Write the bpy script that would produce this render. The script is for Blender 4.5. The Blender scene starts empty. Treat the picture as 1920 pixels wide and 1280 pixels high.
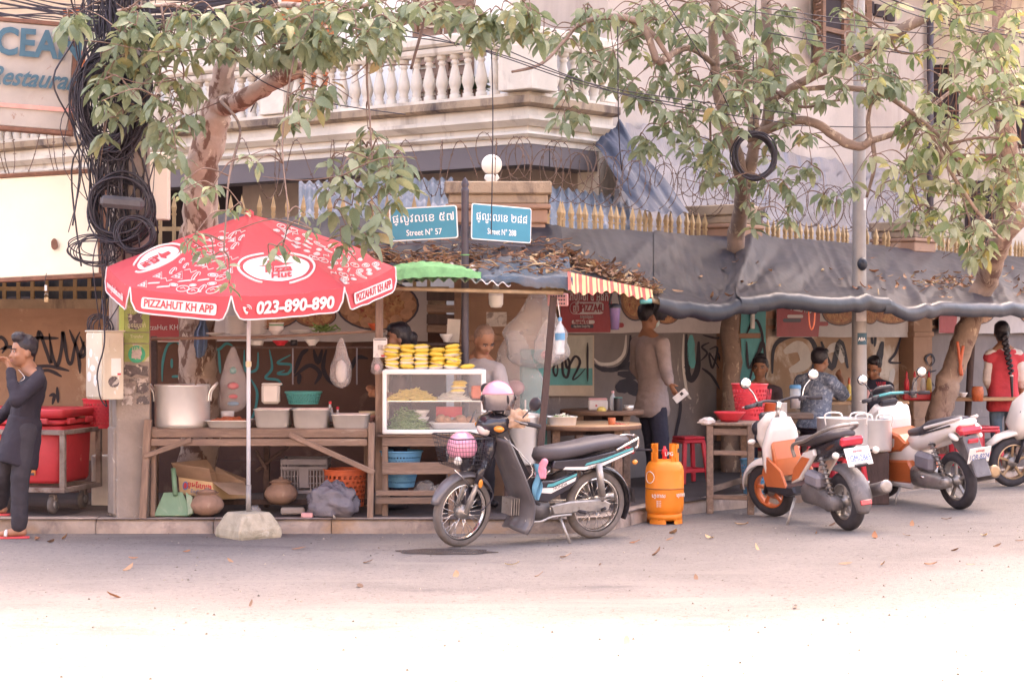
import bpy, bmesh, math, random
from math import sin, cos, pi, radians as RD, sqrt, atan2
from mathutils import Vector, Matrix, noise
V = Vector
random.seed(11)
SC = bpy.context.scene
COL = SC.collection
# ------------------------------------------------------------ camera, sky, sun, exposure
F, HZ, CZ = 3733.0, 610.0, 1.7          # focal length in photo pixels, horizon row, eye height in metres
cd = bpy.data.cameras.new('camera'); cam = bpy.data.objects.new('camera', cd); COL.objects.link(cam)
cd.sensor_width = 36.0; cd.lens = F/1920*36; cd.shift_y = -(640-HZ)/1920
cd.clip_start = 0.1; cd.clip_end = 600
cam.location = (0, 0, CZ); cam.rotation_euler = (pi/2, 0, 0); SC.camera = cam
SUN_EL, SUN_AZ = RD(57), RD(8)          # sun stands behind the building, a little to the right
wd = bpy.data.worlds.new('World'); SC.world = wd; wd.use_nodes = True
nt = wd.node_tree; bg = nt.nodes['Background']
sky = nt.nodes.new('ShaderNodeTexSky'); sky.sky_type = 'NISHITA'; sky.sun_disc = False
sky.sun_elevation = SUN_EL; sky.sun_rotation = SUN_AZ; sky.dust_density = 6.0; sky.air_density = 1.0; sky.ozone_density = 0.6
nt.links.new(sky.outputs[0], bg.inputs[0]); bg.inputs[1].default_value = 0.15
sl = bpy.data.lights.new('sun', 'SUN'); sl.energy = 2.4; sl.angle = RD(6); sl.color = (1, .93, .82)
so = bpy.data.objects.new('sun', sl); COL.objects.link(so)
sdir = V((sin(SUN_AZ)*cos(SUN_EL), cos(SUN_AZ)*cos(SUN_EL), sin(SUN_EL)))
so.rotation_euler = sdir.to_track_quat('Z', 'Y').to_euler(); so.location = (0, 60, 60)
vs = SC.view_settings
vs.view_transform = 'Standard'; vs.look = 'None'; vs.gamma = 1; vs.use_curve_mapping = False
vs.exposure = 3.1
vs.use_white_balance = True; vs.white_balance_temperature = 7650; vs.white_balance_tint = 20
SC.render.engine = 'CYCLES'
cy = SC.cycles; cy.use_denoising = True; cy.max_bounces = 6; cy.diffuse_bounces = 4; cy.glossy_bounces = 3
cy.transmission_bounces = 6; cy.transparent_max_bounces = 12; cy.caustics_reflective = False; cy.caustics_refractive = False
# ------------------------------------------------------------ helpers
def P(px, py, Y): return V(((px-960)/F*Y, Y, CZ-(py-HZ)/F*Y))      # photo pixel at distance Y -> point
def G(px, py, z=0.0):                                                # photo pixel on the level z -> point
 Y = (CZ-z)*F/(py-HZ); return V(((px-960)/F*Y, Y, z))
W = {}
def frame(d, up=V((0, 0, 1))):
 d = V(d).normalized(); up = V(up)
 if abs(d.dot(up.normalized())) > .98: up = V((0, 1, 0)) if abs(d.y) < .9 else V((1, 0, 0))
 r = d.cross(up).normalized(); u = r.cross(d).normalized()
 return r, u, d
class MB:
 def __init__(s): s.v = []; s.f = []; s.mi = []; s.sm = []; s.mats = []; s.cur = 0
 def use(s, m):
  if m not in s.mats: s.mats.append(m)
  s.cur = s.mats.index(m); return s
 def add(s, vs, fs, smooth=False):
  o = len(s.v); s.v += [V(p) for p in vs]
  for f in fs: s.f.append([i+o for i in f]); s.mi.append(s.cur); s.sm.append(smooth)
  return s
 def box(s, c, d, R=None, b=0.0):
  c = V(c); h = [x/2 for x in d]
  b = min(b, min(h)*.9)
  if b <= 0:
   vs = [V((x*h[0], y*h[1], z*h[2])) for x in (-1, 1) for y in (-1, 1) for z in (-1, 1)]
   fs = [(0, 1, 3, 2), (4, 6, 7, 5), (0, 4, 5, 1), (2, 3, 7, 6), (0, 2, 6, 4), (1, 5, 7, 3)]
  else:
   vs = []; idx = {}; fs = []
   for x in (-1, 1):
    for y in (-1, 1):
     for z in (-1, 1):
      sg = (x, y, z)
      for a in range(3):
       idx[(sg, a)] = len(vs)
       vs.append(V([sg[k]*(h[k] if k == a else h[k]-b) for k in range(3)]))
   for a in range(3):
    o1, o2 = [k for k in range(3) if k != a]
    for sa in (-1, 1):
     q = []
     for p, r in ((-1, -1), (1, -1), (1, 1), (-1, 1)):
      sg = [0, 0, 0]; sg[a] = sa; sg[o1] = p; sg[o2] = r; q.append(idx[(tuple(sg), a)])
     fs.append(q)
    for p in (-1, 1):
     for r in (-1, 1):
      A = [0, 0, 0]; B = [0, 0, 0]; A[a] = -1; B[a] = 1; A[o1] = B[o1] = p; A[o2] = B[o2] = r
      fs.append([idx[(tuple(A), o1)], idx[(tuple(B), o1)], idx[(tuple(B), o2)], idx[(tuple(A), o2)]])
   for x in (-1, 1):
    for y in (-1, 1):
     for z in (-1, 1): fs.append([idx[((x, y, z), a)] for a in range(3)])
  if R is not None: vs = [R @ p for p in vs]
  return s.add([p+c for p in vs], fs)
 def bar(s, a, b, w, h, up=(0, 0, 1), bev=0.0):                      # plank from a to b: w sideways, h along up
  a = V(a); b = V(b); r, u, d = frame(b-a, up)
  R = Matrix((r, d, u)).transposed()
  return s.box((a+b)/2, (w, (b-a).length, h), R, bev)
 def tube(s, pts, r, n=8, caps=True, smooth=True, closed=False, flat=None, up=None):
  pts = [V(p) for p in pts]; m = len(pts)
  rs = list(r) if isinstance(r, (list, tuple)) else [r]*m
  vs = []; prev = None
  for i, p in enumerate(pts):
   if closed: t = pts[(i+1) % m]-pts[i-1]
   else: t = pts[min(i+1, m-1)]-pts[max(i-1, 0)]
   if t.length < 1e-9: t = V((0, 0, 1))
   t.normalize()
   if prev is None: a, u, _ = frame(t, up if up else V((0, 0, 1)))
   else:
    u = prev - t*prev.dot(t)
    if u.length < 1e-6: a, u, _ = frame(t)
    u.normalize(); a = t.cross(u)
   prev = u; k = flat if flat else 1.0
   for j in range(n):
    q = 2*pi*j/n; vs.append(p + (a*cos(q)*k + u*sin(q))*rs[i])
  fs = []
  for i in range(m if closed else m-1):
   for j in range(n):
    i2 = (i+1) % m; fs.append((i*n+j, i*n+(j+1) % n, i2*n+(j+1) % n, i2*n+j))
  if caps and not closed: fs.append(list(range(n))[::-1]); fs.append([(m-1)*n+j for j in range(n)])
  return s.add(vs, fs, smooth)
 def lathe(s, prof, o=(0, 0, 0), n=20, M=None, smooth=True, a0=0, a1=2*pi):
  o = V(o); vs = []; fs = []; full = abs(a1-a0-2*pi) < 1e-6; k = n if full else n+1
  for r, z in prof:
   for j in range(k):
    q = a0+(a1-a0)*j/n; p = V((r*cos(q), r*sin(q), z)); vs.append((M @ p if M else p)+o)
  for i in range(len(prof)-1):
   for j in range(n):
    j2 = (j+1) % k; fs.append((i*k+j, i*k+j2, (i+1)*k+j2, (i+1)*k+j))
  return s.add(vs, fs, smooth)
 def ell(s, c, r, M=None, n=14, m=9):
  if not isinstance(r, (list, tuple)): r = (r, r, r)
  vs = []; fs = []; c = V(c)
  for i in range(m+1):
   t = pi*i/m
   for j in range(n):
    q = 2*pi*j/n; p = V((r[0]*sin(t)*cos(q), r[1]*sin(t)*sin(q), r[2]*cos(t))); vs.append((M @ p if M else p)+c)
  for i in range(m):
   for j in range(n): fs.append((i*n+j, (i+1)*n+j, (i+1)*n+(j+1) % n, i*n+(j+1) % n))
  return s.add(vs, fs, True)
 def caps(s, a, b, ra, rb, n=12, flat=None):                        # tapered capsule, flat=(axis, k) squashes across axis
  a = V(a); b = V(b); d = b-a; L = d.length
  r, u, t = frame(d if L > 1e-6 else V((0, 0, 1)))
  vs = []; fs = []; rows = []
  for i in range(5): q = pi/2*(1-i/4); rows.append((a - t*ra*sin(q), ra*cos(q)))
  for i in range(5): q = pi/2*i/4; rows.append((b + t*rb*sin(q), rb*cos(q)))
  for c, rr in rows:
   rr = max(rr, 1e-4)
   for j in range(n):
    q = 2*pi*j/n; o = (r*cos(q)+u*sin(q))*rr
    if flat: ax = flat[0]; o = o - ax*(o.dot(ax)*(1-flat[1]))
    vs.append(c+o)
  for i in range(len(rows)-1):
   for j in range(n): fs.append((i*n+j, i*n+(j+1) % n, (i+1)*n+(j+1) % n, (i+1)*n+j))
  fs.append(list(range(n))[::-1]); fs.append([(len(rows)-1)*n+j for j in range(n)])
  return s.add(vs, fs, True)
 def loft(s, secs, n=16, caps=True, smooth=True):                    # section: centre, axis a, axis b, half a, half b, exponent
  vs = []; fs = []
  for c, A, B, a, b, e in secs:
   c, A, B = V(c), V(A), V(B)
   for j in range(n):
    q = 2*pi*j/n; x, y = cos(q), sin(q)
    vs.append(c + A*(a*math.copysign(abs(x)**(2/e), x)) + B*(b*math.copysign(abs(y)**(2/e), y)))
  m = len(secs)
  for i in range(m-1):
   for j in range(n): fs.append((i*n+j, i*n+(j+1) % n, (i+1)*n+(j+1) % n, (i+1)*n+j))
  if caps: fs.append(list(range(n))[::-1]); fs.append([(m-1)*n+j for j in range(n)])
  return s.add(vs, fs, smooth)
 def slab(s, pts, o, A, B, N, t, bev=0.0, smooth=False):             # outline pts (a,b) in plane o+A*a+B*b, thick t along N
  o, A, B, N = V(o), V(A), V(B), V(N); n = len(pts)
  cx = sum(p[0] for p in pts)/n; cyy = sum(p[1] for p in pts)/n
  def ring(k, h):
   out = []
   for i, (a, b) in enumerate(pts):
    if k:
     p0 = V(pts[i-1]); p1 = V((a, b)); p2 = V(pts[(i+1) % n])
     d1 = (p1-p0).normalized() if (p1-p0).length > 1e-9 else V((1, 0)); d2 = (p2-p1).normalized() if (p2-p1).length > 1e-9 else V((1, 0))
     nn = V((-(d1.y+d2.y), d1.x+d2.x))
     if nn.length < 1e-6: nn = V((-d1.y, d1.x))
     nn.normalize(); a2, b2 = a+nn.x*k*sg, b+nn.y*k*sg
    else: a2, b2 = a, b
    out.append(o+A*a2+B*b2+N*h)
   return out
  ar = sum(pts[i-1][0]*pts[i][1]-pts[i][0]*pts[i-1][1] for i in range(n)); sg = 1 if ar > 0 else -1
  if bev: rows = [ring(bev, 0), ring(0, bev), ring(0, t-bev), ring(bev, t)]
  else: rows = [ring(0, 0), ring(0, t)]
  vs = [p for r in rows for p in r]; fs = []
  for i in range(len(rows)-1):
   for j in range(n): fs.append((i*n+j, i*n+(j+1) % n, (i+1)*n+(j+1) % n, (i+1)*n+j))
  fs.append(list(range(n))[::-1]); fs.append([(len(rows)-1)*n+j for j in range(n)])
  return s.add(vs, fs, smooth)
 def grid(s, fn, nu, nv, smooth=True):
  vs = [fn(i/nu, j/nv) for j in range(nv+1) for i in range(nu+1)]; k = nu+1
  return s.add(vs, [(j*k+i, j*k+i+1, (j+1)*k+i+1, (j+1)*k+i) for j in range(nv) for i in range(nu)], smooth)
 def sweep(s, prof, path, closed_prof=True, smooth=False, caps=True):           # prof: (outward, z) along a level mitred path, outward = right of travel
  pth = [V((p[0], p[1])) for p in path]; n = len(prof); vs = []
  for i, p in enumerate(pth):
   d0 = (p-pth[i-1]).normalized() if i else None
   d1 = (pth[i+1]-p).normalized() if i < len(pth)-1 else None
   if d0 is None: d0 = d1
   if d1 is None: d1 = d0
   n0 = V((d0.y, -d0.x)); n1 = V((d1.y, -d1.x)); m = (n0+n1); m = m/max(m.dot(n0), .2)
   for a, z in prof: vs.append(V((p.x+m.x*a, p.y+m.y*a, z)))
  fs = []; kk = n if closed_prof else n-1
  for i in range(len(pth)-1):
   for j in range(kk): fs.append((i*n+j, (i+1)*n+j, (i+1)*n+(j+1) % n, i*n+(j+1) % n))
  if caps and closed_prof: fs.append(list(range(n))[::-1]); fs.append([(len(pth)-1)*n+j for j in range(n)])
  return s.add(vs, fs, smooth)
 def build(s, name, m=None, parent=None, world=True, fix=True):
  me = bpy.data.meshes.new(name)
  vs = s.v
  if parent is not None and world:
   I = W[parent].inverted(); vs = [I @ p for p in vs]
  me.from_pydata([tuple(p) for p in vs], [], s.f)
  if s.mats:
   for q in s.mats: me.materials.append(MT(q))
   me.polygons.foreach_set('material_index', s.mi)
  else: me.materials.append(MT(m))
  me.polygons.foreach_set('use_smooth', s.sm)
  if fix:
   bm = bmesh.new(); bm.from_mesh(me); bmesh.ops.recalc_face_normals(bm, faces=bm.faces); bm.to_mesh(me); bm.free()
  me.update()
  return link(name, me, parent)
def link(name, data, parent=None):
 o = bpy.data.objects.new(name, data); COL.objects.link(o)
 if parent is not None: o.parent = parent; W[o] = W[parent]
 else: W[o] = Matrix()
 return o
def thing(name, label, cat, loc=(0, 0, 0), rz=0, group=None, M=None):
 o = bpy.data.objects.new(name, None); COL.objects.link(o); o.empty_display_size = .1
 m = M if M is not None else Matrix.Translation(V(loc)) @ Matrix.Rotation(rz, 4, 'Z')
 o.matrix_world = m; W[o] = m; return tag(o, label, cat, group)
def tag(o, label=None, cat=None, group=None, kind=None):
 if label: o['label'] = label
 if cat: o['category'] = cat
 if group: o['group'] = group
 if kind: o['kind'] = kind
 return o
def recentre(o):                                                     # put a one-mesh thing's origin at its base
 vs = [v.co for v in o.data.vertices]
 c = V((sum(v.x for v in vs)/len(vs), sum(v.y for v in vs)/len(vs), min(v.z for v in vs)))
 o.data.transform(Matrix.Translation(-c)); o.location = c; W[o] = Matrix.Translation(c); return o
def copy_tree(o, M=None, parent=None):
 c = o.copy(); COL.objects.link(c)
 if parent is not None: c.parent = parent
 if M is not None: c.matrix_world = M; W[c] = M
 for ch in o.children: copy_tree(ch, None, c)
 return c
def arc(c, r, a0, a1, n, A=V((1, 0, 0)), B=V((0, 0, 1))):
 c = V(c); return [c+A*(r*cos(a0+(a1-a0)*i/n))+B*(r*sin(a0+(a1-a0)*i/n)) for i in range(n+1)]
def bez(pts, n=8):                                                   # Catmull-Rom through pts
 pts = [V(p) for p in pts]; out = []
 for i in range(len(pts)-1):
  p0 = pts[max(i-1, 0)]; p1 = pts[i]; p2 = pts[i+1]; p3 = pts[min(i+2, len(pts)-1)]
  for k in range(n):
   t = k/n; out.append(.5*((2*p1)+(p2-p0)*t+(2*p0-5*p1+4*p2-p3)*t*t+(3*p1-p0-3*p2+p3)*t**3))
 return out+[pts[-1]]
def lerp(a, b, t): return a+(b-a)*t
def ns(x, y=0, z=0): return noise.noise(V((x, y, z)))
# ------------------------------------------------------------ materials
MATS = {}; MDEF = {}
def MT(n):
 if n not in MATS: MATS[n] = make_mat(n)
 return MATS[n]
def D(n, col, rough=.6, metal=0, var=.18, sc=6, bump=.15, bs=40, **k): MDEF[n] = dict(col=col, rough=rough, metal=metal, var=var, sc=sc, bump=bump, bs=bs, **k)
def make_mat(n):
 d = MDEF[n]; m = bpy.data.materials.new(n); m.use_nodes = True
 t = m.node_tree; N = t.nodes; L = t.links; b = N['Principled BSDF']
 col = d['col']; kind = d.get('kind')
 tc = N.new('ShaderNodeTexCoord'); src = tc.outputs['Object']
 def tex(sc, det=5, st=None, dist=0, typ='ShaderNodeTexNoise'):
  x = N.new(typ); x.inputs['Scale'].default_value = sc
  if typ == 'ShaderNodeTexNoise': x.inputs['Detail'].default_value = det; x.inputs['Distortion'].default_value = dist; x.inputs['Roughness'].default_value = .62
  if st:
   mp = N.new('ShaderNodeMapping'); mp.inputs['Scale'].default_value = st; L.new(src, mp.inputs[0]); L.new(mp.outputs[0], x.inputs['Vector'])
  else: L.new(src, x.inputs['Vector'])
  return x
 def mix(f, a, c2, typ='MIX'):
  x = N.new('ShaderNodeMix'); x.data_type = 'RGBA'; x.blend_type = typ
  for q, s in ((f, x.inputs[0]), (a, x.inputs[6]), (c2, x.inputs[7])):
   if isinstance(q, (int, float)): s.default_value = q
   elif isinstance(q, (tuple, list)): s.default_value = (*q[:3], 1)
   else: L.new(q, s)
  return x.outputs[2]
 def ramp(f, p0, p1, a=(0, 0, 0), c2=(1, 1, 1)):
  r = N.new('ShaderNodeValToRGB'); e = r.color_ramp.elements; e[0].position = p0; e[1].position = p1; e[0].color = (*a, 1); e[1].color = (*c2, 1); L.new(f, r.inputs[0]); return r.outputs[0]
 v = d['var']; st = d.get('st')
 n1 = tex(d['sc'], 6, st, d.get('dist', .3))
 c = mix(ramp(n1.outputs[0], .3, .7), tuple(x*(1-v) for x in col), tuple(min(x*(1+v), 1) for x in col))
 for (c2, s2, lo, hi, st2) in d.get('spots', []):                     # stains, wear, patches with a shape of their own
  n2 = tex(s2, 7, st2, .6); c = mix(ramp(n2.outputs[0], lo, hi), c, c2)
 if d.get('rand'):
  oi = N.new('ShaderNodeObjectInfo'); hs = N.new('ShaderNodeHueSaturation'); mr = N.new('ShaderNodeMapRange')
  mr.inputs[3].default_value = 1-d['rand']; mr.inputs[4].default_value = 1+d['rand']; L.new(oi.outputs['Random'], mr.inputs[0]); L.new(mr.outputs[0], hs.inputs['Value']); L.new(c, hs.inputs['Color']); c = hs.outputs[0]
 if d.get('pal'):                                                     # leaf-like palette by piece
  oi = N.new('ShaderNodeObjectInfo'); ge = N.new('ShaderNodeNewGeometry'); ad = N.new('ShaderNodeMath'); ad.operation = 'ADD'; fr = N.new('ShaderNodeMath'); fr.operation = 'FRACT'
  L.new(oi.outputs['Random'], ad.inputs[0]); L.new(ge.outputs['Random Per Island'], ad.inputs[1]); L.new(ad.outputs[0], fr.inputs[0])
  r = N.new('ShaderNodeValToRGB'); r.color_ramp.interpolation = 'LINEAR'; es = r.color_ramp.elements; pal = d['pal']
  for i, (p, cc) in enumerate(pal):
   e = es[i] if i < 2 else es.new(p); e.position = p; e.color = (*cc, 1)
  L.new(fr.outputs[0], r.inputs[0]); c = mix(.55, r.outputs[0], mix(1.0, r.outputs[0], mix(ramp(n1.outputs[0], .35, .65), (.75, .75, .7), (1.25, 1.25, 1.2)), 'MULTIPLY'))
  if d.get('specks'):
   n3 = tex(d['specks'], 3); c = mix(ramp(n3.outputs[0], .66, .72), c, (.5, .5, .4))
 L.new(c, b.inputs['Base Color'])
 b.inputs['Roughness'].default_value = d['rough']; b.inputs['Metallic'].default_value = d['metal']
 if d.get('rvar'):
  mr = N.new('ShaderNodeMapRange'); mr.inputs[3].default_value = max(d['rough']-d['rvar'], .02); mr.inputs[4].default_value = min(d['rough']+d['rvar'], 1); n4 = tex(d['sc']*1.7, 5); L.new(n4.outputs[0], mr.inputs[0]); L.new(mr.outputs[0], b.inputs['Roughness'])
 b.inputs['Specular IOR Level'].default_value = d.get('spec', .4)
 if d.get('coat'): b.inputs['Coat Weight'].default_value = d['coat']; b.inputs['Coat Roughness'].default_value = .08
 if d.get('sheen'): b.inputs['Sheen Weight'].default_value = d['sheen']
 if d.get('trans'): b.inputs['Transmission Weight'].default_value = d['trans']; b.inputs['IOR'].default_value = d.get('ior', 1.45)
 if d.get('alpha'): b.inputs['Alpha'].default_value = d['alpha']
 if d.get('emit'): b.inputs['Emission Color'].default_value = (*d['emit'], 1); b.inputs['Emission Strength'].default_value = d.get('es', 1)
 if d['bump']:
  bp = N.new('ShaderNodeBump'); bp.inputs['Strength'].default_value = min(d['bump'], 1); bp.inputs['Distance'].default_value = d.get('bd', .01)
  n5 = tex(d['bs'], 6, d.get('bst', st), d.get('bdist', 0)); L.new(n5.outputs[0], bp.inputs['Height'])
  if d.get('bump2'):
   s2, k2 = d['bump2']; n6 = tex(s2, 4); b2 = N.new('ShaderNodeBump'); b2.inputs['Strength'].default_value = k2; b2.inputs['Distance'].default_value = .03; L.new(n6.outputs[0], b2.inputs['Height']); L.new(b2.outputs[0], bp.inputs['Normal'])
  L.new(bp.outputs[0], b.inputs['Normal'])
 if d.get('thin'):                                                    # light passing through leaves, cloth, thin plastic
  tr = N.new('ShaderNodeBsdfTranslucent'); L.new(c, tr.inputs[0]); ms = N.new('ShaderNodeMixShader'); ms.inputs[0].default_value = d['thin']
  L.new(b.outputs[0], ms.inputs[1]); L.new(tr.outputs[0], ms.inputs[2]); L.new(ms.outputs[0], N['Material Output'].inputs[0])
 if d.get('clear'):                                                   # glass pane or clear film: mostly see-through
  tp = N.new('ShaderNodeBsdfTransparent'); ms = N.new('ShaderNodeMixShader'); ms.inputs[0].default_value = d['clear']
  L.new(b.outputs[0], ms.inputs[1]); L.new(tp.outputs[0], ms.inputs[2]); L.new(ms.outputs[0], N['Material Output'].inputs[0])
 return m
# ------------------------------------------------------------ lettering
TXT = {}
def text(s, size, o, A, B, m, parent, name='lettering', al='CENTER', ext=.0012, shear=0, sx=1, bold=0.0, depth=None, font=None):
 o, A, B = V(o), V(A).normalized(), V(B).normalized(); N_ = A.cross(B).normalized()
 cu = bpy.data.curves.new('t', 'FONT'); cu.body = s; cu.size = size; cu.align_x = al; cu.align_y = 'CENTER'; cu.shear = shear; cu.extrude = ext; cu.resolution_u = 3; cu.offset = bold
 ob = bpy.data.objects.new('t', cu); COL.objects.link(ob)
 dg = bpy.context.evaluated_depsgraph_get(); me = bpy.data.meshes.new_from_object(ob.evaluated_get(dg))
 bpy.data.objects.remove(ob); bpy.data.curves.remove(cu)
 M = Matrix(((A.x*sx, B.x, N_.x, o.x), (A.y*sx, B.y, N_.y, o.y), (A.z*sx, B.z, N_.z, o.z), (0, 0, 0, 1)))
 me.transform(W[parent].inverted() @ M if parent is not None else M)
 me.materials.clear(); me.materials.append(MT(m)); me.name = name
 return link(name, me, parent)
def remesh(mb, vox=.013, it=3, adapt=0.0, disp=None):
 me = bpy.data.meshes.new('r'); me.from_pydata([tuple(p) for p in mb.v], [], mb.f); ob = bpy.data.objects.new('r', me); COL.objects.link(ob)
 r = ob.modifiers.new('r', 'REMESH'); r.mode = 'VOXEL'; r.voxel_size = vox; r.adaptivity = adapt; r.use_smooth_shade = True
 if it: q = ob.modifiers.new('s', 'SMOOTH'); q.factor = .5; q.iterations = it
 dg = bpy.context.evaluated_depsgraph_get(); m2 = bpy.data.meshes.new_from_object(ob.evaluated_get(dg))
 bpy.data.objects.remove(ob); bpy.data.meshes.remove(me)
 if disp:
  a, s = disp
  for v, nn in zip(m2.vertices, [n.vector.copy() for n in m2.vertex_normals]): v.co += nn*(a*noise.noise(v.co*s)+a*.5*noise.noise(V((v.co.x*s*1.2, v.co.y*s*1.2, v.co.z*s*2.8))+V((9, 3, 1))))
 for p in m2.polygons: p.use_smooth = True
 return m2
def soft(mb, name, m, parent=None, vox=.013, it=3, disp=None, adapt=0.0):
 me = remesh(mb, vox, it, adapt, disp)
 if parent is not None: me.transform(W[parent].inverted())
 me.materials.clear(); me.materials.append(MT(m)); me.name = name
 return link(name, me, parent)
# ------------------------------------------------------------ palette; darks tinted purple, mauve shadows put into their colour
D('asphalt', (.170, .146, .136), .88, var=.14, sc=.9, bump=.9, bs=60, bd=.012, spots=[((.10, .083, .085), .55, .58, .72, (1, 2.2, 1)), ((.20, .175, .16), 2.5, .55, .75, None), ((.105, .088, .083), 26, .57, .61, None), ((.215, .19, .172), 34, .60, .64, None), ((.19, .165, .15), 1.4, .56, .66, (.35, 2.5, 1)), ((.075, .062, .064), 5, .69, .73, (1, 2, 1))], bump2=(2.0, .15), rvar=.12)
D('pavement', (.085, .065, .06), .9, var=.2, sc=3, bump=.5, bs=60, spots=[((.09, .07, .075), 1.6, .5, .7, None)])
D('kerb', (.36, .285, .24), .9, var=.2, sc=5, bump=.7, bs=45, spots=[((.19, .145, .135), 3, .50, .68, None), ((.42, .27, .17), 1.3, .58, .70, None)], rand=.12)
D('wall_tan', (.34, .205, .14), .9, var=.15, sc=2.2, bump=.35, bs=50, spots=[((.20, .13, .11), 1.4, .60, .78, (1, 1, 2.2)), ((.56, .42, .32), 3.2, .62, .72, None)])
D('wall_brown_shade', (.13, .07, .055), .9, var=.2, sc=2.2, bump=.35, bs=50, spots=[((.075, .045, .042), 1.4, .56, .76, None), ((.20, .12, .09), 3.1, .6, .7, None)])  # brown wall, darkened to put the stall's shade into its colour
D('wall_grey', (.21, .18, .175), .9, var=.15, sc=2, bump=.3, bs=50, spots=[((.16, .135, .14), 1.2, .58, .75, (1, 1, .5)), ((.5, .44, .4), 3.5, .64, .72, None)])
D('wall_beige', (.36, .24, .165), .9, var=.15, sc=2, bump=.3, bs=50, spots=[((.62, .53, .45), 1.5, .5, .62, None), ((.22, .16, .14), 2.0, .64, .78, (1, 1, .4))])
D('coping', (.36, .27, .19), .9, var=.25, sc=3, bump=.5, bs=40, spots=[((.06, .045, .05), 2.5, .5, .68, (1, 1, .35))])
D('plaster_cream', (.60, .54, .465), .85, var=.1, sc=1.5, bump=.25, bs=40, spots=[((.26, .20, .165), 2.2, .55, .76, (1.6, 1.6, .22)), ((.80, .72, .62), 1.1, .5, .7, None)])
D('plaster_beige', (.46, .395, .35), .9, var=.1, sc=1.0, bump=.25, bs=30, spots=[((.32, .255, .225), .8, .48, .72, (1.5, 1.5, .25)), ((.60, .52, .46), .5, .5, .7, None)])
D('plaster_white', (.86, .83, .78), .85, var=.05, sc=1.5, bump=.15, bs=40)
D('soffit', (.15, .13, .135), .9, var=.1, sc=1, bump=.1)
D('recess_shade', (.045, .036, .042), .9, var=.2, sc=1, bump=.1)  # shade of the porch and openings put into a near-black colour
D('shutter_orange', (.55, .17, .07), .6, var=.15, sc=8, bump=.2, bs=30)
D('wood_brown', (.22, .13, .09), .7, var=.25, sc=6, bump=.3, bs=30, st=(1, 1, 8))
D('gold_paint', (.43, .29, .15), .5, var=.2, sc=14, bump=.2, bs=60, spots=[((.25, .15, .08), 22, .62, .72, None)], rand=.12)
D('tarp_dark', (.026, .030, .042), .36, var=.18, sc=2, bump=.12, bs=12, bd=.02, rand=.2, spots=[((.058, .052, .056), 1.1, .5, .74, None), ((.035, .04, .055), 3, .6, .7, None)], rvar=.12, spec=.35)
D('tarp_blue', (.06, .095, .135), .42, var=.2, sc=3, bump=.35, bs=12, bd=.02, spots=[((.12, .115, .12), 1.8, .52, .7, None)], bump2=(28, .25))
D('tarp_silver', (.235, .205, .20), .5, var=.14, sc=2, bump=.5, bs=16, bd=.02, bst=(1, 1, .2), spots=[((.15, .16, .21), 2.5, .54, .68, (1, 1, .3))])
D('tarp_deep', (.045, .06, .095), .45, var=.2, sc=2, bump=.4, bs=8, bd=.02, spots=[((.12, .13, .16), 3, .56, .7, (1, 1, .3))])
D('roof_sheet', (.17, .21, .26), .35, .3, var=.15, sc=3, bump=.2, spots=[((.5, .5, .55), 3, .5, .7, (1, 1, .4))])
D('roof_asbestos', (.55, .50, .47), .85, var=.15, sc=5, bump=.3)
D('cloth_green', (.16, .38, .16), .8, var=.25, sc=9, bump=.5, bs=30, thin=.1)
D('stripe_red', (.70, .16, .13), .8, var=.12, sc=8, bump=.3, thin=.3)
D('stripe_cream', (.78, .58, .30), .8, var=.12, sc=8, bump=.3, thin=.3)
D('wood', (.24, .16, .12), .8, var=.28, sc=5, bump=.5, bs=28, st=(6, 6, 1), spots=[((.16, .105, .085), 3, .55, .72, (3, 3, .6)), ((.36, .28, .225), 5, .62, .74, (3, 3, .6))], rand=.14)
D('wood_h', (.24, .16, .12), .8, var=.28, sc=5, bump=.5, bs=28, st=(.8, 6, 6), spots=[((.15, .10, .085), 3, .55, .72, (.5, 3, 3)), ((.36, .28, .225), 5, .62, .74, (.5, 3, 3))], rand=.14)
D('wood_dark', (.085, .055, .05), .8, var=.25, sc=5, bump=.4, bs=28, st=(5, 5, 1))
D('concrete', (.31, .26, .23), .92, var=.15, sc=4, bump=.6, bs=45, spots=[((.20, .165, .155), 3, .55, .72, (1, 1, .5)), ((.53, .47, .42), 6, .62, .72, None)])
D('concrete_mossy', (.44, .385, .30), .95, var=.2, sc=6, bump=.8, bs=40, spots=[((.25, .225, .16), 4, .5, .66, None), ((.52, .48, .40), 9, .6, .7, None)])
D('steel_pole', (.32, .295, .28), .5, .35, var=.15, sc=4, bump=.15, spots=[((.30, .27, .26), 4, .55, .7, (1, 1, .3))])
D('pole_dark', (.075, .065, .08), .45, .2, var=.2, sc=6, bump=.1)
D('cable', (.035, .03, .04), .55, var=.2, sc=20, bump=0)
D('rust', (.20, .10, .07), .9, var=.3, sc=9, bump=.4)
D('rust_wire', (.17, .11, .085), .85, .2, var=.3, sc=20, bump=0)
D('sign_face', (.40, .36, .325), .6, var=.1, sc=4, bump=.15, spots=[((.30, .23, .19), 2.2, .54, .74, None), ((.24, .13, .09), 7, .66, .73, None)])
D('sign_blank', (.83, .76, .62), .6, var=.06, sc=2, bump=.1, spots=[((.62, .47, .32), 1.3, .64, .78, None), ((.35, .20, .13), 9, .73, .76, None)])
D('ocean_blue', (.04, .115, .16), .6, var=.12, sc=12, bump=.1)
D('faded_red', (.68, .33, .28), .7, var=.15, sc=8, bump=.1)
D('sign_teal', (.035, .235, .33), .4, var=.06, sc=5, bump=.05)
D('white_paint', (.80, .78, .75), .5, var=.05, sc=6, bump=.05)
D('globe_white', (.85, .82, .76), .3, var=.03, sc=4, bump=.02)
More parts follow.
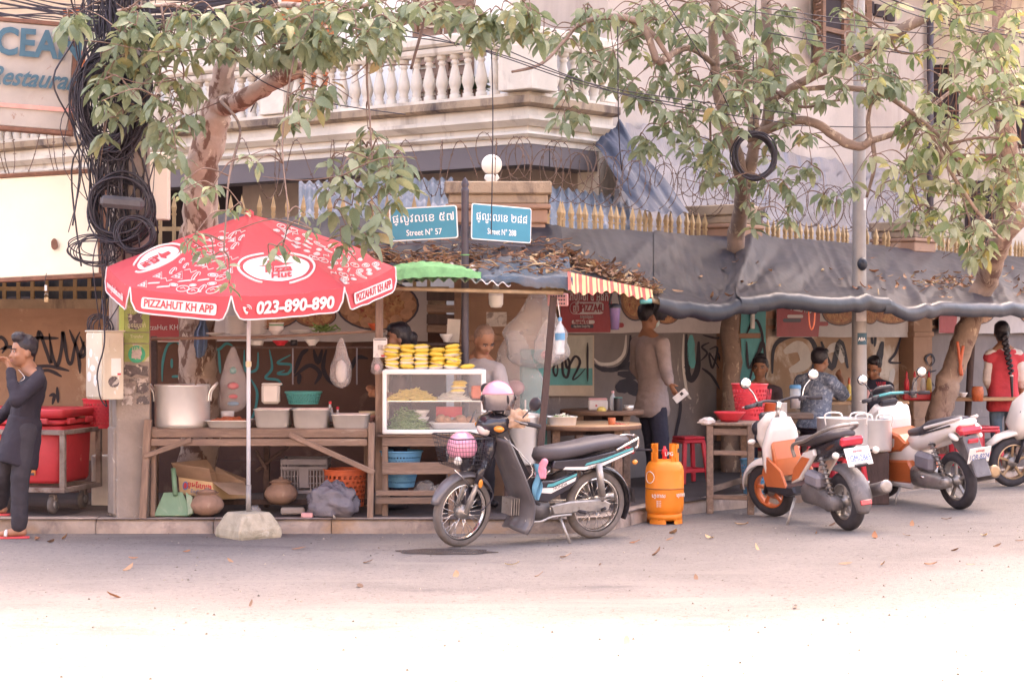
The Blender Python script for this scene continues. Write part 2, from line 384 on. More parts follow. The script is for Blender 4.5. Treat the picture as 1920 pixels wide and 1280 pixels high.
# ------------------------------------------------------------ ground
mb = MB(); mb.grid(lambda u, v: V((lerp(-90, 90, u), lerp(-30, 150, v), 0)), 4, 4); tag(mb.build('road', 'asphalt'), kind='structure')
KP = [(-14, 16.27), (.45, 16.27), (.80, 16.48), (1.02, 16.95), (1.32, 17.6), (1.85, 18.25), (5.25, 21.6), (14, 30.2)]   # kerb line, bottom of its face
pav = MB()
pts = [V((x, y, .118)) for x, y in KP]+[V((14, 60, .118)), V((-14, 60, .118))]
pav.add(pts, [list(range(len(pts)))])
pavo = tag(pav.build('pavement', 'pavement'), kind='structure')
def along(path, step):
 out = []; acc = 0
 for i in range(len(path)-1):
  a, b = V(path[i]), V(path[i+1]); L = (b-a).length; k = max(1, round(L/step))
  for j in range(k): out.append((a.lerp(b, j/k), a.lerp(b, (j+1)/k)))
 return out
for a, b in along(KP, .98):
 if b.x < -6.2 or a.x > 9: continue
 d = (b-a).normalized(); n = V((-d.y, d.x)); k = MB(); g = .004; L = (b-a).length
 a2 = a+d*g; b2 = b-d*g; h = .12+random.uniform(-.006, .006); nn = max(2, int(L/.12))
 prof = [(0, -.05), (.004, .03), (.012, h-.03), (.04, h), (.16, h+.002), (.17, -.05)]
 vs = []
 for i in range(nn+1):
  p = a2.lerp(b2, i/nn)
  for q, z in prof:
   j = .006*ns(p.x*7, p.y*7, z*9+q*20); vs.append(V((p.x+n.x*(q+j), p.y+n.y*(q+j), z+j*(z > .01))))
 np_ = len(prof)
 k.add(vs, [(i*np_+j, (i+1)*np_+j, (i+1)*np_+j+1, i*np_+j+1) for i in range(nn) for j in range(np_-1)]+[list(range(np_)), [nn*np_+j for j in range(np_)]], True)
 k.build('kerb_stone', 'kerb', pavo)
# puddle in the gutter under the moped and a damp stain farther out
D('puddle', (.09, .075, .072), .2, var=.1, sc=3, bump=.02, spec=.6)
D('damp', (.09, .075, .075), .35, var=.1, sc=5, bump=.3, bs=120, bd=.004)
def blot(c, a, b, m, name, z, sd):
 q = MB(); ring = [V((c[0]+a*cos(t)*(1+.35*ns(cos(t)*2+sd, sin(t)*2)), c[1]+b*sin(t)*(1+.35*ns(cos(t)*2+sd, sin(t)*2, 5)), z)) for t in [2*pi*i/40 for i in range(40)]]
 q.add(ring, [list(range(40))]); return tag(q.build(name, m), kind='structure')
g = G(835, 1034); blot(g, .34, .20, 'puddle', 'puddle_water', .004, 7)
# ------------------------------------------------------------ boundary wall with pillars, pickets, coping
RD_ = V((.6, .8)); C0 = V((-.13, 18.9))
def wr(t, off=0.0, z=0.0): p = C0+RD_*t+V((.8, -.6))*off; return V((p.x, p.y, z))     # point on the right wall, off = towards the street
def wl(x, off=0.0, z=0.0): return V((x, 18.9-off, z))                                   # point on the left wall
wall = thing('boundary_wall', 'tan plastered boundary wall with pillars and graffiti behind the food stalls', 'wall', (-.13, 18.9, 0))
def wallseg(fn, a, b, m, z0, z1, th=.2):
 q = MB(); p0, p1 = fn(a, 0), fn(b, 0); p2, p3 = fn(b, -th), fn(a, -th)
 q.add([V((p.x, p.y, z)) for z in (z0, z1) for p in (p0, p1, p2, p3)], [(0, 1, 5, 4), (1, 2, 6, 5), (2, 3, 7, 6), (3, 0, 4, 7), (4, 5, 6, 7)])
 return q.build('wall_panel', m, wall)
wallseg(wl, -12, -3.42, 'wall_tan', 0, 1.78); wallseg(wl, -3.42, -.63, 'wall_brown_shade', 0, 1.78)
wallseg(wr, .5, 4.0, 'wall_grey', 0, 1.78); wallseg(wr, 4.7, 8.55, 'wall_beige', 0, 1.78); wallseg(wr, 9.25, 16, 'wall_grey', 0, 1.78)
def molding(fn, a, b):
 base_m = 'wall_brown_shade' if fn is wl else 'wall_grey'  # left base is dark: under-table shade put into its colour
 for off, z0, z1, m in ((.05, 1.78, 1.86, 'wall_tan'), (.09, 1.86, 1.95, 'coping'), (.03, 1.66, 1.70, 'wall_tan'), (.06, .12, .42, base_m)):
  q = MB(); p = [fn(a, off), fn(b, off), fn(b, -.24), fn(a, -.24)]
  q.add([V((w.x, w.y, z)) for z in (z0, z1) for w in p], [(0, 1, 5, 4), (1, 2, 6, 5), (2, 3, 7, 6), (3, 0, 4, 7), (4, 5, 6, 7), (3, 2, 1, 0)]); q.build('wall_ledge', m, wall)
molding(wl, -12, -.63); molding(wr, .5, 4.0); molding(wr, 4.7, 8.55); molding(wr, 9.25, 16)
def pillar(c, rz, w, m='wall_tan', top=3.04):
 q = MB(); R = Matrix.Rotation(rz, 3, 'Z'); c = V((c[0], c[1], 0))
 q.box(c+V((0, 0, 1.30)), (w*.84, w*.84, 2.6), R, .008).build('pillar_shaft', m, wall)
 for z0, z1, k, mm in ((2.60, 2.65, .90, m), (2.65, 2.78, .94, m), (2.78, 2.83, 1.0, m), (2.83, 2.92, .95, 'coping'), (2.92, top, 1.02, 'coping'), (.1, .5, .92, m), (1.55, 1.62, .9, m), (1.95, 2.02, .9, m)):
  MB().box(c+V((0, 0, (z0+z1)/2)), (w*k, w*k, z1-z0-.002), R, .012).build('pillar_moulding', mm, wall)
pillar((-.13, 18.98), 0, .98)
ra = atan2(.8, .6)
for t in (4.35, 8.9): p = wr(t, -.1); pillar((p.x, p.y), ra, .66)
# pickets
pk = MB(); pk.add(*(lambda w, h, p: ([V((x*w, y*w, z)) for z in (0, h) for x, y in ((-1, -1), (1, -1), (1, 1), (-1, 1))]+[V((x*w*1.35, y*w*1.35, z)) for z in (h, h+.02) for x, y in ((-1, -1), (1, -1), (1, 1), (-1, 1))]+[V((x*w*.9, y*w*.9, h+.02)) for x, y in ((-1, -1), (1, -1), (1, 1), (-1, 1))]+[V((x*w*1.45, y*w*1.45, h+.075)) for x, y in ((-1, -1), (1, -1), (1, 1), (-1, 1))]+[V((0, 0, p))], [(0, 1, 5, 4), (1, 2, 6, 5), (2, 3, 7, 6), (3, 0, 4, 7), (8, 9, 13, 12), (9, 10, 14, 13), (10, 11, 15, 14), (11, 8, 12, 15), (12, 13, 14, 15), (8, 11, 10, 9), (16, 17, 21, 20), (17, 18, 22, 21), (18, 19, 23, 22), (19, 16, 20, 23), (20, 21, 24), (21, 22, 24), (22, 23, 24), (23, 20, 24)]))(.0165, .80, 1.0))
fence = thing('picket_fence', 'ochre spear-topped metal fence standing on the boundary wall', 'fence', (-.13, 18.98, 1.95))
pm = None
def picket(p, rz):
 global pm
 if pm is None: pm = pk.build('picket', 'gold_paint', fence, world=False); o = pm
 else: o = link('picket', pm.data, fence)
 q = W[fence].inverted() @ p; o.location = q; o.rotation_euler = (random.gauss(0, .012), random.gauss(0, .012), rz+random.gauss(0, .05))
x = -6.6
while x < -.72: picket(V((x, 19.0, 1.95)), 0); x += .135
for a, b in ((.68, 3.92), (4.78, 8.5), (9.3, 13.0)):
 t = a
 while t < b: picket(wr(t, -.1, 1.95), ra); t += .135
for z in (2.05, 2.62):
 q = MB(); q.bar((-9, 19.0, z), (-.6, 19.0, z), .03, .04); q.build('fence_rail', 'gold_paint', fence)
 for a, b in ((.5, 4.0), (4.7, 8.55), (9.25, 14)): q = MB(); q.bar(wr(a, -.1, z), wr(b, -.1, z), .03, .04); q.build('fence_rail', 'gold_paint', fence)
# globe lamp on the corner pillar
lg = thing('globe_lamp', 'unlit white globe lamp on the corner pillar', 'lamp', (-.13+.05-.12, 18.95, 3.04))
lx = P(922, 0, 18.95).x
MB().lathe([(.07, 3.042), (.08, 3.05), (.05, 3.075), (.075, 3.10), (.06, 3.135)], (lx, 18.95, 0), 16).build('lamp_base', 'plaster_white', lg)
MB().ell((lx, 18.95, 3.228), .098, None, 24, 16).build('globe', 'globe_white', lg)
# ------------------------------------------------------------ corner building with balcony
LD = V((-.78, .625)).normalized(); RR = V((.625, .78)).normalized(); BC = V((.17, 21.5))
def bl(t, i=0.0, z=0.0): p = BC+LD*t+RR*i; return V((p.x, p.y, z))          # left face: t along, i inwards
def br(t, i=0.0, z=0.0): p = BC+RR*t+LD*i; return V((p.x, p.y, z))          # right face
house = thing('corner_building', 'cream corner building with a balustraded balcony above the stalls', 'building', (BC.x, BC.y, 0))
path = [bl(16), bl(0), br(1.5)]
def sw(prof, m, name, pth=path): return MB().sweep(prof, [(p.x, p.y) for p in pth]).build(name, m, house)
sw([(-.02, 3.67), (-.02, 3.90), (-.35, 3.90), (-.35, 3.67)], 'plaster_cream', 'balcony_fascia')
sw([(.02, 3.74), (.05, 3.77), (.02, 3.80), (-.018, 3.80), (-.018, 3.74)], 'plaster_cream', 'balcony_moulding')
sw([(.03, 3.86), (.10, 3.92), (.10, 3.96), (-.1, 3.96), (-.1, 3.86)], 'plaster_cream', 'balcony_moulding')
sw([(.05, 3.962), (.05, 4.06), (-.1, 4.06), (-.1, 3.962)], 'plaster_cream', 'balcony_moulding')
sw([(.12, 4.062), (.16, 4.09), (.16, 4.17), (-.4, 4.17), (-.4, 4.062)], 'coping', 'balcony_ledge')
sw([(.10, 4.80), (.13, 4.83), (.13, 4.90), (.10, 4.93), (-.10, 4.93), (-.13, 4.90), (-.13, 4.83), (-.10, 4.80)], 'plaster_cream', 'handrail')
sw([(.07, 4.71), (.09, 4.74), (.09, 4.79), (-.09, 4.79), (-.09, 4.74), (-.07, 4.71)], 'plaster_cream', 'handrail')
sw([(.08, 4.172), (.08, 4.215), (-.09, 4.215), (-.09, 4.172)], 'plaster_cream', 'plinth')
bprof = [(.062, 0), (.062, .05), (.045, .055), (.055, .075), (.045, .095), (.060, .14), (.072, .18), (.066, .23), (.048, .31), (.034, .37), (.032, .385), (.046, .40), (.046, .418), (.034, .43), (.036, .445), (.058, .45), (.058, .495)]
bal = None
def baluster(p):
 global bal
 if bal is None: bal = MB().lathe(bprof, (0, 0, 0), 12).build('baluster', 'plaster_cream', house, world=False); o = bal
 else: o = link('baluster', bal.data, house)
 o.location = W[house].inverted() @ p; o.rotation_euler = (0, 0, random.uniform(0, 6))
def pier(fn, t, w=.3):
 p = fn(t, 0, 0); MB().box((p.x, p.y, 4.465), (w, w*.62, .49), Matrix.Rotation(atan2(LD.y, LD.x) if fn is bl else atan2(RR.y, RR.x), 3, 'Z'), .01).build('balustrade_pier', 'plaster_cream', house)
t = .46
while t < 12:
 if 3.58 < t < 4.02 or 7.6 < t < 8.0: t += .19; continue
 baluster(bl(t, 0, 4.215)); t += .19
pier(bl, 3.80, .40); pier(bl, 7.8, .40); MB().box((BC.x, BC.y, 4.465), (.46, .46, .49), Matrix.Rotation(atan2(LD.y, LD.x), 3, 'Z'), .01).build('balustrade_pier', 'plaster_cream', house)
for k in range(5): baluster(br(.45+.19*k, 0, 4.215))
pier(br, 1.42, .24)
# slab underside, porch, back walls
def quadbox(ps, z0, z1, m, name, parent=house):
 q = MB(); q.add([V((p.x, p.y, z)) for z in (z0, z1) for p in ps], [(0, 1, 2, 3), (4, 5, 6, 7), (0, 1, 5, 4), (1, 2, 6, 5), (2, 3, 7, 6), (3, 0, 4, 7)]); return q.build(name, m, parent)
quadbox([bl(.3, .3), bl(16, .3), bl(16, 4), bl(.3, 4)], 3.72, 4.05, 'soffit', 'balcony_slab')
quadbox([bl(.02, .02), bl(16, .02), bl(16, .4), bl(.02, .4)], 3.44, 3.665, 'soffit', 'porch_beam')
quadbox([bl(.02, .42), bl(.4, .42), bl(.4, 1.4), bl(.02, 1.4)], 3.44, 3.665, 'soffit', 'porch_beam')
quadbox([bl(.0, 3.2), bl(16, 3.2), bl(16, 3.4), bl(0, 3.4)], 0, 3.718, 'recess_shade', 'porch_wall')
quadbox([bl(1.3, 1.3), bl(16, 1.3), bl(16, 1.6), bl(1.3, 1.6)], 4.052, 7.0, 'plaster_white', 'upper_wall')
quadbox([bl(1.3, 1.6), bl(1.6, 1.6), bl(1.6, 4), bl(1.3, 4)], 4.052, 7.0, 'plaster_white', 'upper_wall')
quadbox([br(1.30, .0), br(1.62, .0), br(1.62, .3), br(1.30, .3)], 0, 3.66, 'plaster_cream', 'porch_column')
# tall plain wing on the right, unseen block above it added to shade the street
WG = [br(1.5, .02), br(1.5, 6), br(9.5, 6), br(9.5, .02)]
quadbox(WG, 0, 11.5, 'plaster_beige', 'side_wing')
q = MB(); up = [(-12, 24.8), (4.2, 24.8), (9.5, 31), (9.5, 40), (-12, 40)]
q.add([V((x, y, z)) for z in (7.0, 20.7) for x, y in up], [(0, 1, 2, 3, 4), (5, 6, 7, 8, 9)]+[(i, (i+1) % 5, 5+(i+1) % 5, 5+i) for i in range(5)]); q.build('shade_block', 'plaster_beige', house)
def shutter(c, w, h, ax, m, name='shutter', nsl=9, th=.04):
 ax = V((ax[0], ax[1], 0)); nrm = V((ax.y, -ax.x, 0)); R = Matrix((ax, -nrm, V((0, 0, 1)))).transposed()
 f = MB()
 for s in (-1, 1): f.box(c+ax*(s*(w/2-.035)), (.07, th, h), R)
 for s in (-1, 1): f.box(c+V((0, 0, s*(h/2-.035))), (w-.14, th, .07), R)
 fo = f.build(name, m, house)
 for i in range(nsl):
  z = -h/2+.07+(h-.14)*(i+.5)/nsl; MB().box(c+V((0, 0, z)), (w-.14, th*.5, (h-.14)/nsl*.85), R @ Matrix.Rotation(.5, 3, 'X')).build('slat', m, fo)
for t in (4.35, 4.80, 9.2): shutter(bl(t, 1.27, 5.15), .44, 2.1, LD, 'shutter_orange', 'door_shutter', 12)
for t in (2.05, 2.55): shutter(bl(t, 1.27, 5.15), .44, 2.1, LD, 'wood_brown', 'door_shutter', 12)
wc = br(6.42, -.03, 5.62)
MB().box(wc, (.62, .05, .86), Matrix.Rotation(atan2(RR.y, RR.x), 3, 'Z')).build('window_opening', 'recess_shade', house)
for dt, m in ((-.34, 'wood_brown'), (.34, 'wood_brown')): MB().box(wc+V((RR.x*dt, RR.y*dt, 0))+V((.78, -.6, 0))*.03, (.07, .08, .98), Matrix.Rotation(atan2(RR.y, RR.x), 3, 'Z')).build('window_frame', m, house)
for dz in (-.47, 0, .47): MB().box(wc+V((0, 0, dz))+V((.78, -.6, 0))*.035, (.66, .07, .06), Matrix.Rotation(atan2(RR.y, RR.x), 3, 'Z')).build('window_frame', 'wood_brown', house)
for tt, an in ((5.9, .9), (6.95, -.9)):
 R2 = Matrix.Rotation(atan2(RR.y, RR.x)+an, 3, 'Z') @ V((1, 0, 0)); shutter(br(tt, -.2, 5.62), .34, .9, R2, 'wood_brown', 'window_shutter', 8)
for k in range(4): MB().box(br(7.25+.3*k, -.01, 6.1-.02*k), (.24, .06, .16), Matrix.Rotation(atan2(RR.y, RR.x), 3, 'Z')).build('vent_opening', 'recess_shade', house)
# drain pipe on the wing and the neighbour beyond it
dp = br(9.3, -.06, 0); MB().tube([V((dp.x, dp.y, .1)), V((dp.x, dp.y, 9))], .05, 8).build('drain_pipe', 'pole_dark', house)
nb = thing('neighbour_building', 'cream neighbouring building with barred windows behind the right-hand tree', 'building', (9, 31, 0))
q = MB(); q.box((10.5, 32.5, 4.5), (9.0, 3, 9)); q.build('wall', 'plaster_cream', nb)
for i, (wx, wz) in enumerate(((6.6, 5.2), (7.4, 3.4), (8.2, 5.0))):
 wo = MB().box((wx, 30.985, wz), (.7, .04, 1.1)).build('window', 'recess_shade', nb)
 for k in range(6): MB().tube([(wx-.3+.12*k, 30.94, wz-.55), (wx-.3+.12*k, 30.94, wz+.55)], .012, 5).build('window_bar', 'rust', wo)
 for k in range(4): MB().tube([(wx-.35, 30.93, wz-.5+.33*k), (wx+.35, 30.93, wz-.5+.33*k)], .012, 5).build('window_bar', 'rust', wo)
MB().box((7.6, 30.93, 4.30), (3.6, .14, .12)).build('ledge', 'rust', nb); MB().box((7.6, 30.93, 2.6), (3.6, .14, .12)).build('ledge', 'rust', nb)
# ------------------------------------------------------------ tarpaulins and sheet roofs behind the fence
def cloth(fn, nu, nv, name, m, label, cat, wr_=.03, fs=3.0, sd=0):
 def f(u, v):
  p = fn(u, v); a = wr_*(ns(u*fs*2.1+sd, v*fs, sd)+.5*ns(u*fs*5+sd, v*fs*1.5, 3+sd)); return p+V((0, -.4*a, a))
 o = MB().grid(f, nu, nv).build(name, m); return tag(o, label, cat)
def bil(a, b, c, d): return lambda u, v: (a.lerp(b, u)).lerp(c.lerp(d, u), v)
cloth(bil(br(1.75, -.06, 4.02), br(9.4, -.06, 3.82), wr(2.5, -.5, 2.35), wr(9.0, -.5, 2.3)), 70, 24, 'tarpaulin', 'tarp_silver', 'large silvery purple tarpaulin roof sloping from the building to the fence', 'tarpaulin', .13, 11, 2)
cloth(bil(P(1112, 270, 22.3), P(1162, 230, 22.6), P(1200, 396, 20.9), P(1292, 402, 21.4)), 24, 24, 'tarpaulin', 'tarp_deep', 'dark blue tarpaulin flap closing the end of the silvery roof', 'tarpaulin', .07, 2.2, 8)
def corr(u, v):
 a = P(1035, 352, 20.6); b = P(1165, 420, 21.2); p = P(1030, 350, 21.8).lerp(P(1180, 372, 22.2), u).lerp(P(1030, 455, 19.9).lerp(P(1200, 470, 20.6), u), v); p.z += .02*sin(u*60); return p
tag(MB().grid(corr, 120, 6).build('sheet_roof', 'roof_sheet'), 'blue grey corrugated sheet roof just behind the pickets right of the pillar', 'roof')
def corr2(u, v):
 p = P(560, 342, 21.6).lerp(P(850, 335, 21.2), u).lerp(P(560, 420, 19.4).lerp(P(850, 415, 19.4), u), v); p.z += .02*sin(u*110); return p
tag(MB().grid(corr2, 220, 6).build('sheet_roof', 'roof_sheet'), 'blue grey corrugated sheet roof behind the pickets left of the pillar', 'roof')
tag(cloth(bil(V((-7, 19.12, 2.75)), V((-3.5, 19.12, 2.75)), V((-7, 19.12, 1.96)), V((-3.5, 19.12, 1.96))), 30, 8, 'tarpaulin', 'tarp_deep', 'dark blue backing sheet added as shade behind the pickets below the blank signboard', 'tarpaulin', .03, 4, 3))  # dark backing added to put shade behind the pickets
cloth(bil(V((-7, 19.0, 2.30)), V((-3.35, 19.0, 2.30)), V((-7, 17.25, 2.10)), V((-3.55, 17.25, 2.12))), 24, 10, 'tarpaulin', 'tarp_deep', 'dark tarpaulin roof over the wall behind the blank signboard', 'tarpaulin', .03, 4, 5)
q = MB()                                               # unseen houses behind the camera, added to block low sky light
for x0, x1, h_, y_ in ((-40, -13, 11, -10), (-12.6, 2, 13.5, -9), (2.4, 15, 10, -10.5), (15.5, 42, 12, -9.5)): q.box(((x0+x1)/2, y_-4, h_/2), (x1-x0, 8, h_))
tag(q.build('sky_block_houses', 'plaster_beige'), kind='structure')
# ------------------------------------------------------------ stall canopies
def wrpx(px, off=0.0):
 k = (px-960)/F; a = C0+V((.8, -.6))*off; t = (k*a.y-a.x)/(.6-.8*k); return t
def interp(tab, x):
 if x <= tab[0][0]: return tab[0][1]
 for (a, p), (b, q) in zip(tab, tab[1:]):
  if x <= b: return p+(q-p)*(x-a)/(b-a)
 return tab[-1][1]
BK = [(1040, 424), (1200, 432), (1350, 444), (1450, 448), (1600, 460), (1700, 466), (1800, 476), (2000, 486)]
FT = [(1040, 505), (1065, 513), (1140, 533), (1215, 549), (1260, 562), (1360, 560), (1430, 548), (1500, 552), (1560, 550), (1600, 560), (1700, 560), (1800, 566), (2000, 572)]
def fline(px): k = (px-960)/F; t = (k*17.95-1.22)/(.72-.69*k); return 17.95+.69*t
def can_r(px, v):                                   # v 0 at the fence, 1 at the front pole, beyond 1 the rolled edge
 t = wrpx(px, .1); yb = (C0+RD_*t+V((.8, -.6))*.1).y; b = P(px, interp(BK, px), yb); fpx = px
 f = P(px, interp(FT, px), fline(max(px, 1065)) if px > 1065 else 17.35)
 w = min(v, 1.0); p = b.lerp(f, w)
 p.z -= .10*sin(pi*w)*(.6+.8*ns(px/170., 1.5))
 fold = .09*ns(px/75.+w*1.8, w*1.2, 2)-.085*abs(ns(px/44.+w*2.4, w*.4, 7))-.045*abs(ns(px/20.-w*2.6, w*.4, 4))
 ridge = .10*max(0, 1-abs(((px-1395)/28+(w-.5)*1.5)))+.08*max(0, 1-abs((px-1560-60*w)/16.))*w+.07*max(0, 1-abs((px-1660-70*w)/13.))*w+.06*max(0, 1-abs((px-1850-40*w)/18.))*w
 p.z += fold*(.3+w)*(1-.8*w**4)+ridge*(1-.6*w**4)-.14*max(0, ns(px/85., 5.5))*max(0, w-.6)*2
 if v > 1:
  q = (v-1)/.5*2.7; r = .09+.012*ns(px/80., 3); p += V((.76*r*sin(q)*.75, -.65*r*sin(q), -r*(1-cos(q))*.95+.014*ns(px/36., v*1.5)+.05*max(0, ns(px/64., 2.2))*(1-v)))
 return p
def canr_fn(x0, x1): return lambda u, v: can_r(lerp(x0, x1, u), v*1.5 if x0 > 1200 else v)
def sheet(x0, x1, nu, nv, vmax, dz=0.0):
 return MB().grid(lambda u, v: can_r(lerp(x0, x1, u), v*vmax)+V((0, 0, dz)), nu, nv)
tag(sheet(1040, 1232, 46, 26, 1.0).build('tarpaulin_canopy', 'tarp_dark'), 'grey tarpaulin over the corner sagging under a heap of dry leaves beside the striped cloth', 'tarpaulin')
tag(sheet(1226, 1412, 60, 44, 1.5, .012).build('tarpaulin_canopy', 'tarp_dark'), 'grey tarpaulin canopy with rolled front edge above the standing man', 'tarpaulin')
tag(sheet(1380, 1660, 90, 44, 1.5, .03).build('tarpaulin_canopy', 'tarp_dark'), 'grey blue folded tarpaulin canopy around the steel lamp post', 'tarpaulin')
tag(sheet(1650, 2010, 90, 44, 1.5, .012).build('tarpaulin_canopy', 'tarp_dark'), 'grey tarpaulin canopy at the far right end over the woman in red', 'tarpaulin')
# left canopy
def can_l(u, v):
 p = P(395, 404, 18.72).lerp(P(1052, 424, 18.6), u).lerp(P(285, 520, 16.62).lerp(P(1066, 528, 16.72), u), v)
 p.z += -.07*sin(pi*v)+.05*ns(u*9, v*3)+.035*abs(ns(u*20+v*3, v*1.5, 2))+.02*abs(ns(u*40-v*5, v*2, 6)); return p
tag(MB().grid(can_l, 130, 36).build('tarpaulin_canopy', 'tarp_dark'), 'grey tarpaulin roof of the noodle stall covered with dead leaves behind the umbrella', 'tarpaulin')
def tb(u, v):
 if v < .7: p = can_l(lerp(.78, 1.01, u), lerp(.55, 1.0, v/.7))+V((0, -.01, .025))
 else: w = (v-.7)/.3; p = can_l(lerp(.78, 1.01, u), 1.0)+V((0, -.03-.02*sin(w*2), .025-w*.12*(.35+.65*u)))
 return p+V((0, 0, .02*ns(u*9, v*7, 5)))
tag(MB().grid(tb, 44, 26).build('tarpaulin', 'tarp_blue'), 'small blue tarpaulin hanging over the front of the noodle stall roof', 'tarpaulin')
MB_ = MB()
def cg(u, v):
 p = P(735, 530, 16.5).lerp(P(958, 535, 16.62), u); p.y += v*.7; p.z += .16*v+.016*sin(u*2*pi*11)+.03*sin(pi*u); return p
tag(MB_.grid(cg, 132, 8).build('corrugated_sheet', 'roof_asbestos'), 'grey corrugated roofing sheet at the stall front under the green cloth', 'roofing sheet')
def gc(u, v):
 p = P(732, 522, 16.46).lerp(P(902, 519, 16.5), u); h = .085*sin(pi*min(1, .25+u*.8))**.7
 p.y += -.05+v*.34; p.z += .035+h*sin(pi*min(v*1.05, 1))+.012*ns(u*14, v*5)-(.05 if v < .08 else 0)+.02*sin(pi*u); return p
tag(MB().grid(gc, 60, 18).build('cloth', 'cloth_green'), 'rumpled green cloth lying along the front of the stall roof', 'cloth')
# striped awning cloth
sc_ = MB(); NS = 16
def stp(u, v):
 px = lerp(1064, 1222, u); top = P(px, interp([(1064, 516), (1140, 533), (1222, 549)], px), lerp(16.75, 17.9, u))
 p = top+V((0, -.05-.16*v+.03*ns(u*7, v*2), -.16*v*(1-.55*u)-.02*sin(u*9)*v)); p.z += .012*sin(u*60)*v+.03; return p
for k in range(NS*3):
 ph = k % 6; sc_.use('stripe_red' if ph in (0, 1, 4) else 'stripe_cream')
 sc_.grid(lambda u, v: stp((k+u)/(NS*3), v), 2, 8)
tag(sc_.build('awning_cloth', None), 'red and cream striped awning cloth hanging at the corner of the canopies', 'awning')
# bamboo and wooden roof poles, teal pipe
D('bamboo', (.40, .30, .20), .7, var=.25, sc=9, bump=.2)
D('teal_pipe', (.12, .42, .40), .4, var=.1, sc=5, bump=.05)
def pole(name, a, b, r, m, label, cat='pole', n=8, group=None): return tag(MB().tube([a, a.lerp(b, .5), b], r, n).build(name, m), label, cat, group)
pole('roof_pole', P(700, 540, 16.66), P(1056, 549, 16.78), .018, 'bamboo', 'thin bamboo pole along the front of the noodle stall roof')
def rp(px, dz=-.045): p = can_r(px, 1.0); p.z += dz; p.y += .02; return p
tag(MB().tube([rp(x) for x in range(1222, 2010, 26)], .022, 8).build('roof_pole', 'bamboo'), 'long pole carrying the rolled front edge of the right canopies', 'pole')
tp = can_r(1229, 1.0); tag(MB().tube([P(1200, 566, tp.y-.06), P(1222, 564, tp.y-.05)], .022, 12).build('pipe_end', 'teal_pipe'), 'short teal pipe end poking out from under the rolled canopy edge', 'pipe')
# ------------------------------------------------------------ leaning stall posts
tag(MB().bar(P(1038, 556, 16.85), P(1010, 880, 16.85), .06, .05, (0, -1, 0), .006).build('stall_post', 'wood_dark'), 'dark leaning wooden post beside the hanging water bottle', 'post')
tag(MB().bar(P(711, 545, 16.72), P(711, 972, 16.72), .065, .06, (0, -1, 0), .006).build('stall_post', 'wood'), 'upright wooden post between the long stall table and the glass case', 'post')
pp = P(1812, 600, 23.0); tag(MB().tube([V((pp.x+.02, pp.y+.15, .12)), P(1826, 575, pp.y+.15)], .04, 8).build('stall_post', 'wood_dark'), 'dark round post leaning behind the slanting tree trunk', 'post')
# ------------------------------------------------------------ street sign post
sg = thing('street_sign_post', 'dark pole with two blue street name signs above the stall roof', 'street sign', (P(872, 0, 17.0).x, 17.0, .12))
sx = P(872, 0, 17.0).x
MB().lathe([(.032, .12), (.032, 2.83), (.034, 2.84), (.036, 2.86), (.028, 2.87), (.026, 2.88), (.034, 2.90), (.030, 2.925), (.004, 2.965)], (sx, 17.0, 0), 14).build('pole', 'pole_dark', sg)
def plate(pl, pr, name, khmer, latin):
 # pl, pr: left-top and right-top corners and lower ones
 tl, tr, bl_, br_ = pl[0], pr[0], pl[1], pr[1]; A = (tr-tl).normalized(); w = (tr-tl).length; B0 = (tl-bl_); B = (B0-A*B0.dot(A)).normalized(); h = B0.length; N_ = A.cross(B)
 c = (tl+tr+bl_+br_)/4
 def rr(w, h, r): return [(sx_*(w/2-r)+r*cos(a), sy_*(h/2-r)+r*sin(a)) for sx_, sy_, a0 in ((1, 1, 0), (-1, 1, pi/2), (-1, -1, pi), (1, -1, 1.5*pi)) for a in [a0+pi/2*i/5 for i in range(6)]]
 f = MB().slab(rr(w, h, .025), c-N_*.006, A, B, N_, .006).build('sign_panel', 'white_paint', sg)
 MB().slab(rr(w-.02, h-.02, .018), c+N_*.001, A, B, N_, .002).build('sign_field', 'sign_teal', f)
 text(khmer, .10, c+N_*.004+B*.045, A, B, 'white_paint', f, ext=.001)
 text(latin, .072, c+N_*.004-B*.078, A, B, 'white_paint', f, bold=.0006, sx=.82, ext=.001)
plate((P(731, 391, 17.05), P(731, 453, 17.05)), (P(858, 384, 16.98), P(858, 447, 16.98)), 'a', 'ផ្លូវលេខ ៥៧', 'Street N° 57')
plate((P(884, 381, 16.98), P(884, 449, 16.98)), (P(996, 391, 17.45), P(996, 455, 17.45)), 'b', 'ផ្លូវលេខ ២៨៨', 'Street N° 288')
br2 = MB(); br2.bar(P(745, 459, 17.04), P(866, 455, 17.0), .012, .016); br2.bar(P(878, 453, 17.0), P(985, 462, 17.4), .012, .016)
br2.build('sign_bracket', 'pole_dark', sg)
for c_, s_ in ((P(855, 463, 17.0), -1), (P(889, 463, 17.0), 1)):
 MB().tube(arc(c_, .035, 0, 1.6*pi, 14, V((s_, 0, 0))), .005, 6).build('scroll', 'pole_dark', sg)
MB().tube(arc((sx, 17.0, P(0, 478, 17).z), .034, 0, 2*pi, 12, V((1, 0, 0)), V((0, 1, 0)))[:-1], .006, 6, closed=True).build('cable_tie', 'cloth_green', sg)
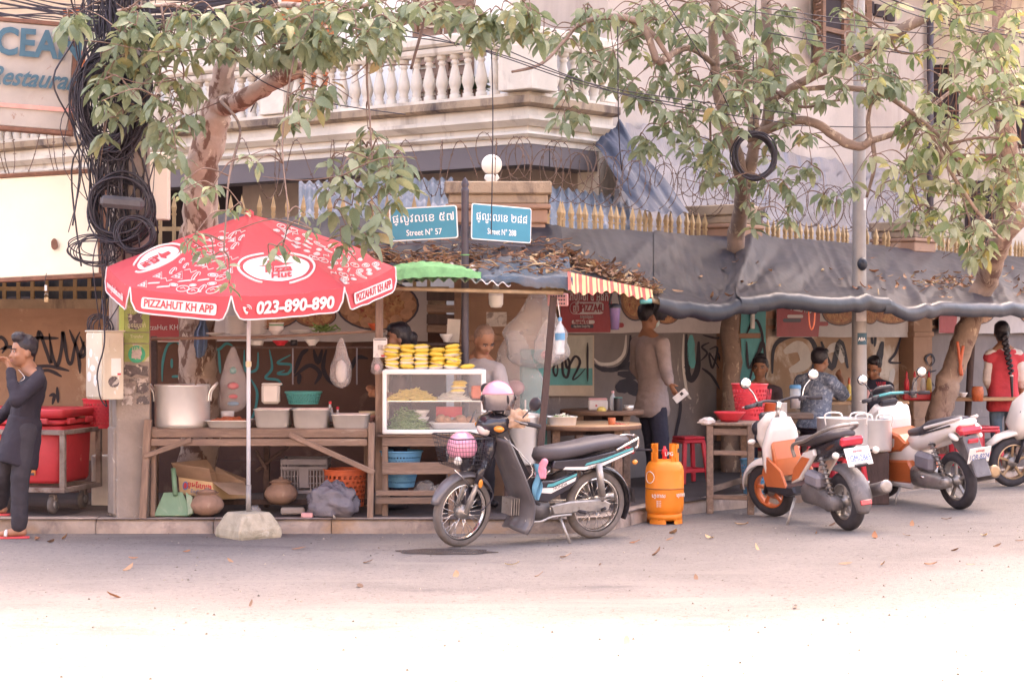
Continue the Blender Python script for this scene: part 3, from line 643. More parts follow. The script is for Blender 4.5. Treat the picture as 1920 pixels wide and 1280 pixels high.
# ------------------------------------------------------------ steel lamp post with stickers
lp = thing('lamp_post', 'tall grey steel post rising through the right canopy', 'lamp post', (P(1611, 0, 21.0).x, 21.0, .12))
lx, ly = P(1611, 0, 21.0).x, 21.0
MB().lathe([(.085, .12), (.082, 1.2), (.074, 2.4), (.062, 4.4), (.05, 8.5)], (lx, ly, 0), 18).build('pole', 'steel_pole', lp)
D('sticker_white', (.72, .66, .64), .6, var=.12, sc=20, bump=.1); D('sticker_navy', (.03, .09, .13), .5, var=.1, bump=0); D('ink', (.035, .03, .04), .6, var=.1, bump=0); D('print_red', (.55, .05, .07), .5, var=.08, bump=.05)
def curved(px0, py0, px1, py1, m, name, r=.0775, cx=lx, cy_=ly, par=lp):
 Y = cy_-r; k = MB(); z1 = P(0, py0, Y).z; z0 = P(0, py1, Y).z; x0 = P(px0, 0, Y).x-cx; x1 = P(px1, 0, Y).x-cx
 a0 = math.asin(max(-.99, min(.99, x0/r))); a1 = math.asin(max(-.99, min(.99, x1/r)))
 k.grid(lambda u, v: V((cx+(r+.004)*sin(lerp(a0, a1, u)), cy_-(r+.004)*cos(lerp(a0, a1, u)), lerp(z0, z1, v))), 6, 1); return k.build(name, m, par)
curved(1606, 576, 1625, 602, 'sticker_white', 'sticker'); curved(1619, 372, 1632, 394, 'sticker_white', 'sticker', .068)
curved(1608, 624, 1626, 646, 'sticker_navy', 'sticker', .079)
text('ABA', .05, P(1616, 636, ly-.088), (1, .25, 0), (0, 0, 1), 'white_paint', lp, sx=.85, bold=.001)
# black cap where the post leaves the tarpaulin
tag(recentre(MB().ell(P(1617, 495, 20.88), (.055, .05, .07), None, 10, 7).build('bag_tie', 'tarp_dark')), 'small dark plastic bundle tied to the steel post above the tarpaulin', 'bundle')
# ------------------------------------------------------------ concrete utility pole, meter box, boards
pc = P(243, 0, 16.55); PR = Matrix.Rotation(RD(25), 3, 'Z')
up_ = thing('utility_pole', 'square concrete utility pole plastered with torn stickers beside the stall', 'utility pole', (pc.x, pc.y, .12), RD(25))
q = MB(); w, d = .25, .30
q.box(V((pc.x, pc.y, 3.5)), (w, d-.05, 6.8), PR, .012); q.build('shaft', 'concrete', up_)
for sgn in (-1, 1):
 q = MB(); o = PR @ V((-.0, sgn*(d/2-.035), 0)); q.box(V((pc.x+o.x, pc.y+o.y, 3.5)), (w+.03, .055, 6.802), PR, .012); q.build('flange', 'concrete', up_)
q = MB(); o = PR @ V((-w/2-.01, 0, 0)); q.box(V((pc.x+o.x, pc.y+o.y, .50)), (.05, d-.09, .72), PR, .01); q.build('infill', 'concrete', up_)
q = MB(); q.box(V((pc.x+o.x, pc.y+o.y, 1.42)), (.05, d-.09, .4), PR, .01); q.build('infill', 'concrete', up_)
PA = PR @ V((1, 0, 0)); PN = PR @ V((0, -1, 0)); PF = V((pc.x, pc.y, 0))+PN*(d/2-.005)
D('poster_green', (.30, .37, .12), .6, var=.15, sc=9, bump=.15, spots=[((.5, .45, .36), 9, .62, .66, None)]); D('poster_lime', (.42, .56, .16), .6, var=.1, bump=.1); D('sticker_green', (.03, .36, .20), .5, var=.08, bump=0)
D('poster_print', (.60, .60, .38), .6, var=.1, bump=0); D('torn_paper', (.52, .46, .42), .8, var=.2, sc=20, bump=.2, spots=[((.25, .2, .18), 14, .5, .6, None)]); D('torn_dark', (.13, .11, .11), .8, var=.3, sc=25, bump=.2, spots=[((.5, .45, .4), 22, .56, .6, None)])
def stick(a0, a1, z0, z1, m, name='poster', off=.010, jag=0.0):
 pts = [(a0, z0), (a1, z0), (a1, z1), (a0, z1)]
 if jag: pts = [(lerp(x0, x1, k/6)+random.uniform(-jag, jag), lerp(y0, y1, k/6)+random.uniform(-jag, jag)) for (x0, y0), (x1, y1) in zip(pts, pts[1:]+pts[:1]) for k in range(6)]
 return MB().slab(pts, PF, PA, V((0, 0, 1)), PN, off).build(name, m, up_)
def zz(py): return P(0, py, 16.4).z
stick(-.125, -.085, zz(632), zz(556), 'poster_lime'); stick(-.083, .125, zz(622), zz(556), 'poster_green', off=.012); stick(-.083, .125, zz(643), zz(624), 'poster_green', off=.011); stick(-.083, .125, zz(678), zz(645), 'poster_green')
for i, (s_, py, sz) in enumerate((('Wing Money', 575, .042), ('Transfer', 584, .042), ('ផ្ទេរប្រាក់', 610, .05), ('Transfer', 631, .038), ('ប្រាក់', 654, .05))):
 text(s_, sz, PF+PA*.02+V((0, 0, zz(py)))+PN*.0135, PA, (0, 0, 1), 'poster_print', up_, sx=.85)
stick(-.05, .06, zz(616), zz(588), 'torn_dark', 'torn_paper', .014, .012)
MB().slab([(.072*cos(t), .072*sin(t)) for t in [2*pi*i/24 for i in range(24)]], PF+V((0, 0, zz(664)))+PA*.02, PA, V((0, 0, 1)), PN, .0125).build('round_sticker', 'sticker_green', up_)
stick(-.02, .055, zz(672), zz(656), 'torn_paper', 'torn_paper', .015, .008)
for a0, a1, p0, p1, m in ((-.1, .11, 704, 684, 'torn_dark'), (-.12, .12, 716, 709, 'torn_paper'), (-.09, .0, 738, 718, 'torn_paper'), (.02, .12, 736, 718, 'torn_dark'), (-.1, -.01, 758, 742, 'torn_paper'), (.03, .12, 757, 742, 'torn_dark')): stick(a0, a1, zz(p0), zz(p1), m, 'torn_paper', .009, .012)
text('ទូរស័ព្ទ', .03, PF+PA*.0+V((0, 0, zz(712)))+PN*.0105, PA, (0, 0, 1), 'ink', up_)
# electrical box
D('box_cream', (.60, .53, .42), .5, var=.08, sc=4, bump=.1, spots=[((.72, .69, .64), 9, .60, .63, None), ((.36, .27, .2), 11, .68, .72, None)])
bx = P(197, 0, 16.25); BR = Matrix.Rotation(RD(38), 3, 'Z')
eb = thing('electrical_box', 'cream metal electrical box with peeling stickers fixed to the concrete pole', 'electrical box', (bx.x, bx.y, P(0, 748, 16.25).z), RD(38))
zc = (P(0, 748, 16.25).z+P(0, 622, 16.25).z)/2; hh = P(0, 622, 16.25).z-P(0, 748, 16.25).z
MB().box((bx.x, bx.y, zc), (.18, .31, hh), BR, .006).build('case', 'box_cream', eb)
BX = BR @ V((-1, 0, 0)); BY = BR @ V((0, 1, 0)); BN = BR @ V((0, -1, 0))
MB().box(V((bx.x, bx.y, zc))+BX*.094, (.012, .285, hh-.03), BR, .004).build('door', 'box_cream', eb)
MB().box(V((bx.x, bx.y, zc+hh/2+.006)), (.20, .33, .012), BR, .003).build('lid', 'box_cream', eb)
for k in range(5): MB().box(V((bx.x, bx.y, zc+.11+.025*k))+BN*.158+(BR @ V((.0, 0, 0))), (.09, .01, .012), BR).build('louvre', 'box_cream', eb)
MB().box(V((bx.x, bx.y, zc-.01))+BN*.157+(BR @ V((.02, 0, 0))), (.085, .006, .14), BR).build('sticker', 'white_paint', eb)
MB().box(V((bx.x, bx.y, zc-.068))+BN*.161+(BR @ V((.045, 0, 0))), (.03, .003, .016), BR).build('sticker_mark', 'print_red', eb)
for da, dz, w2, h2 in ((.05, .1, .05, .07), (-.06, .06, .04, .03), (.08, -.09, .07, .08), (-.03, -.12, .06, .09), (.02, -.02, .08, .05), (.09, .02, .03, .08)):
 pts = [(w2/2*cos(t)*(1+.4*ns(t*3+dz*50)), h2/2*sin(t)*(1+.4*ns(t*3+da*70))) for t in [2*pi*i/14 for i in range(14)]]
 MB().slab(pts, V((bx.x, bx.y, zc+dz))+BX*.1005+BY*da, BY, V((0, 0, 1)), BX, .002).build('torn_sticker', 'white_paint', eb)
MB().slab([(.05*cos(t)*(1+.3*ns(t*3)), .045*sin(t)) for t in [2*pi*i/14 for i in range(14)]], V((bx.x, bx.y, zc-.13))+BN*.156, BR @ V((1, 0, 0)), V((0, 0, 1)), BN, .003).build('torn_sticker', 'torn_dark', eb)
# restaurant lightbox and the blank one below it
def board(tl, tr, bl_, th, name, label, face, frame_m, cat='sign'):
 A = (tr-tl).normalized(); w = (tr-tl).length; B = (tl-bl_); B = (B-A*B.dot(A)).normalized(); h = (tl-bl_).length; N_ = A.cross(B); c = tl+A*(w/2)-B*(h/2)
 r = thing(name, label, cat, c-B*(h/2)); Rm = Matrix((A, B, N_)).transposed()
 MB().box(c-N_*th/2, (w, h, th), Rm, .006).build('panel', face, r)
 for s in (-1, 1): MB().box(c+B*(s*(h/2+.018))-N_*th/2, (w+.08, .035, th+.03), Rm, .004).build('frame_rail', frame_m, r)
 for s in (-1, 1): MB().box(c+A*(s*(w/2+.02))-N_*th/2, (.035, h-.002, th+.02), Rm, .004).build('frame_rail', frame_m, r)
 return r, A, B, N_, c, w, h
r, A, B, N_, c, w, h = board(P(-190, 24, 16.5), P(140, 52, 16.7), P(-190, 220, 16.5), .14, 'restaurant_sign', 'rusty weathered restaurant signboard with blue lettering at the upper left', 'sign_face', 'rust')
o = P(141, 112, 16.68)
text('OCEAN', .315, P(156, 92, 16.67)+N_*.003, A, B, 'ocean_blue', r, al='RIGHT', bold=.010, ext=.002, sx=.86)
text('Restaurant', .215, P(158, 156, 16.67)+N_*.003, A, B, 'ocean_blue', r, al='RIGHT', shear=.45, bold=.004, ext=.002, sx=.84)
MB().box(P(30, 199, 16.62)+N_*.004, (1.0, .035, .006), Matrix((A, B, N_)).transposed()).build('stripe', 'faded_red', r)
r, A, B, N_, c, w, h = board(P(-180, 345, 17.3), P(178, 324, 17.0), P(-180, 530, 17.3), .15, 'blank_signboard', 'blank cream signboard with rust spots below the restaurant sign', 'sign_blank', 'rust')
MB().slab([(.03*cos(t)*(1+.4*ns(t*2)), .05*sin(t)) for t in [2*pi*i/12 for i in range(12)]], P(104, 458, 17.05)+N_*.02, A, B, N_, .006).build('torn_hole', 'rust', r)
# padlock on a wire
pl = thing('padlock', 'small padlock hanging on a wire below the blank signboard', 'padlock', P(87, 568, 17.0))
MB().tube([P(87, 512, 17.0), P(84, 530, 17.0), P(87, 545, 17.0)], .003, 5).build('wire', 'cable', pl)
MB().box(P(86, 540, 17.0), (.022, .01, .05), None, .003).build('tag', 'white_paint', pl)
MB().tube(arc(P(87, 553, 17.0), .014, -.3, pi+.3, 10), .004, 6).build('shackle', 'steel_pole', pl); MB().box(P(87, 562, 17.0), (.04, .016, .045), None, .005).build('body', 'gold_paint', pl)
# blue black plastic and folded paper on the wall end by the tree
# ------------------------------------------------------------ black cables: bundles, coils and strings
def coil(c, rx, rz, turns, r, name, label, seed, jit=.12, tiltv=.25, Yd=.05, cat='cable coil', ties=0):
 rnd = random.Random(seed); root = thing(name, label, cat, c-V((0, 0, rz)))
 for k in range(turns):
  n = 40; ph = rnd.uniform(0, 6); e1, e2 = 1+rnd.uniform(-jit, jit), 1+rnd.uniform(-jit, jit); o = V((rnd.gauss(0, rx*jit*.6), rnd.gauss(0, Yd), rnd.gauss(0, rz*jit*.6))); ty = rnd.gauss(0, tiltv)
  pts = [c+o+V((rx*e1*cos(t)*(1+.04*sin(3*t+ph)), rx*ty*sin(t+ph), rz*e2*sin(t)*(1+.04*sin(2*t+ph)))) for t in [2*pi*i/n for i in range(n)]]
  MB().tube(pts, r*rnd.uniform(.8, 1.3), 5, closed=True).build('cable_loop', 'cable', root)
 for k in range(ties):
  a = rnd.uniform(0, 6); MB().tube(arc(c+V((rx*cos(a), -.02, rz*sin(a))), .03, 0, 2*pi, 8, V((cos(a), 0, sin(a))), V((0, 1, 0)))[:-1], .008, 5, closed=True).build('red_tie', 'print_red', root)
 return root
coil(P(208, 190, 16.3), .235, .37, 62, .0055, 'cable_coil', 'great hanging coil of black cable with red ties beside the restaurant sign', 3, .28, .35, .08, ties=4)
coil(P(228, 392, 16.3), .25, .26, 14, .008, 'cable_coil', 'large loose black cable coil looped around the utility pole below the big coil', 4, .10, .2, .05)
coil(P(252, 440, 16.2), .15, .14, 12, .006, 'cable_coil', 'small tight black cable coil on the pole just above the umbrella', 5, .12, .2)
coil(P(178, 468, 16.3), .17, .10, 8, .005, 'cable_coil', 'thin loose cable loops sticking out left of the utility pole above the umbrella', 6, .3, .5)
coil(P(188, 612, 16.5), .09, .10, 6, .005, 'cable_coil', 'little cable coil tucked behind the cream electrical box', 16, .2, .4)
coil(P(1415, 292, 19.0), .19, .215, 18, .008, 'cable_coil', 'round black cable coil hanging from the middle tree', 7, .07, .15)
cb = thing('cable_bundle', 'thick bundle of black cables running down the utility pole', 'cables', (pc.x, pc.y-.15, 1.2))
rnd = random.Random(5)
for k in range(84):
 x0 = rnd.gauss(214, 27); pts = [P(x0+rnd.gauss(0, 16)+(rnd.gauss(0, 6) if i else 0), y, 16.34+rnd.uniform(-.12, .12)) for i, y in enumerate((-40, 60, 150, 240, 320, 400+rnd.uniform(-60, 100)))]
 MB().tube(bez(pts, 5), rnd.uniform(.003, .008), 5).build('cable', 'cable', cb)
cb2 = thing('overhead_cables', 'mass of black overhead cables strung from the utility pole to the right at the top', 'cables', P(250, 60, 16.5))
for k in range(34):
 y0 = rnd.uniform(-6, 62); pts = [P(170+rnd.uniform(-20, 40), y0, 16.5), P(300, y0*.75+rnd.uniform(-8, 16), 16.4), P(420, y0*.6-6+rnd.uniform(-10, 12), 16.3), P(520, y0*.4-20, 16.2)]
 MB().tube(bez(pts, 6), rnd.uniform(.005, .011), 5).build('cable', 'cable', cb2)
for k in range(14):
 y0 = rnd.uniform(0, 40); pts = [P(170, y0+10, 16.5), P(100, y0+rnd.uniform(-12, 12), 16.7), P(-20, y0-20+rnd.uniform(-20, 30), 17)]
 MB().tube(bez(pts, 6), rnd.uniform(.004, .008), 5).build('cable', 'cable', cb2)
for k in range(7):
 x0 = 180+rnd.uniform(-25, 60); pts = [P(x0, 420, 16.3), P(x0-20+rnd.uniform(-20, 20), 480, 16.25), P(x0+rnd.uniform(-30, 20), 530, 16.25), P(190+rnd.uniform(-6, 14), 600+rnd.uniform(-10, 40), 16.3)]
 MB().tube(bez(pts, 6), .005, 5).build('cable', 'cable', cb2)
MB().tube(bez([P(192, 560, 16.1), P(196, 640, 15.98), P(184, 690, 16.0), P(182, 712, 16.02)], 6), .007, 5).build('cable', 'cable', cb2)
MB().tube(bez([P(183, 712, 16.02), P(188, 745, 16.05), P(200, 762, 16.1), P(196, 745, 16.3)], 6), .006, 5).build('cable', 'cable', cb2)
D('splice', (.075, .07, .078), .6, var=.2, sc=10, bump=.3)
tag(recentre(MB().box(P(230, 380, 16.15), (.36, .1, .10), Matrix.Rotation(.08, 3, 'Y'), .03).build('splice_box', 'splice')), 'dark ribbed cable splice box inside the loose coil on the pole', 'splice box')
tag(recentre(MB().box(P(296, 350, 17.2), (.20, .12, .58), None, .01).build('rusty_cabinet', 'sign_blank')), 'pale rusty cabinet fixed behind the pole left of the tree trunk', 'cabinet')
wires = [[(470, 45, 17), (700, 62, 17.2), (900, 92, 17.5), (1120, 160, 18), (1320, 192, 18.4), (1500, 215, 19)], [(560, 10, 17), (880, 88, 17.4), (1100, 160, 18), (1300, 200, 18.5)], [(870, 60, 17), (1170, 178, 18), (1480, 232, 19)], [(1240, -10, 18), (1330, 130, 18.5), (1390, 250, 18.9)], [(1418, -10, 18.6), (1412, 130, 18.8), (1414, 245, 19)],
 [(1430, 15, 19), (1600, 38, 19.3), (1790, 55, 19.5), (1960, 75, 19.8)], [(1620, -15, 18), (1720, 30, 18.4), (1960, 92, 19)], [(1440, 62, 19), (1650, 95, 19.3), (1960, 130, 19.8)], [(1500, 60, 19), (1760, 110, 19.4)], [(1470, 235, 20), (1700, 238, 20.4), (1960, 220, 21)], [(920, 60, 16.9), (924, 210, 16.95), (921, 440, 17.0)], [(1158, 50, 18), (1160, 240, 18.2), (1166, 320, 18.6)], [(480, 20, 17), (500, 130, 17), (470, 210, 17.2)], [(380, 40, 16.5), (480, 145, 16.8), (600, 190, 17), (760, 215, 17.6)], [(1640, -10, 18), (1800, 40, 18.5), (1930, 66, 19)], [(1645, -12, 18), (1800, 46, 18.5), (1930, 74, 19)], [(1390, 20, 18.4), (1700, 60, 19), (1940, 80, 19.5)]]
LN = ['topmost wire sweeping from the left tree across the balcony', 'second wire crossing the balcony balusters', 'black wire passing the balcony corner and the middle tree', 'wire dropping steeply to the hanging cable coil', 'vertical wire holding the hanging cable coil', 'nearly level wire before the shuttered window', 'bright wire descending at the top right corner', 'wire passing under the shuttered window', 'short wire beside the drain pipe at the top', 'level wire behind the branches right of the steel post', 'thin vertical wire in front of the globe lamp', 'thin vertical wire before the blue tarpaulin flap', 'short hanging wire by the orange shutters', 'wire slanting down before the white balustrade pier', 'upper of the paired wires at the top right', 'lower of the paired wires at the top right', 'long wire over the middle tree to the right edge']
for pts, lb in zip(wires, LN):
 w_ = bez([P(*p) for p in pts], 8); tag(MB().tube(w_, .0055, 5).build('overhead_wire', 'cable'), lb, 'wire')
# ------------------------------------------------------------ barbed wire coils above the fence
def concertina(fn, L, R, turns, label, seed, m='rust_wire'):
 rnd = random.Random(seed); q = MB(); n = turns*22; pts = []
 for i in range(n+1):
  t = i/n; a = 2*pi*turns*t*(1 if True else -1); rr = R*(1+.18*ns(t*turns*.9, seed)); base, d, nn = fn(t*L)
  pts.append(base+nn*(rr*.75*cos(a))+V((0, 0, rr*sin(a)))+d*(.10*sin(a*.5+seed)))
 q.tube(pts, .0042, 4, caps=False)
 for i in range(2, n-1, 2):
  p = pts[i]
  for s in range(2): dv = V((rnd.uniform(-1, 1), rnd.uniform(-1, 1), rnd.uniform(-1, 1))).normalized()*.017; q.tube([p-dv, p+dv], .0035, 3, caps=False)
 return tag(q.build('barbed_wire', m, fix=False), label, 'barbed wire')
fr = lambda t: (wr(t+.2, -.1, 3.18), V((.6, .8, 0)), V((.8, -.6, 0)))
concertina(fr, 4.0, .26, 15, 'rusty barbed wire coil above the pickets right of the corner pillar', 1)
concertina(lambda t: (wr(t+3.9, -.1, 3.15), V((.6, .8, 0)), V((.8, -.6, 0))), 5.2, .27, 22, 'barbed wire coil above the far pickets around the steel post', 2)
concertina(lambda t: (wr(t+.3, -.4, 3.36), V((.6, .8, 0)), V((.8, -.6, 0))), 5.5, .22, 17, 'second higher barbed wire coil before the silvery tarpaulin', 4)
concertina(lambda t: (V((-2.6+t, 19.0, 3.2)), V((1, 0, 0)), V((0, 1, 0))), 2.6, .27, 10, 'rusty barbed wire coil above the pickets left of the corner pillar', 5)
concertina(lambda t: (V((-6.0+t, 19.0, 3.35)), V((1, 0, 0)), V((0, 1, 0))), 2.6, .27, 11, 'barbed wire coil between the two signboards at the left', 6)
# dead leaves lying on the canopies
D('dry_leaf', (.28, .17, .11), .85, var=.3, sc=20, bump=.2, pal=[(0, (.12, .07, .05)), (.3, (.22, .12, .08)), (.55, (.36, .22, .14)), (.75, (.30, .13, .07)), (.9, (.50, .34, .20)), (1, (.60, .46, .28))], thin=.15)
def curl(q, p, s, rnd, lift=.0, nrm=V((0, 0, 1))):
 a = rnd.uniform(0, 2*pi); A, B, _ = frame(nrm+V((rnd.gauss(0, .35), rnd.gauss(0, .35), 0)), V((cos(a), sin(a), 0))); N_ = nrm; w = s*rnd.uniform(.28, .5); cu = rnd.uniform(.1, .5)*s
 vs = []
 for i, (t, ww) in enumerate(((-1, .05), (-.5, .8), (.1, 1), (.6, .7), (1, .05))):
  bend = N_*(cu*t*t*.7+s*.08*rnd.random())
  for k in (-1, 0, 1): vs.append(p+A*(t*s)+B*(k*w*ww)+bend+N_*(abs(k)*cu*.5*rnd.uniform(.3, 1)+lift))
 q.add(vs, [(i*3+j, i*3+j+1, i*3+j+4, i*3+j+3) for i in range(4) for j in range(2)], True)
rnd = random.Random(9); q = MB()
for k in range(2300):
 u, v = rnd.random(), rnd.random(); d_ = math.exp(-((v-.62)/.22)**2)*(1 if u > .42 else .2)*(.35+.65*(ns(u*8, v*5, 3) > -.15))
 if rnd.random() < d_: p = can_l(u, v); curl(q, p+V((0, 0, rnd.uniform(.005, .045 if .45 < v < .85 else .02))), rnd.uniform(.03, .065), rnd)
for k in range(160):
 u, v = rnd.uniform(.5, 1), rnd.uniform(.3, .95); p = can_l(u, v)+V((0, 0, .05)); a = rnd.uniform(0, 6); L = rnd.uniform(.1, .32); d_ = V((cos(a)*L, sin(a)*L*.6, rnd.uniform(-.03, .06))); q.tube([p, p+d_*.5+V((0, 0, .02)), p+d_], .004, 4)
tag(q.build('leaf_litter', 'dry_leaf', fix=False), 'heap of brown dead leaves and twigs on the noodle stall roof', 'leaf litter', kind='stuff')
q = MB()
for k in range(1500):
 px = rnd.uniform(1050, 1240); v = rnd.uniform(.35, 1.0); vc = .62+.38*(px-1050)/190
 if rnd.random() < math.exp(-((v-vc)/.13)**2): curl(q, can_r(px, v)+V((0, 0, rnd.uniform(.005, .06))), rnd.uniform(.03, .06), rnd)
for k in range(150):
 px = rnd.uniform(1240, 1960); v = rnd.uniform(.25, .98);
 if rnd.random() < (.3 if px < 1600 else .9): curl(q, can_r(px, v)+V((0, 0, .03)), rnd.uniform(.03, .065), rnd)
for k in range(110): px = rnd.gauss(1790, 45); v = rnd.gauss(.66, .06); curl(q, can_r(px, min(v, .98))+V((0, 0, .03+rnd.uniform(0, .03))), rnd.uniform(.03, .06), rnd)
tag(q.build('leaf_litter', 'dry_leaf', fix=False), 'brown dead leaves scattered and heaped on the right tarpaulins', 'leaf litter', kind='stuff')
# ------------------------------------------------------------ palette for goods
D('alu', (.86, .83, .80), .36, .55, var=.05, sc=6, bump=.04, rvar=.06); D('steel', (.84, .80, .76), .32, .6, var=.05, sc=6, bump=.02, rvar=.06)
D('porcelain', (.74, .70, .67), .3, var=.05, sc=8, bump=.02); D('porcelain_blue', (.45, .46, .55), .35, var=.05, bump=.02); D('porcelain_green', (.16, .36, .2), .35, var=.1, bump=.02)
D('plastic_red', (.60, .045, .06), .4, var=.1, sc=6, bump=.05); D('plastic_orange', (.60, .13, .055), .4, var=.1, bump=.05); D('plastic_teal', (.06, .30, .28), .4, var=.1, bump=.05); D('plastic_blue', (.10, .28, .45), .45, var=.1, bump=.05)
D('plastic_grey', (.20, .185, .21), .5, var=.12, bump=.05); D('plastic_white', (.70, .66, .63), .45, var=.06, bump=.05); D('plastic_pink', (.68, .36, .36), .5, var=.1, bump=.05); D('plastic_cream', (.72, .60, .40), .5, var=.08, bump=.05)
D('plastic_green', (.15, .26, .16), .5, var=.15, bump=.1, spots=[((.36, .36, .27), 5, .52, .7, None)]); D('plastic_black', (.03, .027, .034), .4, var=.15, bump=.05)
D('clay', (.30, .185, .135), .9, var=.2, sc=7, bump=.35, spots=[((.16, .105, .09), 5, .55, .7, None), ((.42, .29, .22), 9, .6, .7, None)])
D('cardboard', (.37, .245, .17), .85, var=.1, sc=8, bump=.1); D('card_yellow', (.60, .42, .24), .7, var=.1, bump=.05); D('card_in', (.42, .27, .165), .9, var=.1, bump=.1)
D('film', (.72, .68, .68), .18, var=.1, sc=8, bump=.8, bs=16, bd=.03, clear=.78, spec=.8); D('film_dark', (.20, .185, .215), .22, var=.2, sc=6, bump=.9, bs=18, bd=.03, clear=.18, spec=.7); D('film_milky', (.62, .58, .57), .3, var=.1, sc=6, bump=.8, bs=9, bd=.03, clear=.66, spec=.7)
D('glass', (.85, .85, .85), .05, var=0, bump=0, clear=.93, spec=.6); D('pet', (.8, .84, .86), .08, var=.02, bump=.3, bs=25, clear=.6, spec=.7)
D('noodle', (.78, .58, .16), .5, var=.15, sc=30, bump=.3, bs=90); D('noodle_white', (.76, .70, .58), .5, var=.1, sc=30, bump=.3); D('greens', (.17, .30, .09), .6, var=.3, sc=30, bump=.2, pal=[(0, (.10, .20, .05)), (.5, (.2, .34, .10)), (1, (.34, .46, .2))])
D('meat', (.42, .22, .12), .5, var=.35, sc=22, bump=.6, bs=50); D('chili', (.50, .13, .05), .5, var=.3, sc=22, bump=.6, bs=60)
D('pack_yellow', (.74, .53, .09), .3, var=.1, sc=20, bump=.5, bs=35, bd=.01); D('pack_white', (.80, .74, .66), .3, var=.08, sc=20, bump=.4, bs=35); D('pack_brown', (.34, .14, .06), .4, var=.2, sc=40, bump=0)
D('check_blue', (.16, .22, .33), .85, var=.2, sc=30, bump=.3); D('paper', (.70, .66, .62), .8, var=.08, sc=10, bump=.1)
# ------------------------------------------------------------ long wooden stall table
def plank(a, b, w, h, parent, m='wood_h', name='plank', up=(0, 0, 1), bev=.005):
 """a plank in its own axes: x along the length"""
 a, b = V(a), V(b); A = (b-a).normalized(); r, u, d = frame(A, up); L = (b-a).length
 q = MB().box((0, 0, 0), (L, w, h), None, bev); o = q.build(name, m, parent, world=False)
 M = Matrix((( A.x, r.x, u.x, 0), (A.y, r.y, u.y, 0), (A.z, r.z, u.z, 0), (0, 0, 0, 1))); M.translation = (a+b)/2
 o.matrix_local = (W[parent].inverted() @ M) if parent is not None else M
 return o
TY = 16.42; TB = 17.15
st = thing('stall_table', 'long grey weathered wooden stall table with braces behind the umbrella base', 'table', (P(480, 0, 16.8).x, 16.8, .12))
zt = P(0, 803, TY).z
for i in range(5): y = TY+.05+i*.15; plank((P(280, 0, TY).x, y+.07, zt-.012), (P(692, 0, TY).x, y+.07, zt-.012), .142, .022, st, name='top_plank')
plank(P(284, 812, TY-.02), P(690, 812, TY-.02), .03, .07, st, name='apron_board'); plank(P(283, 829, TY-.035), P(689, 829, TY-.035), .028, .058, st, name='apron_board')
plank(P(278, 786, TY-.04), P(268, 972, TY-.04), .06, .055, st, name='leg', up=(0, 1, 0)); plank(P(289, 800, TY+.02), P(287, 968, TY+.02), .04, .045, st, name='leg', up=(0, 1, 0)); plank(P(697, 792, TY-.05), P(694, 974, TY-.05), .05, .055, st, name='leg', up=(0, 1, 0))
plank(P(292, 806, TB), P(291, 950, TB), .05, .05, st, name='leg', up=(0, 1, 0)); plank(P(688, 806, TB), P(688, 950, TB), .05, .05, st, name='leg', up=(0, 1, 0)); plank(P(500, 806, TB), P(500, 950, TB), .05, .05, st, name='leg', up=(0, 1, 0), m='wood_dark')
plank(P(270, 855, TY-.085), P(359, 824, TY-.06), .02, .042, st, name='brace'); plank(P(542, 814, TY-.07), P(702, 886, TY-.09), .02, .045, st, name='brace')
plank(P(300, 941, 17.0), P(690, 940, 17.0), .04, .045, st, name='stretcher', m='wood_dark'); plank(P(478, 842, 17.0), P(500, 880, 17.0), .03, .03, st, name='brace', m='wood_dark', up=(0, 1, 0)); plank(P(540, 836, 17.1), P(480, 884, 17.1), .03, .04, st, name='brace', m='wood_dark', up=(0, 1, 0))
# rack with two shelves above the table
rk = thing('shelf_rack', 'thin wooden rack of two shelves holding plates above the stall table', 'rack', (P(480, 0, 17.0).x, 17.0, .9))
plank(P(289, 630, 16.95), P(290, 802, 16.95), .05, .04, rk, name='post', up=(0, 1, 0), m='wood_dark')
zs1 = P(0, 632, 16.9).z
plank(P(285, 635, 16.78), P(500, 633, 16.78), .05, .022, rk, name='shelf_board'); plank(P(498, 632, 16.78), P(724, 620, 16.8), .05, .022, rk, name='shelf_board')
for i in range(3): plank(P(290, 634, 16.9+.1*i), P(505, 631, 16.9+.1*i), .095, .018, rk, name='shelf_board'); plank(P(500, 631, 16.9+.1*i), P(722, 620, 16.9+.1*i), .095, .018, rk, name='shelf_board')
plank(P(283, 636, 16.9), P(300, 636, 16.9), .3, .02, rk, name='shelf_board')
for i in range(2): plank(P(440, 651, 17.0+.11*i), P(712, 651, 17.0+.11*i), .10, .02, rk, name='shelf_board', m='wood_dark')
for x in (549, 669): plank(P(x, 652, 16.95), P(x, 721, 16.95), .012, .022, rk, name='bracket', m='plastic_grey', up=(0, 1, 0))
# ------------------------------------------------------------ generic vessels
def lath(name, prof, loc, m, label, cat, n=24, group=None, tilt=None, sx=1):
 o = MB().lathe(prof, (0, 0, 0), n).build(name, m); o.location = loc; W[o] = Matrix.Translation(V(loc))
 if tilt: o.rotation_euler = tilt
 return tag(o, label, cat, group)
def put(px, py, Y): return P(px, py, Y)
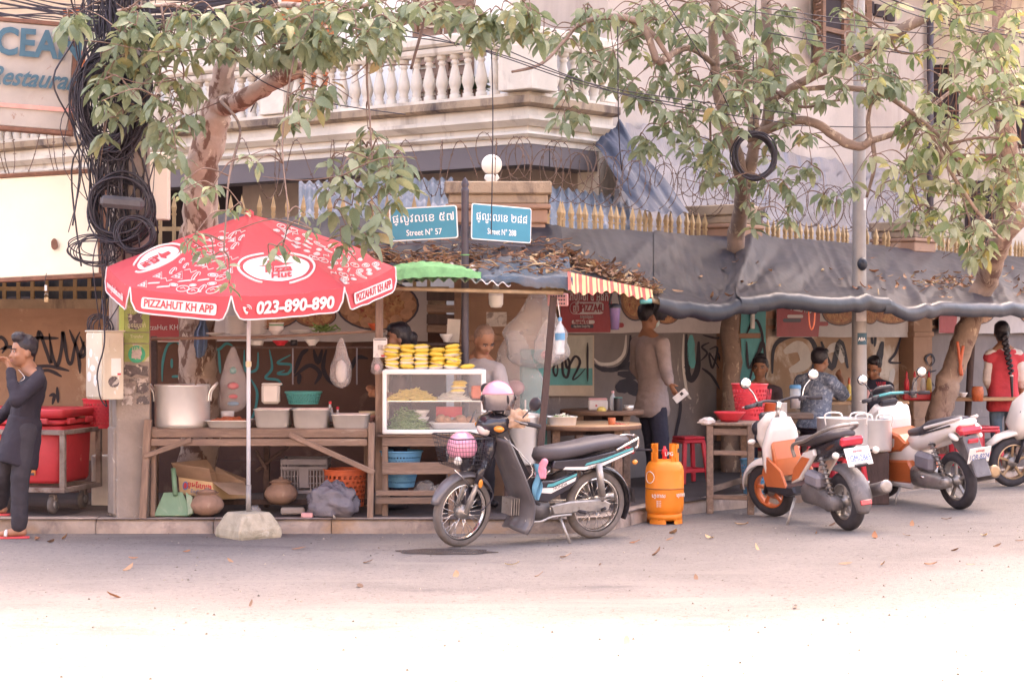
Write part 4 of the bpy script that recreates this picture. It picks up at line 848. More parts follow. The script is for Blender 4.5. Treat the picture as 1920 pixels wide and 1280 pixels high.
# big pot with handles
pt = P(342, 801, 16.7); r0 = 51.5/F*16.7
pot = thing('stock_pot', 'large shiny aluminium stock pot with two handles on the stall table', 'pot', pt)
MB().lathe([(0, 0), (r0*.93, 0), (r0*.985, .012), (r0, .035), (r0*1.0, .345), (r0*1.025, .35), (r0*1.025, .36), (r0*.97, .36), (r0*.97, .04), (0, .02)], pt, 40).build('pan', 'alu', pot)
for s in (-1, 1): MB().tube(bez([pt+V((s*r0*.99, -.06, .22)), pt+V((s*r0*1.03, -.06, .30)), pt+V((s*(r0+.055), -.05, .365)), pt+V((s*(r0+.055), .05, .365)), pt+V((s*r0*1.03, .06, .30)), pt+V((s*r0*.99, .06, .22))], 5), .0085, 8).build('handle', 'alu', pot)
MB().tube([pt+V((.1, .05, .34)), pt+V((.115, .06, .42))], .008, 8).build('ladle_handle', 'wood', pot)
def pan(px0, px1, py0, py1, Y, dp, label, name='steel_pan', cat='pan', food=None):
 a = P(px0, py0, Y); b = P(px1, py0, Y); w = (b.x-a.x)/2; z1 = a.z; z0 = P(0, py1, Y).z; cx = (a.x+b.x)/2; cy_ = Y+dp/2
 t = thing(name, label, cat, (cx, cy_, z0)); h = z1-z0
 X, Yv = V((1, 0, 0)), V((0, 1, 0))
 secs = [((cx, cy_, z1+.004), X, Yv, w*1.06, dp/2*1.06, 9), ((cx, cy_, z1), X, Yv, w*1.07, dp/2*1.07, 9), ((cx, cy_, z1-.004), X, Yv, w*1.0, dp/2*1.0, 8), ((cx, cy_, z0+.02), X, Yv, w*.93, dp/2*.93, 6), ((cx, cy_, z0), X, Yv, w*.88, dp/2*.88, 5)]
 inn = [((cx, cy_, z1+.004), X, Yv, w*1.0, dp/2*1.0, 9), ((cx, cy_, z1-.006), X, Yv, w*.95, dp/2*.95, 8), ((cx, cy_, z0+.02), X, Yv, w*.88, dp/2*.88, 6), ((cx, cy_, z0+.012), X, Yv, w*.82, dp/2*.82, 5)]
 q = MB(); q.loft(secs, 40, caps=False); q.loft(inn, 40, caps=False); q.add([secs[-1][0]], []); q.loft([secs[-1], ((cx, cy_, z0-.001), X, Yv, .001, .001, 2)], 40, False); q.loft([inn[-1], ((cx, cy_, z0+.0121), X, Yv, .001, .001, 2)], 40, False)
 q.build('tray', 'steel', t)
 if food:
  f = MB(); f.grid(lambda u, v: V((cx+(u-.5)*1.75*w, cy_+(v-.5)*.84*dp, z0+h*food[1]+.02*ns(u*9, v*9, px0)+.03*sin(pi*u)*sin(pi*v))), 22, 16); f.build('food', food[0], t)
 return t
pan(475, 542, 768, 802, TY+.06, .36, 'first deep steel food pan on the stall table right of the umbrella pole')
pan(547, 615, 768, 803, TY+.06, .36, 'middle deep steel food pan between the other two on the stall table'); pan(621, 690, 778, 803, TY+.06, .34, 'shallow steel food pan at the right end of the stall table', food=('chili', .6))
pan(384, 468, 789, 802, TY+.05, .36, 'wide shallow steel tray beside the big stock pot', 'steel_tray', 'tray', food=('chili', .9))
lath('sauce_tub', [(0, 0), (.05, 0), (.058, .07), (.055, .07), (.048, .008), (0, .008)], P(427, 786, 16.75), 'pet', 'clear plastic tub of chili paste on the shallow tray', 'tub')
lath('chili_heap', [(.0, .03), (.03, .028), (.047, .01), (.048, .0), (0, 0)], P(427, 784, 16.75), 'chili', 'red chili paste inside the clear tub', 'chili paste', 14)
# plates and bowls on the rack
plp = [(0, 0), (.045, 0), (.05, .006), (.088, .013), (.092, .016), (.086, .0165), (.05, .010), (0, .008)]
plate_me = MB().lathe(plp, (0, 0, 0), 24).build('plate', 'porcelain').data
bpy.data.objects.remove([o for o in bpy.data.objects if o.data == plate_me][0])
D('porcelain_rim', (.60, .55, .58), .35, var=.25, sc=30, bump=.02)
ORD = ['bottom', 'second lowest', 'third lowest', 'fourth lowest', 'fifth lowest', 'sixth lowest', 'seventh lowest', 'eighth lowest', 'ninth lowest', 'tenth lowest', 'eleventh lowest', 'twelfth lowest', 'thirteenth lowest', 'fourteenth lowest', 'fifteenth lowest', 'sixteenth lowest']
def stack(px, py, Y, n, sc, label, grp, dz=.0095):
 b = P(px, py, Y)
 for i in range(n):
  o = link('plate', plate_me); o.location = b+V((random.gauss(0, .0015), random.gauss(0, .0015), i*dz*1.0)); o.scale = (sc, sc, 1); o.rotation_euler = (0, random.gauss(0, .01), random.uniform(0, 6)); tag(o, label.replace('white plate', ORD[i]+' white plate'), 'plate', grp)
stack(442, 627, 16.9, 16, 1.0, 'white plate in the tallest stack on the rack left of the umbrella pole', 'plates in the tallest stack'); stack(482, 627, 16.9, 13, .92, 'white plate in the second stack on the rack right of the umbrella pole', 'plates in the second stack')
stack(405, 629, 16.92, 2, .95, 'white plate of the low pair left of the tallest stack', 'low pair of plates'); stack(562, 626, 16.9, 3, 1.0, 'white plate of the low stack beside the leafy greens', 'low plates by the greens')
bwl = [(0, .004), (.03, 0), (.032, .008), (.058, .036), (.066, .05), (.062, .05), (.05, .028), (0, .012)]
for i in range(5): lath('bowl', [(r*1.02, z) for r, z in bwl], P(518, 628, 16.9)+V((random.gauss(0, .002), 0, .014*i)), 'porcelain' if i != 3 else 'porcelain_green', 'stacked patterned bowl on the rack between the plate stacks' if i != 3 else 'green rimmed bowl in the stack on the rack', 'bowl', group='stacked bowls on the rack' if i != 3 else None)
lath('bowl', [(r*.95, z*1.2) for r, z in bwl], P(703, 619, 16.9), 'plastic_orange', 'bright orange bowl at the right end of the rack', 'bowl')
lath('bowl', [(r*1.0, z*1.1) for r, z in bwl], P(585, 648, 17.0), 'porcelain', 'white bowl on the lower rack shelf', 'bowl')
lath('jar', [(0, 0), (.03, 0), (.032, .03), (.028, .05), (0, .05)], P(551, 648, 17.0), 'plastic_black', 'small dark jar on the lower rack shelf beside the white bowl', 'jar')
lath('bowl', [(r*1.1, z*.9) for r, z in bwl], P(526, 648, 17.02), 'plastic_red', 'red bowl on the lower rack shelf', 'bowl'); lath('tub', [(0, 0), (.05, 0), (.06, .045), (.055, .05), (0, .05)], P(482, 648, 17.02), 'plastic_white', 'pale plastic tub on the lower rack shelf', 'tub')
q = MB(); rnd = random.Random(2)
for k in range(70):
 p = P(610, 622, 16.9)+V((rnd.gauss(0, .05), rnd.gauss(0, .05), rnd.uniform(0, .045))); curl(q, p, rnd.uniform(.02, .045), rnd)
tag(recentre(q.build('leafy_greens', 'greens', fix=False)), 'bunch of leafy greens on the rack shelf', 'vegetables')
# baskets with holes: cylinder wall of real slots
def basket(name, label, base, r0, r1, h, rows, cols, m, cat='basket', sx=1.0, sy=1.0, fill=.55, rim=.008, rz=0):
 root = thing(name, label, cat, base, rz); q = MB(); zt_ = .1
 def pt_(a, t, o=0): r = lerp(r0, r1, t)+o; return V((base[0]+r*sx*cos(a), base[1]+r*sy*sin(a), base[2]+h*t))
 zs = [.12+.74*i/rows for i in range(rows+1)]
 for i in range(rows):                                         # posts between holes
  for c_ in range(cols):
   off = .5*(i % 2); a0 = 2*pi*(c_+off)/cols; a1 = a0+2*pi/cols*(1-fill)
   q.add([pt_(a0, zs[i]), pt_(a1, zs[i]), pt_(a1, zs[i+1]), pt_(a0, zs[i+1])], [(0, 1, 2, 3)])
 for z0, z1 in [(0, .12)]+[(z-.03*h/ (h+.001), z+.03) for z in zs[1:-1]]+[(.86, 1.0)]:
  q.lathe_ = None
  n = 36; vs = [pt_(2*pi*j/n, max(0, z)) for z in (z0, z1) for j in range(n)]; q.add(vs, [(j, (j+1) % n, n+(j+1) % n, n+j) for j in range(n)], True)
 vs = [pt_(2*pi*j/36, 0) for j in range(36)]; q.add(vs, [list(range(36))]); q.build('wall', m, root)
 MB().tube([pt_(2*pi*j/36, 1.0) for j in range(36)], rim, 6, closed=True).build('rim', m, root)
 return root
basket('plastic_basket', 'turquoise slotted plastic basket behind the steel pans', P(569, 757, 16.95), .125, .155, .10, 4, 34, 'plastic_teal', sy=.8)
tb2 = thing('lunch_box', 'pale grey plastic box standing behind the first steel pan', 'box', P(508, 757, 16.98))
MB().box(P(508, 738, 16.98), (.155, .08, .17), None, .02).build('body', 'plastic_white', tb2); MB().box(P(510, 720, 16.98), (.17, .09, .02), None, .008).build('lid', 'plastic_white', tb2)
for i, (x, y) in enumerate(((619, 790), (633, 800))):
 b = P(x, y, 16.9); t = thing('soda_bottle', ('taller' if i == 0 else 'shorter')+' red-capped clear bottle behind the shallow steel pan', 'bottle', b)
 MB().lathe([(0, 0), (.026, 0), (.027, .08), (.024, .10), (.012, .13), (.011, .15)], b, 14).build('body', 'pet', t); MB().lathe([(.0135, .148), (.0135, .172), (0, .173)], b, 12).build('cap', 'plastic_red', t)
for i, (z, m, l) in enumerate(((0, 'plastic_pink', 'pink plastic bowl at the right end of the stall table'), (.032, 'plastic_cream', 'cream plastic bowl stacked on the pink bowl'))): lath('bowl', [(r*1.25, zz_*1.1) for r, zz_ in bwl], P(690, 790, 16.95)+V((0, 0, z)), m, l, 'bowl')
# hanging bags
def bag(name, label, top, h, w, m, seed, dpt=.6, stuff=None, cat='plastic bag', knot=.12):
 root = thing(name, label, cat, top-V((0, 0, h))); q = MB(); n = 26
 def f(u, v):
  a = 2*pi*u; t = v; k = (knot+.88*min(1, (t/.55)**.8)*1.0) if t < .55 else 1-.55*max(0, (t-.8)/.2)**2
  if t > .985: k *= .25
  rr = w/2*k*(1+.30*ns(cos(a)*1.3+seed, sin(a)*1.3, t*2.5)+.22*abs(ns(cos(a)*4+seed, sin(a)*4, t*3+seed))); return top+V((rr*cos(a), rr*dpt*sin(a), -h*t))
 q.grid(f, n, 24); q.build('film', m, root)
 for st_ in (stuff or []): mm, dz, r_ = st_; MB().ell(top-V((0, 0, dz)), r_, None, 10, 7).build('contents', mm, root)
 return root
bag('plastic_bag', 'clear plastic bag of straws and red packets hanging left of the umbrella pole', P(437, 650, 16.85), .56, .23, 'film', 3, stuff=[('plastic_red', .33, (.05, .03, .03)), ('plastic_teal', .2, (.03, .02, .03)), ('plastic_blue', .48, (.05, .03, .02)), ('plastic_red', .42, (.04, .03, .02))])
bag('plastic_bag', 'whitish plastic bag hanging from the rack in the middle of the stall', P(640, 634, 16.74), .42, .165, 'film_milky', 5, stuff=[('porcelain', .28, (.05, .035, .1))])
bag('plastic_bag', 'small bag with pink packets hanging on the wooden post under the paper card', P(707, 662, 16.62), .18, .09, 'film', 7, stuff=[('plastic_pink', .12, (.025, .02, .03))])
bag('plastic_bag', 'huge milky plastic bag full of bags hanging behind the leaning post', P(1005, 545, 17.4), .68, .52, 'film_milky', 9, .5)
bag('plastic_bag', 'smaller white bag hanging right of the huge milky bag', P(1025, 600, 17.2), .38, .2, 'film_milky', 10, .5, stuff=[('plastic_pink', .3, (.05, .04, .04))])
bag('plastic_bag', 'long milky plastic bag holding something pink behind the bald man', P(965, 620, 17.5), .78, .5, 'film_milky', 12, .45, stuff=[('plastic_pink', .5, (.09, .05, .07))])
# towel on the tree trunk
def tw(u, v): p = P(380, 598, 17.32)+V(((u-.5)*(.03+.09*sin(pi*min(1, v*.8+.05)))+.015*ns(v*4, u*2)-.02*v, .02*sin(u*14)-.02, -.34*v*(1-.12*abs(u-.4)))); return p
tag(recentre(MB().grid(tw, 12, 20).build('towel', 'check_blue')), 'blue checked towel hanging on the trunk of the tree behind the plates', 'towel')
# ------------------------------------------------------------ things under the table
bx_ = thing('cardboard_box', 'open cardboard box with red and blue print lying under the stall table', 'box', P(390, 930, 16.85))
c0, c1, c2, c3 = P(334, 893, 16.72), P(398, 903, 16.62), P(460, 905, 16.9), P(404, 885, 17.05); dn = P(0, 922, 16.72)-P(0, 893, 16.72); dn = V((.01, 0, dn.z))
def face(ps, m, name, t=.004):
 q = MB(); n_ = (ps[1]-ps[0]).cross(ps[2]-ps[0]).normalized()*t; k = len(ps); q.add(list(ps)+[p+n_ for p in ps], [list(range(k)), list(range(k, 2*k))]+[(i, (i+1) % k, k+(i+1) % k, k+i) for i in range(k)]); return q.build(name, m, bx_)
face([c0, c1, c1+dn*1.15, c0+dn*1.05], 'card_yellow', 'front_side'); face([c1, c2, c2+dn, c1+dn*1.15], 'card_yellow', 'right_side'); face([c2, c3, c3+dn, c2+dn], 'cardboard', 'back_side'); face([c3, c0, c0+dn*1.05, c3+dn], 'cardboard', 'left_side'); face([c0+dn, c1+dn*1.12, c2+dn*.98, c3+dn*.98], 'card_in', 'bottom')
face([c0, c1, P(392, 878, 16.5), P(322, 868, 16.62)], 'cardboard', 'flap'); face([c1, c2, P(464, 928, 16.6), P(430, 926, 16.5)], 'cardboard', 'flap'); face([c3, c0, P(321, 867, 16.85), P(388, 861, 17.1)], 'cardboard', 'flap'); face([c2, c3, P(404, 874, 17.1), P(470, 900, 17.05)], 'cardboard', 'flap')
Af = (c1-c0).normalized(); Bf = V((0, 0, 1)); Bf = (Bf-Af*Bf.dot(Af)).normalized(); Nf = Af.cross(Bf); cc = (c0+c1+c0+c1+dn*2.2)/4
D('print_blue', (.12, .2, .42), .6, var=.1, bump=0)
text('ខ្មែរហេង', .062, cc+Nf*.007+Bf*.02+Af*.035, Af, Bf, 'print_red', bx_, bold=.001); text('ទឹកត្រីផ្អែម', .036, cc+Nf*.007-Bf*.035+Af*.035, Af, Bf, 'print_blue', bx_)
MB().slab([(.026*cos(t), .036*sin(t)) for t in [2*pi*i/18 for i in range(18)]], cc+Nf*.0055-Af*.095+Bf*.005, Af, Bf, Nf, .002).build('print_spot', 'print_blue', bx_); MB().slab([(.015*cos(t), .026*sin(t)) for t in [2*pi*i/14 for i in range(14)]], cc+Nf*.008-Af*.095+Bf*.005, Af, Bf, Nf, .002).build('print_spot', 'print_red', bx_)
dp_ = thing('dustpan', 'green plastic dustpan with upright handle leaning under the stall table', 'dustpan', P(325, 968, 16.5))
MB().slab([(-.155, 0), (.14, 0), (.115, .12), (.07, .205), (-.085, .20)], P(324, 968, 16.44), V((1, 0, 0)), V((0, .35, .94)), V((0, -.94, .35)), .025, .006).build('pan', 'plastic_green', dp_)
MB().slab([(.13, 0), (.10, .2), (.16, .16), (.17, .02)], P(324, 968, 16.42), V((1, 0, 0)), V((0, .35, .94)), V((0, -.94, .35)), .04, .006).build('side_wall', 'plastic_green', dp_)
MB().tube([P(329, 928, 16.46), P(325, 878, 16.55)], .021, 10).build('handle', 'plastic_green', dp_)
def claypot(px, py, Y, s, label):
 b = P(px, py, Y); t = thing('clay_pot', label, 'clay pot', b)
 MB().lathe([(0, 0), (.05*s, .003), (.105*s, .03), (.14*s, .075), (.142*s, .10), (.12*s, .145), (.085*s, .172), (.075*s, .18), (.095*s, .192), (.10*s, .197), (.08*s, .197), (.07*s, .18), (0, .17)], b, 28).build('body', 'clay', t)
 MB().lathe([(.075*s, .198), (.082*s, .204), (.06*s, .215), (.02*s, .222), (.018*s, .235), (0, .237)], b, 20).build('lid', 'clay', t)
claypot(388, 967, 16.48, 1.0, 'round brown clay pot standing beside the green dustpan'); claypot(527, 946, 16.85, 1.0, 'lidded brown clay pot before the grey crate')
cr = thing('plastic_crate', 'grey slotted plastic crate under the stall table', 'crate', P(570, 925, 17.0)); cz0 = P(0, 925, 16.95).z; cz1 = P(0, 860, 16.95).z; xl, xr = P(528, 0, 16.95).x, P(612, 0, 16.95).x
for z0, z1, i in ((cz0, cz0+.03, 0), (cz1-.05, cz1, 1), (cz1-.09, cz1-.065, 2)):
 for y in (16.95, 17.3): MB().box(((xl+xr)/2, y, (z0+z1)/2), (xr-xl, .02, z1-z0), None, .003).build('rail', 'plastic_grey', cr)
 for x in (xl, xr): MB().box((x, 17.125, (z0+z1)/2), (.02, .352, z1-z0), None, .003).build('rail', 'plastic_grey', cr)
for k in range(15):
 x = lerp(xl, xr, k/14)
 if 5 < k < 9: continue
 MB().box((x, 16.953, (cz0+cz1)/2), (.010, .014, cz1-cz0-.04)).build('slat', 'plastic_grey', cr); MB().box((x, 17.297, (cz0+cz1)/2), (.010, .014, cz1-cz0-.04)).build('slat', 'plastic_grey', cr)
for k in range(9):
 for x in (xl, xr): MB().box((x, 16.96+k*.042, (cz0+cz1)/2), (.014, .010, cz1-cz0-.04)).build('slat', 'plastic_grey', cr)
for z in (.3, .5, .68): MB().box(((xl+xr)/2, 16.956, lerp(cz0, cz1, z)), (xr-xl-.02, .008, .008)).build('slat', 'plastic_grey', cr)
MB().box(((xl+xr)/2, 16.945, lerp(cz0, cz1, .45)), (.085, .012, .17), None, .003).build('label_plate', 'plastic_grey', cr)
basket('plastic_basket', 'orange red perforated basket under the brace of the stall table', P(648, 948, 16.95), .155, .185, .31, 6, 24, 'plastic_orange')
def crumple(name, label, c, r, m, seed, cat='plastic bag', n=26, k=.22):
 def f(u, v):
  a = 2*pi*u; t = pi*v; d_ = V((sin(t)*cos(a), sin(t)*sin(a), cos(t))); q_ = 1+k*ns(d_.x*2+seed, d_.y*2, d_.z*2)+k*.7*abs(ns(d_.x*4.5+seed, d_.y*4.5, d_.z*4.5)); p = V((c[0]+d_.x*r[0]*q_, c[1]+d_.y*r[1]*q_, c[2]+max(d_.z*r[2]*q_, -r[2]*.82))); return p
 return tag(recentre(MB().grid(f, n, n).build(name, m)), label, cat)
crumple('rubbish_bag', 'crumpled dark grey plastic rubbish bag on the kerb in front of the orange basket', P(624, 942, 16.45), (.19, .13, .155), 'film_dark', 4, n=44, k=.3)
crumple('plastic_bag', 'small clear crumpled bag beside the umbrella base', P(478, 955, 16.5), (.045, .04, .035), 'film', 8)
tag(recentre(MB().box(P(549, 957, 16.55), (.20, .09, .055), Matrix.Rotation(.1, 3, 'Z'), .012).build('stone_block', 'concrete')), 'rough stone block on the ground under the stall table', 'stone')
tag(recentre(MB().box(P(577, 965, 16.4), (.10, .06, .04), Matrix.Rotation(-.2, 3, 'Z'), .006).build('plastic_tray', 'plastic_pink')), 'small pinkish tray left of the rubbish bag', 'tray')
rnd = random.Random(31)
for k in range(9):
 q = MB(); curl(q, G(rnd.uniform(420, 690), 972-rnd.uniform(0, 14), .125), rnd.uniform(.02, .04), rnd); tag(recentre(q.build('paper_scrap', rnd.choice(['paper', 'dry_leaf', 'plastic_cream']))), 'small scrap of litter on the kerb under the stall table', 'litter scrap', 'litter scraps under the stall table')
# ------------------------------------------------------------ counter and glass case with noodle packs
GY = 16.55
ct = thing('stall_counter', 'rough plank counter carrying the glass food case', 'counter', (P(800, 0, GY+.3).x, GY+.3, .12))
for i in range(4): plank(P(708, 816, GY+.06+.13*i), P(914, 816, GY+.06+.13*i), .125, .022, ct, name='top_plank')
plank(P(716, 828, GY+.02), P(842, 828, GY+.02), .03, .075, ct, name='apron_board'); plank(P(716, 878, GY-.02), P(862, 877, GY-.02), .03, .10, ct, name='rail'); plank(P(704, 924, GY-.03), P(830, 924, GY-.03), .025, .045, ct, name='rail'); plank(P(704, 938, GY-.03), P(828, 938, GY-.03), .025, .055, ct, name='rail')
for x in (722, 846): plank(P(x, 822, GY+.04), P(x, 968, GY+.04), .05, .05, ct, name='leg', up=(0, 1, 0)); plank(P(x, 822, GY+.5), P(x, 968, GY+.5), .05, .05, ct, name='leg', up=(0, 1, 0), m='wood_dark')
gc_ = thing('glass_case', 'white framed glass food case of noodles and greens on the plank counter', 'display case', (P(814, 0, GY+.2).x, GY+.2, P(0, 813, GY).z))
X0, X1 = P(721, 0, GY).x, P(906, 0, GY).x; Z0, Z1 = P(0, 812, GY).z, P(0, 695, GY).z; GD = .40
for x in (X0, X1):
 for y in (GY, GY+GD): MB().box((x, y, (Z0+Z1)/2), (.035, .035, Z1-Z0), None, .008).build('frame_post', 'white_paint', gc_)
for z in (Z0+.012, Z1-.012):
 for y in (GY-.001, GY+GD+.001): MB().box(((X0+X1)/2, y, z), (X1-X0+.037, .037, .037), None, .008).build('frame_rail', 'white_paint', gc_)
 for x in (X0-.001, X1+.001): MB().box((x, GY+GD/2, z), (.037, GD-.04, .037), None, .008).build('frame_rail', 'white_paint', gc_)
zs_ = P(0, 752, GY).z
MB().box(((X0+X1)/2, GY+GD/2, zs_), (X1-X0-.04, GD-.02, .006)).build('shelf', 'glass', gc_); MB().box(((X0+X1)/2, GY+.005, zs_), (X1-X0-.04, .006, .007)).build('shelf_edge', 'steel', gc_)
MB().box(((X0+X1)/2, GY-.004, (Z0+Z1)/2), (X1-X0-.036, .004, Z1-Z0-.036)).build('front_pane', 'glass', gc_); MB().box((X1+.006, GY+GD/2, (Z0+Z1)/2), (.004, GD-.04, Z1-Z0-.04)).build('side_pane', 'glass', gc_); MB().box((X0-.006, GY+GD/2, (Z0+Z1)/2), (.004, GD-.04, Z1-Z0-.04)).build('side_pane', 'glass', gc_)
MB().box(((X0+X1)/2, GY+GD/2, Z1+.008), (X1-X0, GD, .012)).build('top_panel', 'plastic_white', gc_); MB().box(((X0+X1)/2, GY+GD/2, Z0), (X1-X0-.04, GD-.04, .01)).build('bottom_panel', 'plastic_white', gc_)
# food in the case
def strands(name, label, c, rx, ry, h, m, n, L, r, seed, cat):
 rnd = random.Random(seed); q = MB()
 for k in range(n):
  a, rr = rnd.uniform(0, 6.28), sqrt(rnd.random()); p = V((c[0]+rx*rr*cos(a), c[1]+ry*rr*sin(a), c[2]+h*(1-rr*rr)*rnd.uniform(.2, 1))); b = rnd.uniform(0, 6.28); d_ = V((cos(b), sin(b), rnd.gauss(0, .25)))*L*rnd.uniform(.6, 1.2); s_ = V((-d_.y, d_.x, 0))*.4*rnd.uniform(-1, 1)
  pts = [p-d_*.5, p+s_, p+d_*.5]; pts = [V((min(max(t.x, c[0]-rx*1.1), c[0]+rx*1.1), min(max(t.y, c[1]-ry*1.1), c[1]+ry*1.1), max(t.z, c[2]+r))) for t in pts]; q.tube(bez(pts, 3), r, 4)
 return tag(recentre(q.build(name, m, fix=False)), label, cat, kind='stuff')
strands('yellow_noodles', 'heap of yellow noodles on the glass shelf', P(772, 751, GY+.16), .22, .13, .10, 'noodle', 560, .07, .0035, 1, 'noodles'); strands('white_noodles', 'heap of white noodles on the glass shelf', P(850, 751, GY+.16), .14, .12, .08, 'noodle_white', 320, .07, .003, 2, 'noodles')
strands('morning_glory', 'heap of green vegetable stalks at the bottom left of the glass case', P(766, 810, GY+.17), .165, .13, .20, 'greens', 620, .10, .0032, 3, 'vegetables')
q = MB(); rnd = random.Random(4)
for k in range(120): a, rr = rnd.uniform(0, 6.28), sqrt(rnd.random()); curl(q, P(760, 808, GY+.17)+V((.15*rr*cos(a), .1*rr*sin(a), .19*(1-rr*rr)+.01)), rnd.uniform(.015, .03), rnd)
tag(recentre(q.build('green_leaves', 'greens', fix=False)), 'small green leaves among the vegetable stalks in the glass case', 'leaves', kind='stuff')
lath('bowl', [(r*1.3, z*1.5) for r, z in bwl], P(787, 785, GY+.25), 'porcelain', 'upper white bowl inside the glass case', 'bowl'); lath('bowl', [(r*1.25, z*1.5) for r, z in bwl], P(787, 798, GY+.25), 'porcelain', 'lower white bowl inside the glass case', 'bowl')
pan(806, 894, 793, 803, GY+.06, .24, 'shallow steel tray of cooked meat in the glass case', 'steel_tray', 'tray', food=('meat', .8))
for i, (x, y, r_) in enumerate(((826, 785, .045), (838, 787, .038), (864, 787, .05), (882, 787, .04))):
 crumple('meat_piece', ['pale cooked meat piece at the left of the steel tray', 'small cooked meat piece beside the pale one', 'large brown meat piece at the centre of the steel tray', 'brown meat piece at the right of the steel tray'][i], P(x, y, GY+.17), (r_, r_, r_*.8), 'meat', i+3, 'meat', 14)
q = MB().tube([P(878, 800, GY+.12), P(892, 768, GY+.14)], .008, 6); tag(recentre(q.build('tongs', 'plastic_black')), 'black tongs leaning in the glass case', 'tongs')
MB_ = lath('tray', [(0, 0), (.10, 0), (.11, .03), (.105, .03), (.095, .006), (0, .006)], P(748, 750, GY+.28), 'plastic_red', 'red dish behind the yellow noodles', 'dish')
tag(recentre(MB().box(P(842, 772, GY+.33), (.22, .01, .09)).build('card', 'plastic_red')), 'red card at the back of the glass case', 'card')
# noodle packets: pillow shaped
def pack_mesh(v):
 q = MB(); L, w_, h_ = .064, .044, .020
 def f(sg): return lambda u, t: V(((u-.5)*2*L*(1-.04*sin(pi*t)), (t-.5)*2*w_, sg*h_*(max(0, 1-abs(2*u-1)**4)**.6)*(max(0, 1-abs(2*t-1)**4)**.6)*(1+.15*ns(u*5+v*7, t*5, sg))))
 q.use('pack_yellow'); q.grid(f(1), 12, 8)
 for s in (-1, 1): q.add([V((s*L*.96, -w_, 0)), V((s*(L+.012), -w_, .003)), V((s*(L+.012), w_, -.003)), V((s*L*.96, w_, 0))], [(0, 1, 2, 3)])
 q.use('pack_yellow' if v == 2 else 'pack_white'); q.grid(f(-1), 12, 8)
 q.use('print_red'); q.grid(lambda u, t: f(1)(.3+.4*u, .25+.5*t)+V((0, 0, .0012)), 5, 5)
 o = q.build('noodle_packet', None, fix=False); return o
pms = [pack_mesh(i) for i in range(3)]; pme = [o.data for o in pms]
for o in pms: bpy.data.objects.remove(o)
rows = [(6, 0), (3, 1), (5, 1), (4, 2), (3, 3), (3, 4), (2, 5)]
zt0 = Z1+.016; place = []
for col in range(3):                                  # neat columns on the left
 for lv in range(6): place.append((736+27.5*col+random.gauss(0, 1), lv, 0, 'neat'))
for col, nlv in ((0, 5), (1, 6)):
 for lv in range(nlv): place.append((821+27*col+random.gauss(0, 1.5), lv, random.gauss(0, .22), 'loose'))
place += [(874, 0, .15, 'loose')]
for row in (0, 1):
 for (x, lv, a, kd) in place:
  if row and (kd == 'loose' and x > 860 or lv > 4): continue
  o = link('noodle_packet', random.choice(pme)); o.location = P(x, 0, GY+.07)*1.0; o.location.z = zt0+.017+.0335*lv+random.uniform(0, .002); o.location.y = GY+.07+.11*row; o.rotation_euler = (random.gauss(0, .09), random.gauss(0, .10), a+random.gauss(0, .12)); o.location.x += random.gauss(0, .006); W[o] = o.matrix_world
  cn = ['leftmost', 'second', 'third', 'fourth', 'fifth', 'sixth'][min(5, int((x-722)/27.6))]
  tag(o, ORD[lv]+' yellow noodle packet in the '+cn+(' front' if row == 0 else ' rear')+' column on the glass case', 'noodle packet', ('neat noodle packets' if kd == 'neat' else 'loose noodle packets') if row == 0 else 'rear noodle packets')
for i, (x, y, a) in enumerate(((858, 738, .1), (860, 729, -.1), (862, 722, .1))):
 o = link('noodle_packet', pme[i]); o.location = P(x, y, GY+.16)+V((0, 0, .02)); o.rotation_euler = (0, 0, a); tag(o, ORD[i]+' of the yellow noodle packets inside the glass case', 'noodle packet', 'noodle packets inside the case')
tag(recentre(MB().box(P(893, 735, GY+.16), (.085, .04, .11), None, .012).build('snack_bag', 'plastic_orange')), 'orange and white snack bag inside the glass case at the right', 'snack bag')
# paper card on the post
pcd = thing('paper_card', 'white paper card with red corner mark pinned to the wooden post', 'card', P(713, 671, 16.6))
MB().box(P(713, 652, 16.62), (26/F*16.6, .004, 36/F*16.6)).build('sheet', 'paper', pcd); MB().box(P(718, 667, 16.617), (.03, .004, .016)).build('mark', 'print_red', pcd); MB().box(P(713, 651, 16.617), (.042, .003, .042)).build('grey_print', 'torn_paper', pcd); MB().box(P(713, 636.5, 16.617), (.10, .003, .008)).build('print_line', 'ink', pcd)
# below the counter
basket('plastic_basket', 'blue mesh basket leaning under the plank counter', P(752, 912, 16.75), .11, .18, .30, 10, 40, 'plastic_blue', fill=.5)
for i, (x, y, r_) in enumerate(((798, 915, .09), (822, 920, .07))): crumple('plastic_bag', ['white lumpy bag under the counter rail', 'small white lumpy bag next to the moped front wheel'][i], P(x, y, 16.8), (r_, r_, r_*.7), 'film_milky', i+20)
# ------------------------------------------------------------ cooking corner behind the moped
cb_ = thing('teal_cabinet', 'tall blue green metal cabinet behind the leaning post', 'cabinet', P(1005, 850, 17.55)); D('cab_teal', (.07, .26, .26), .5, var=.15, sc=5, bump=.1)
MB().box(P(1000, 760, 17.7), (.24, .35, 1.0), None, .01).build('body', 'cab_teal', cb_); MB().box(P(1000, 760, 17.515), (.2, .015, .8), None, .004).build('door', 'cab_teal', cb_); MB().box(P(985, 760, 17.50), (.015, .02, .1), None, .004).build('handle', 'steel', cb_)
sp = thing('soup_pot', 'tall dented steel soup pot behind the moped handlebar', 'pot', P(985, 870, 16.95)); b = P(985, 870, 16.95)
MB().lathe([(0, 0), (.13, 0), (.135, .02), (.135, .40), (.142, .41), (.13, .41), (.125, .05), (0, .03)], b, 28).build('body', 'alu', sp); MB().lathe([(.14, .415), (.12, .43), (.02, .445), (.02, .465), (0, .467)], b, 24).build('lid', 'alu', sp)
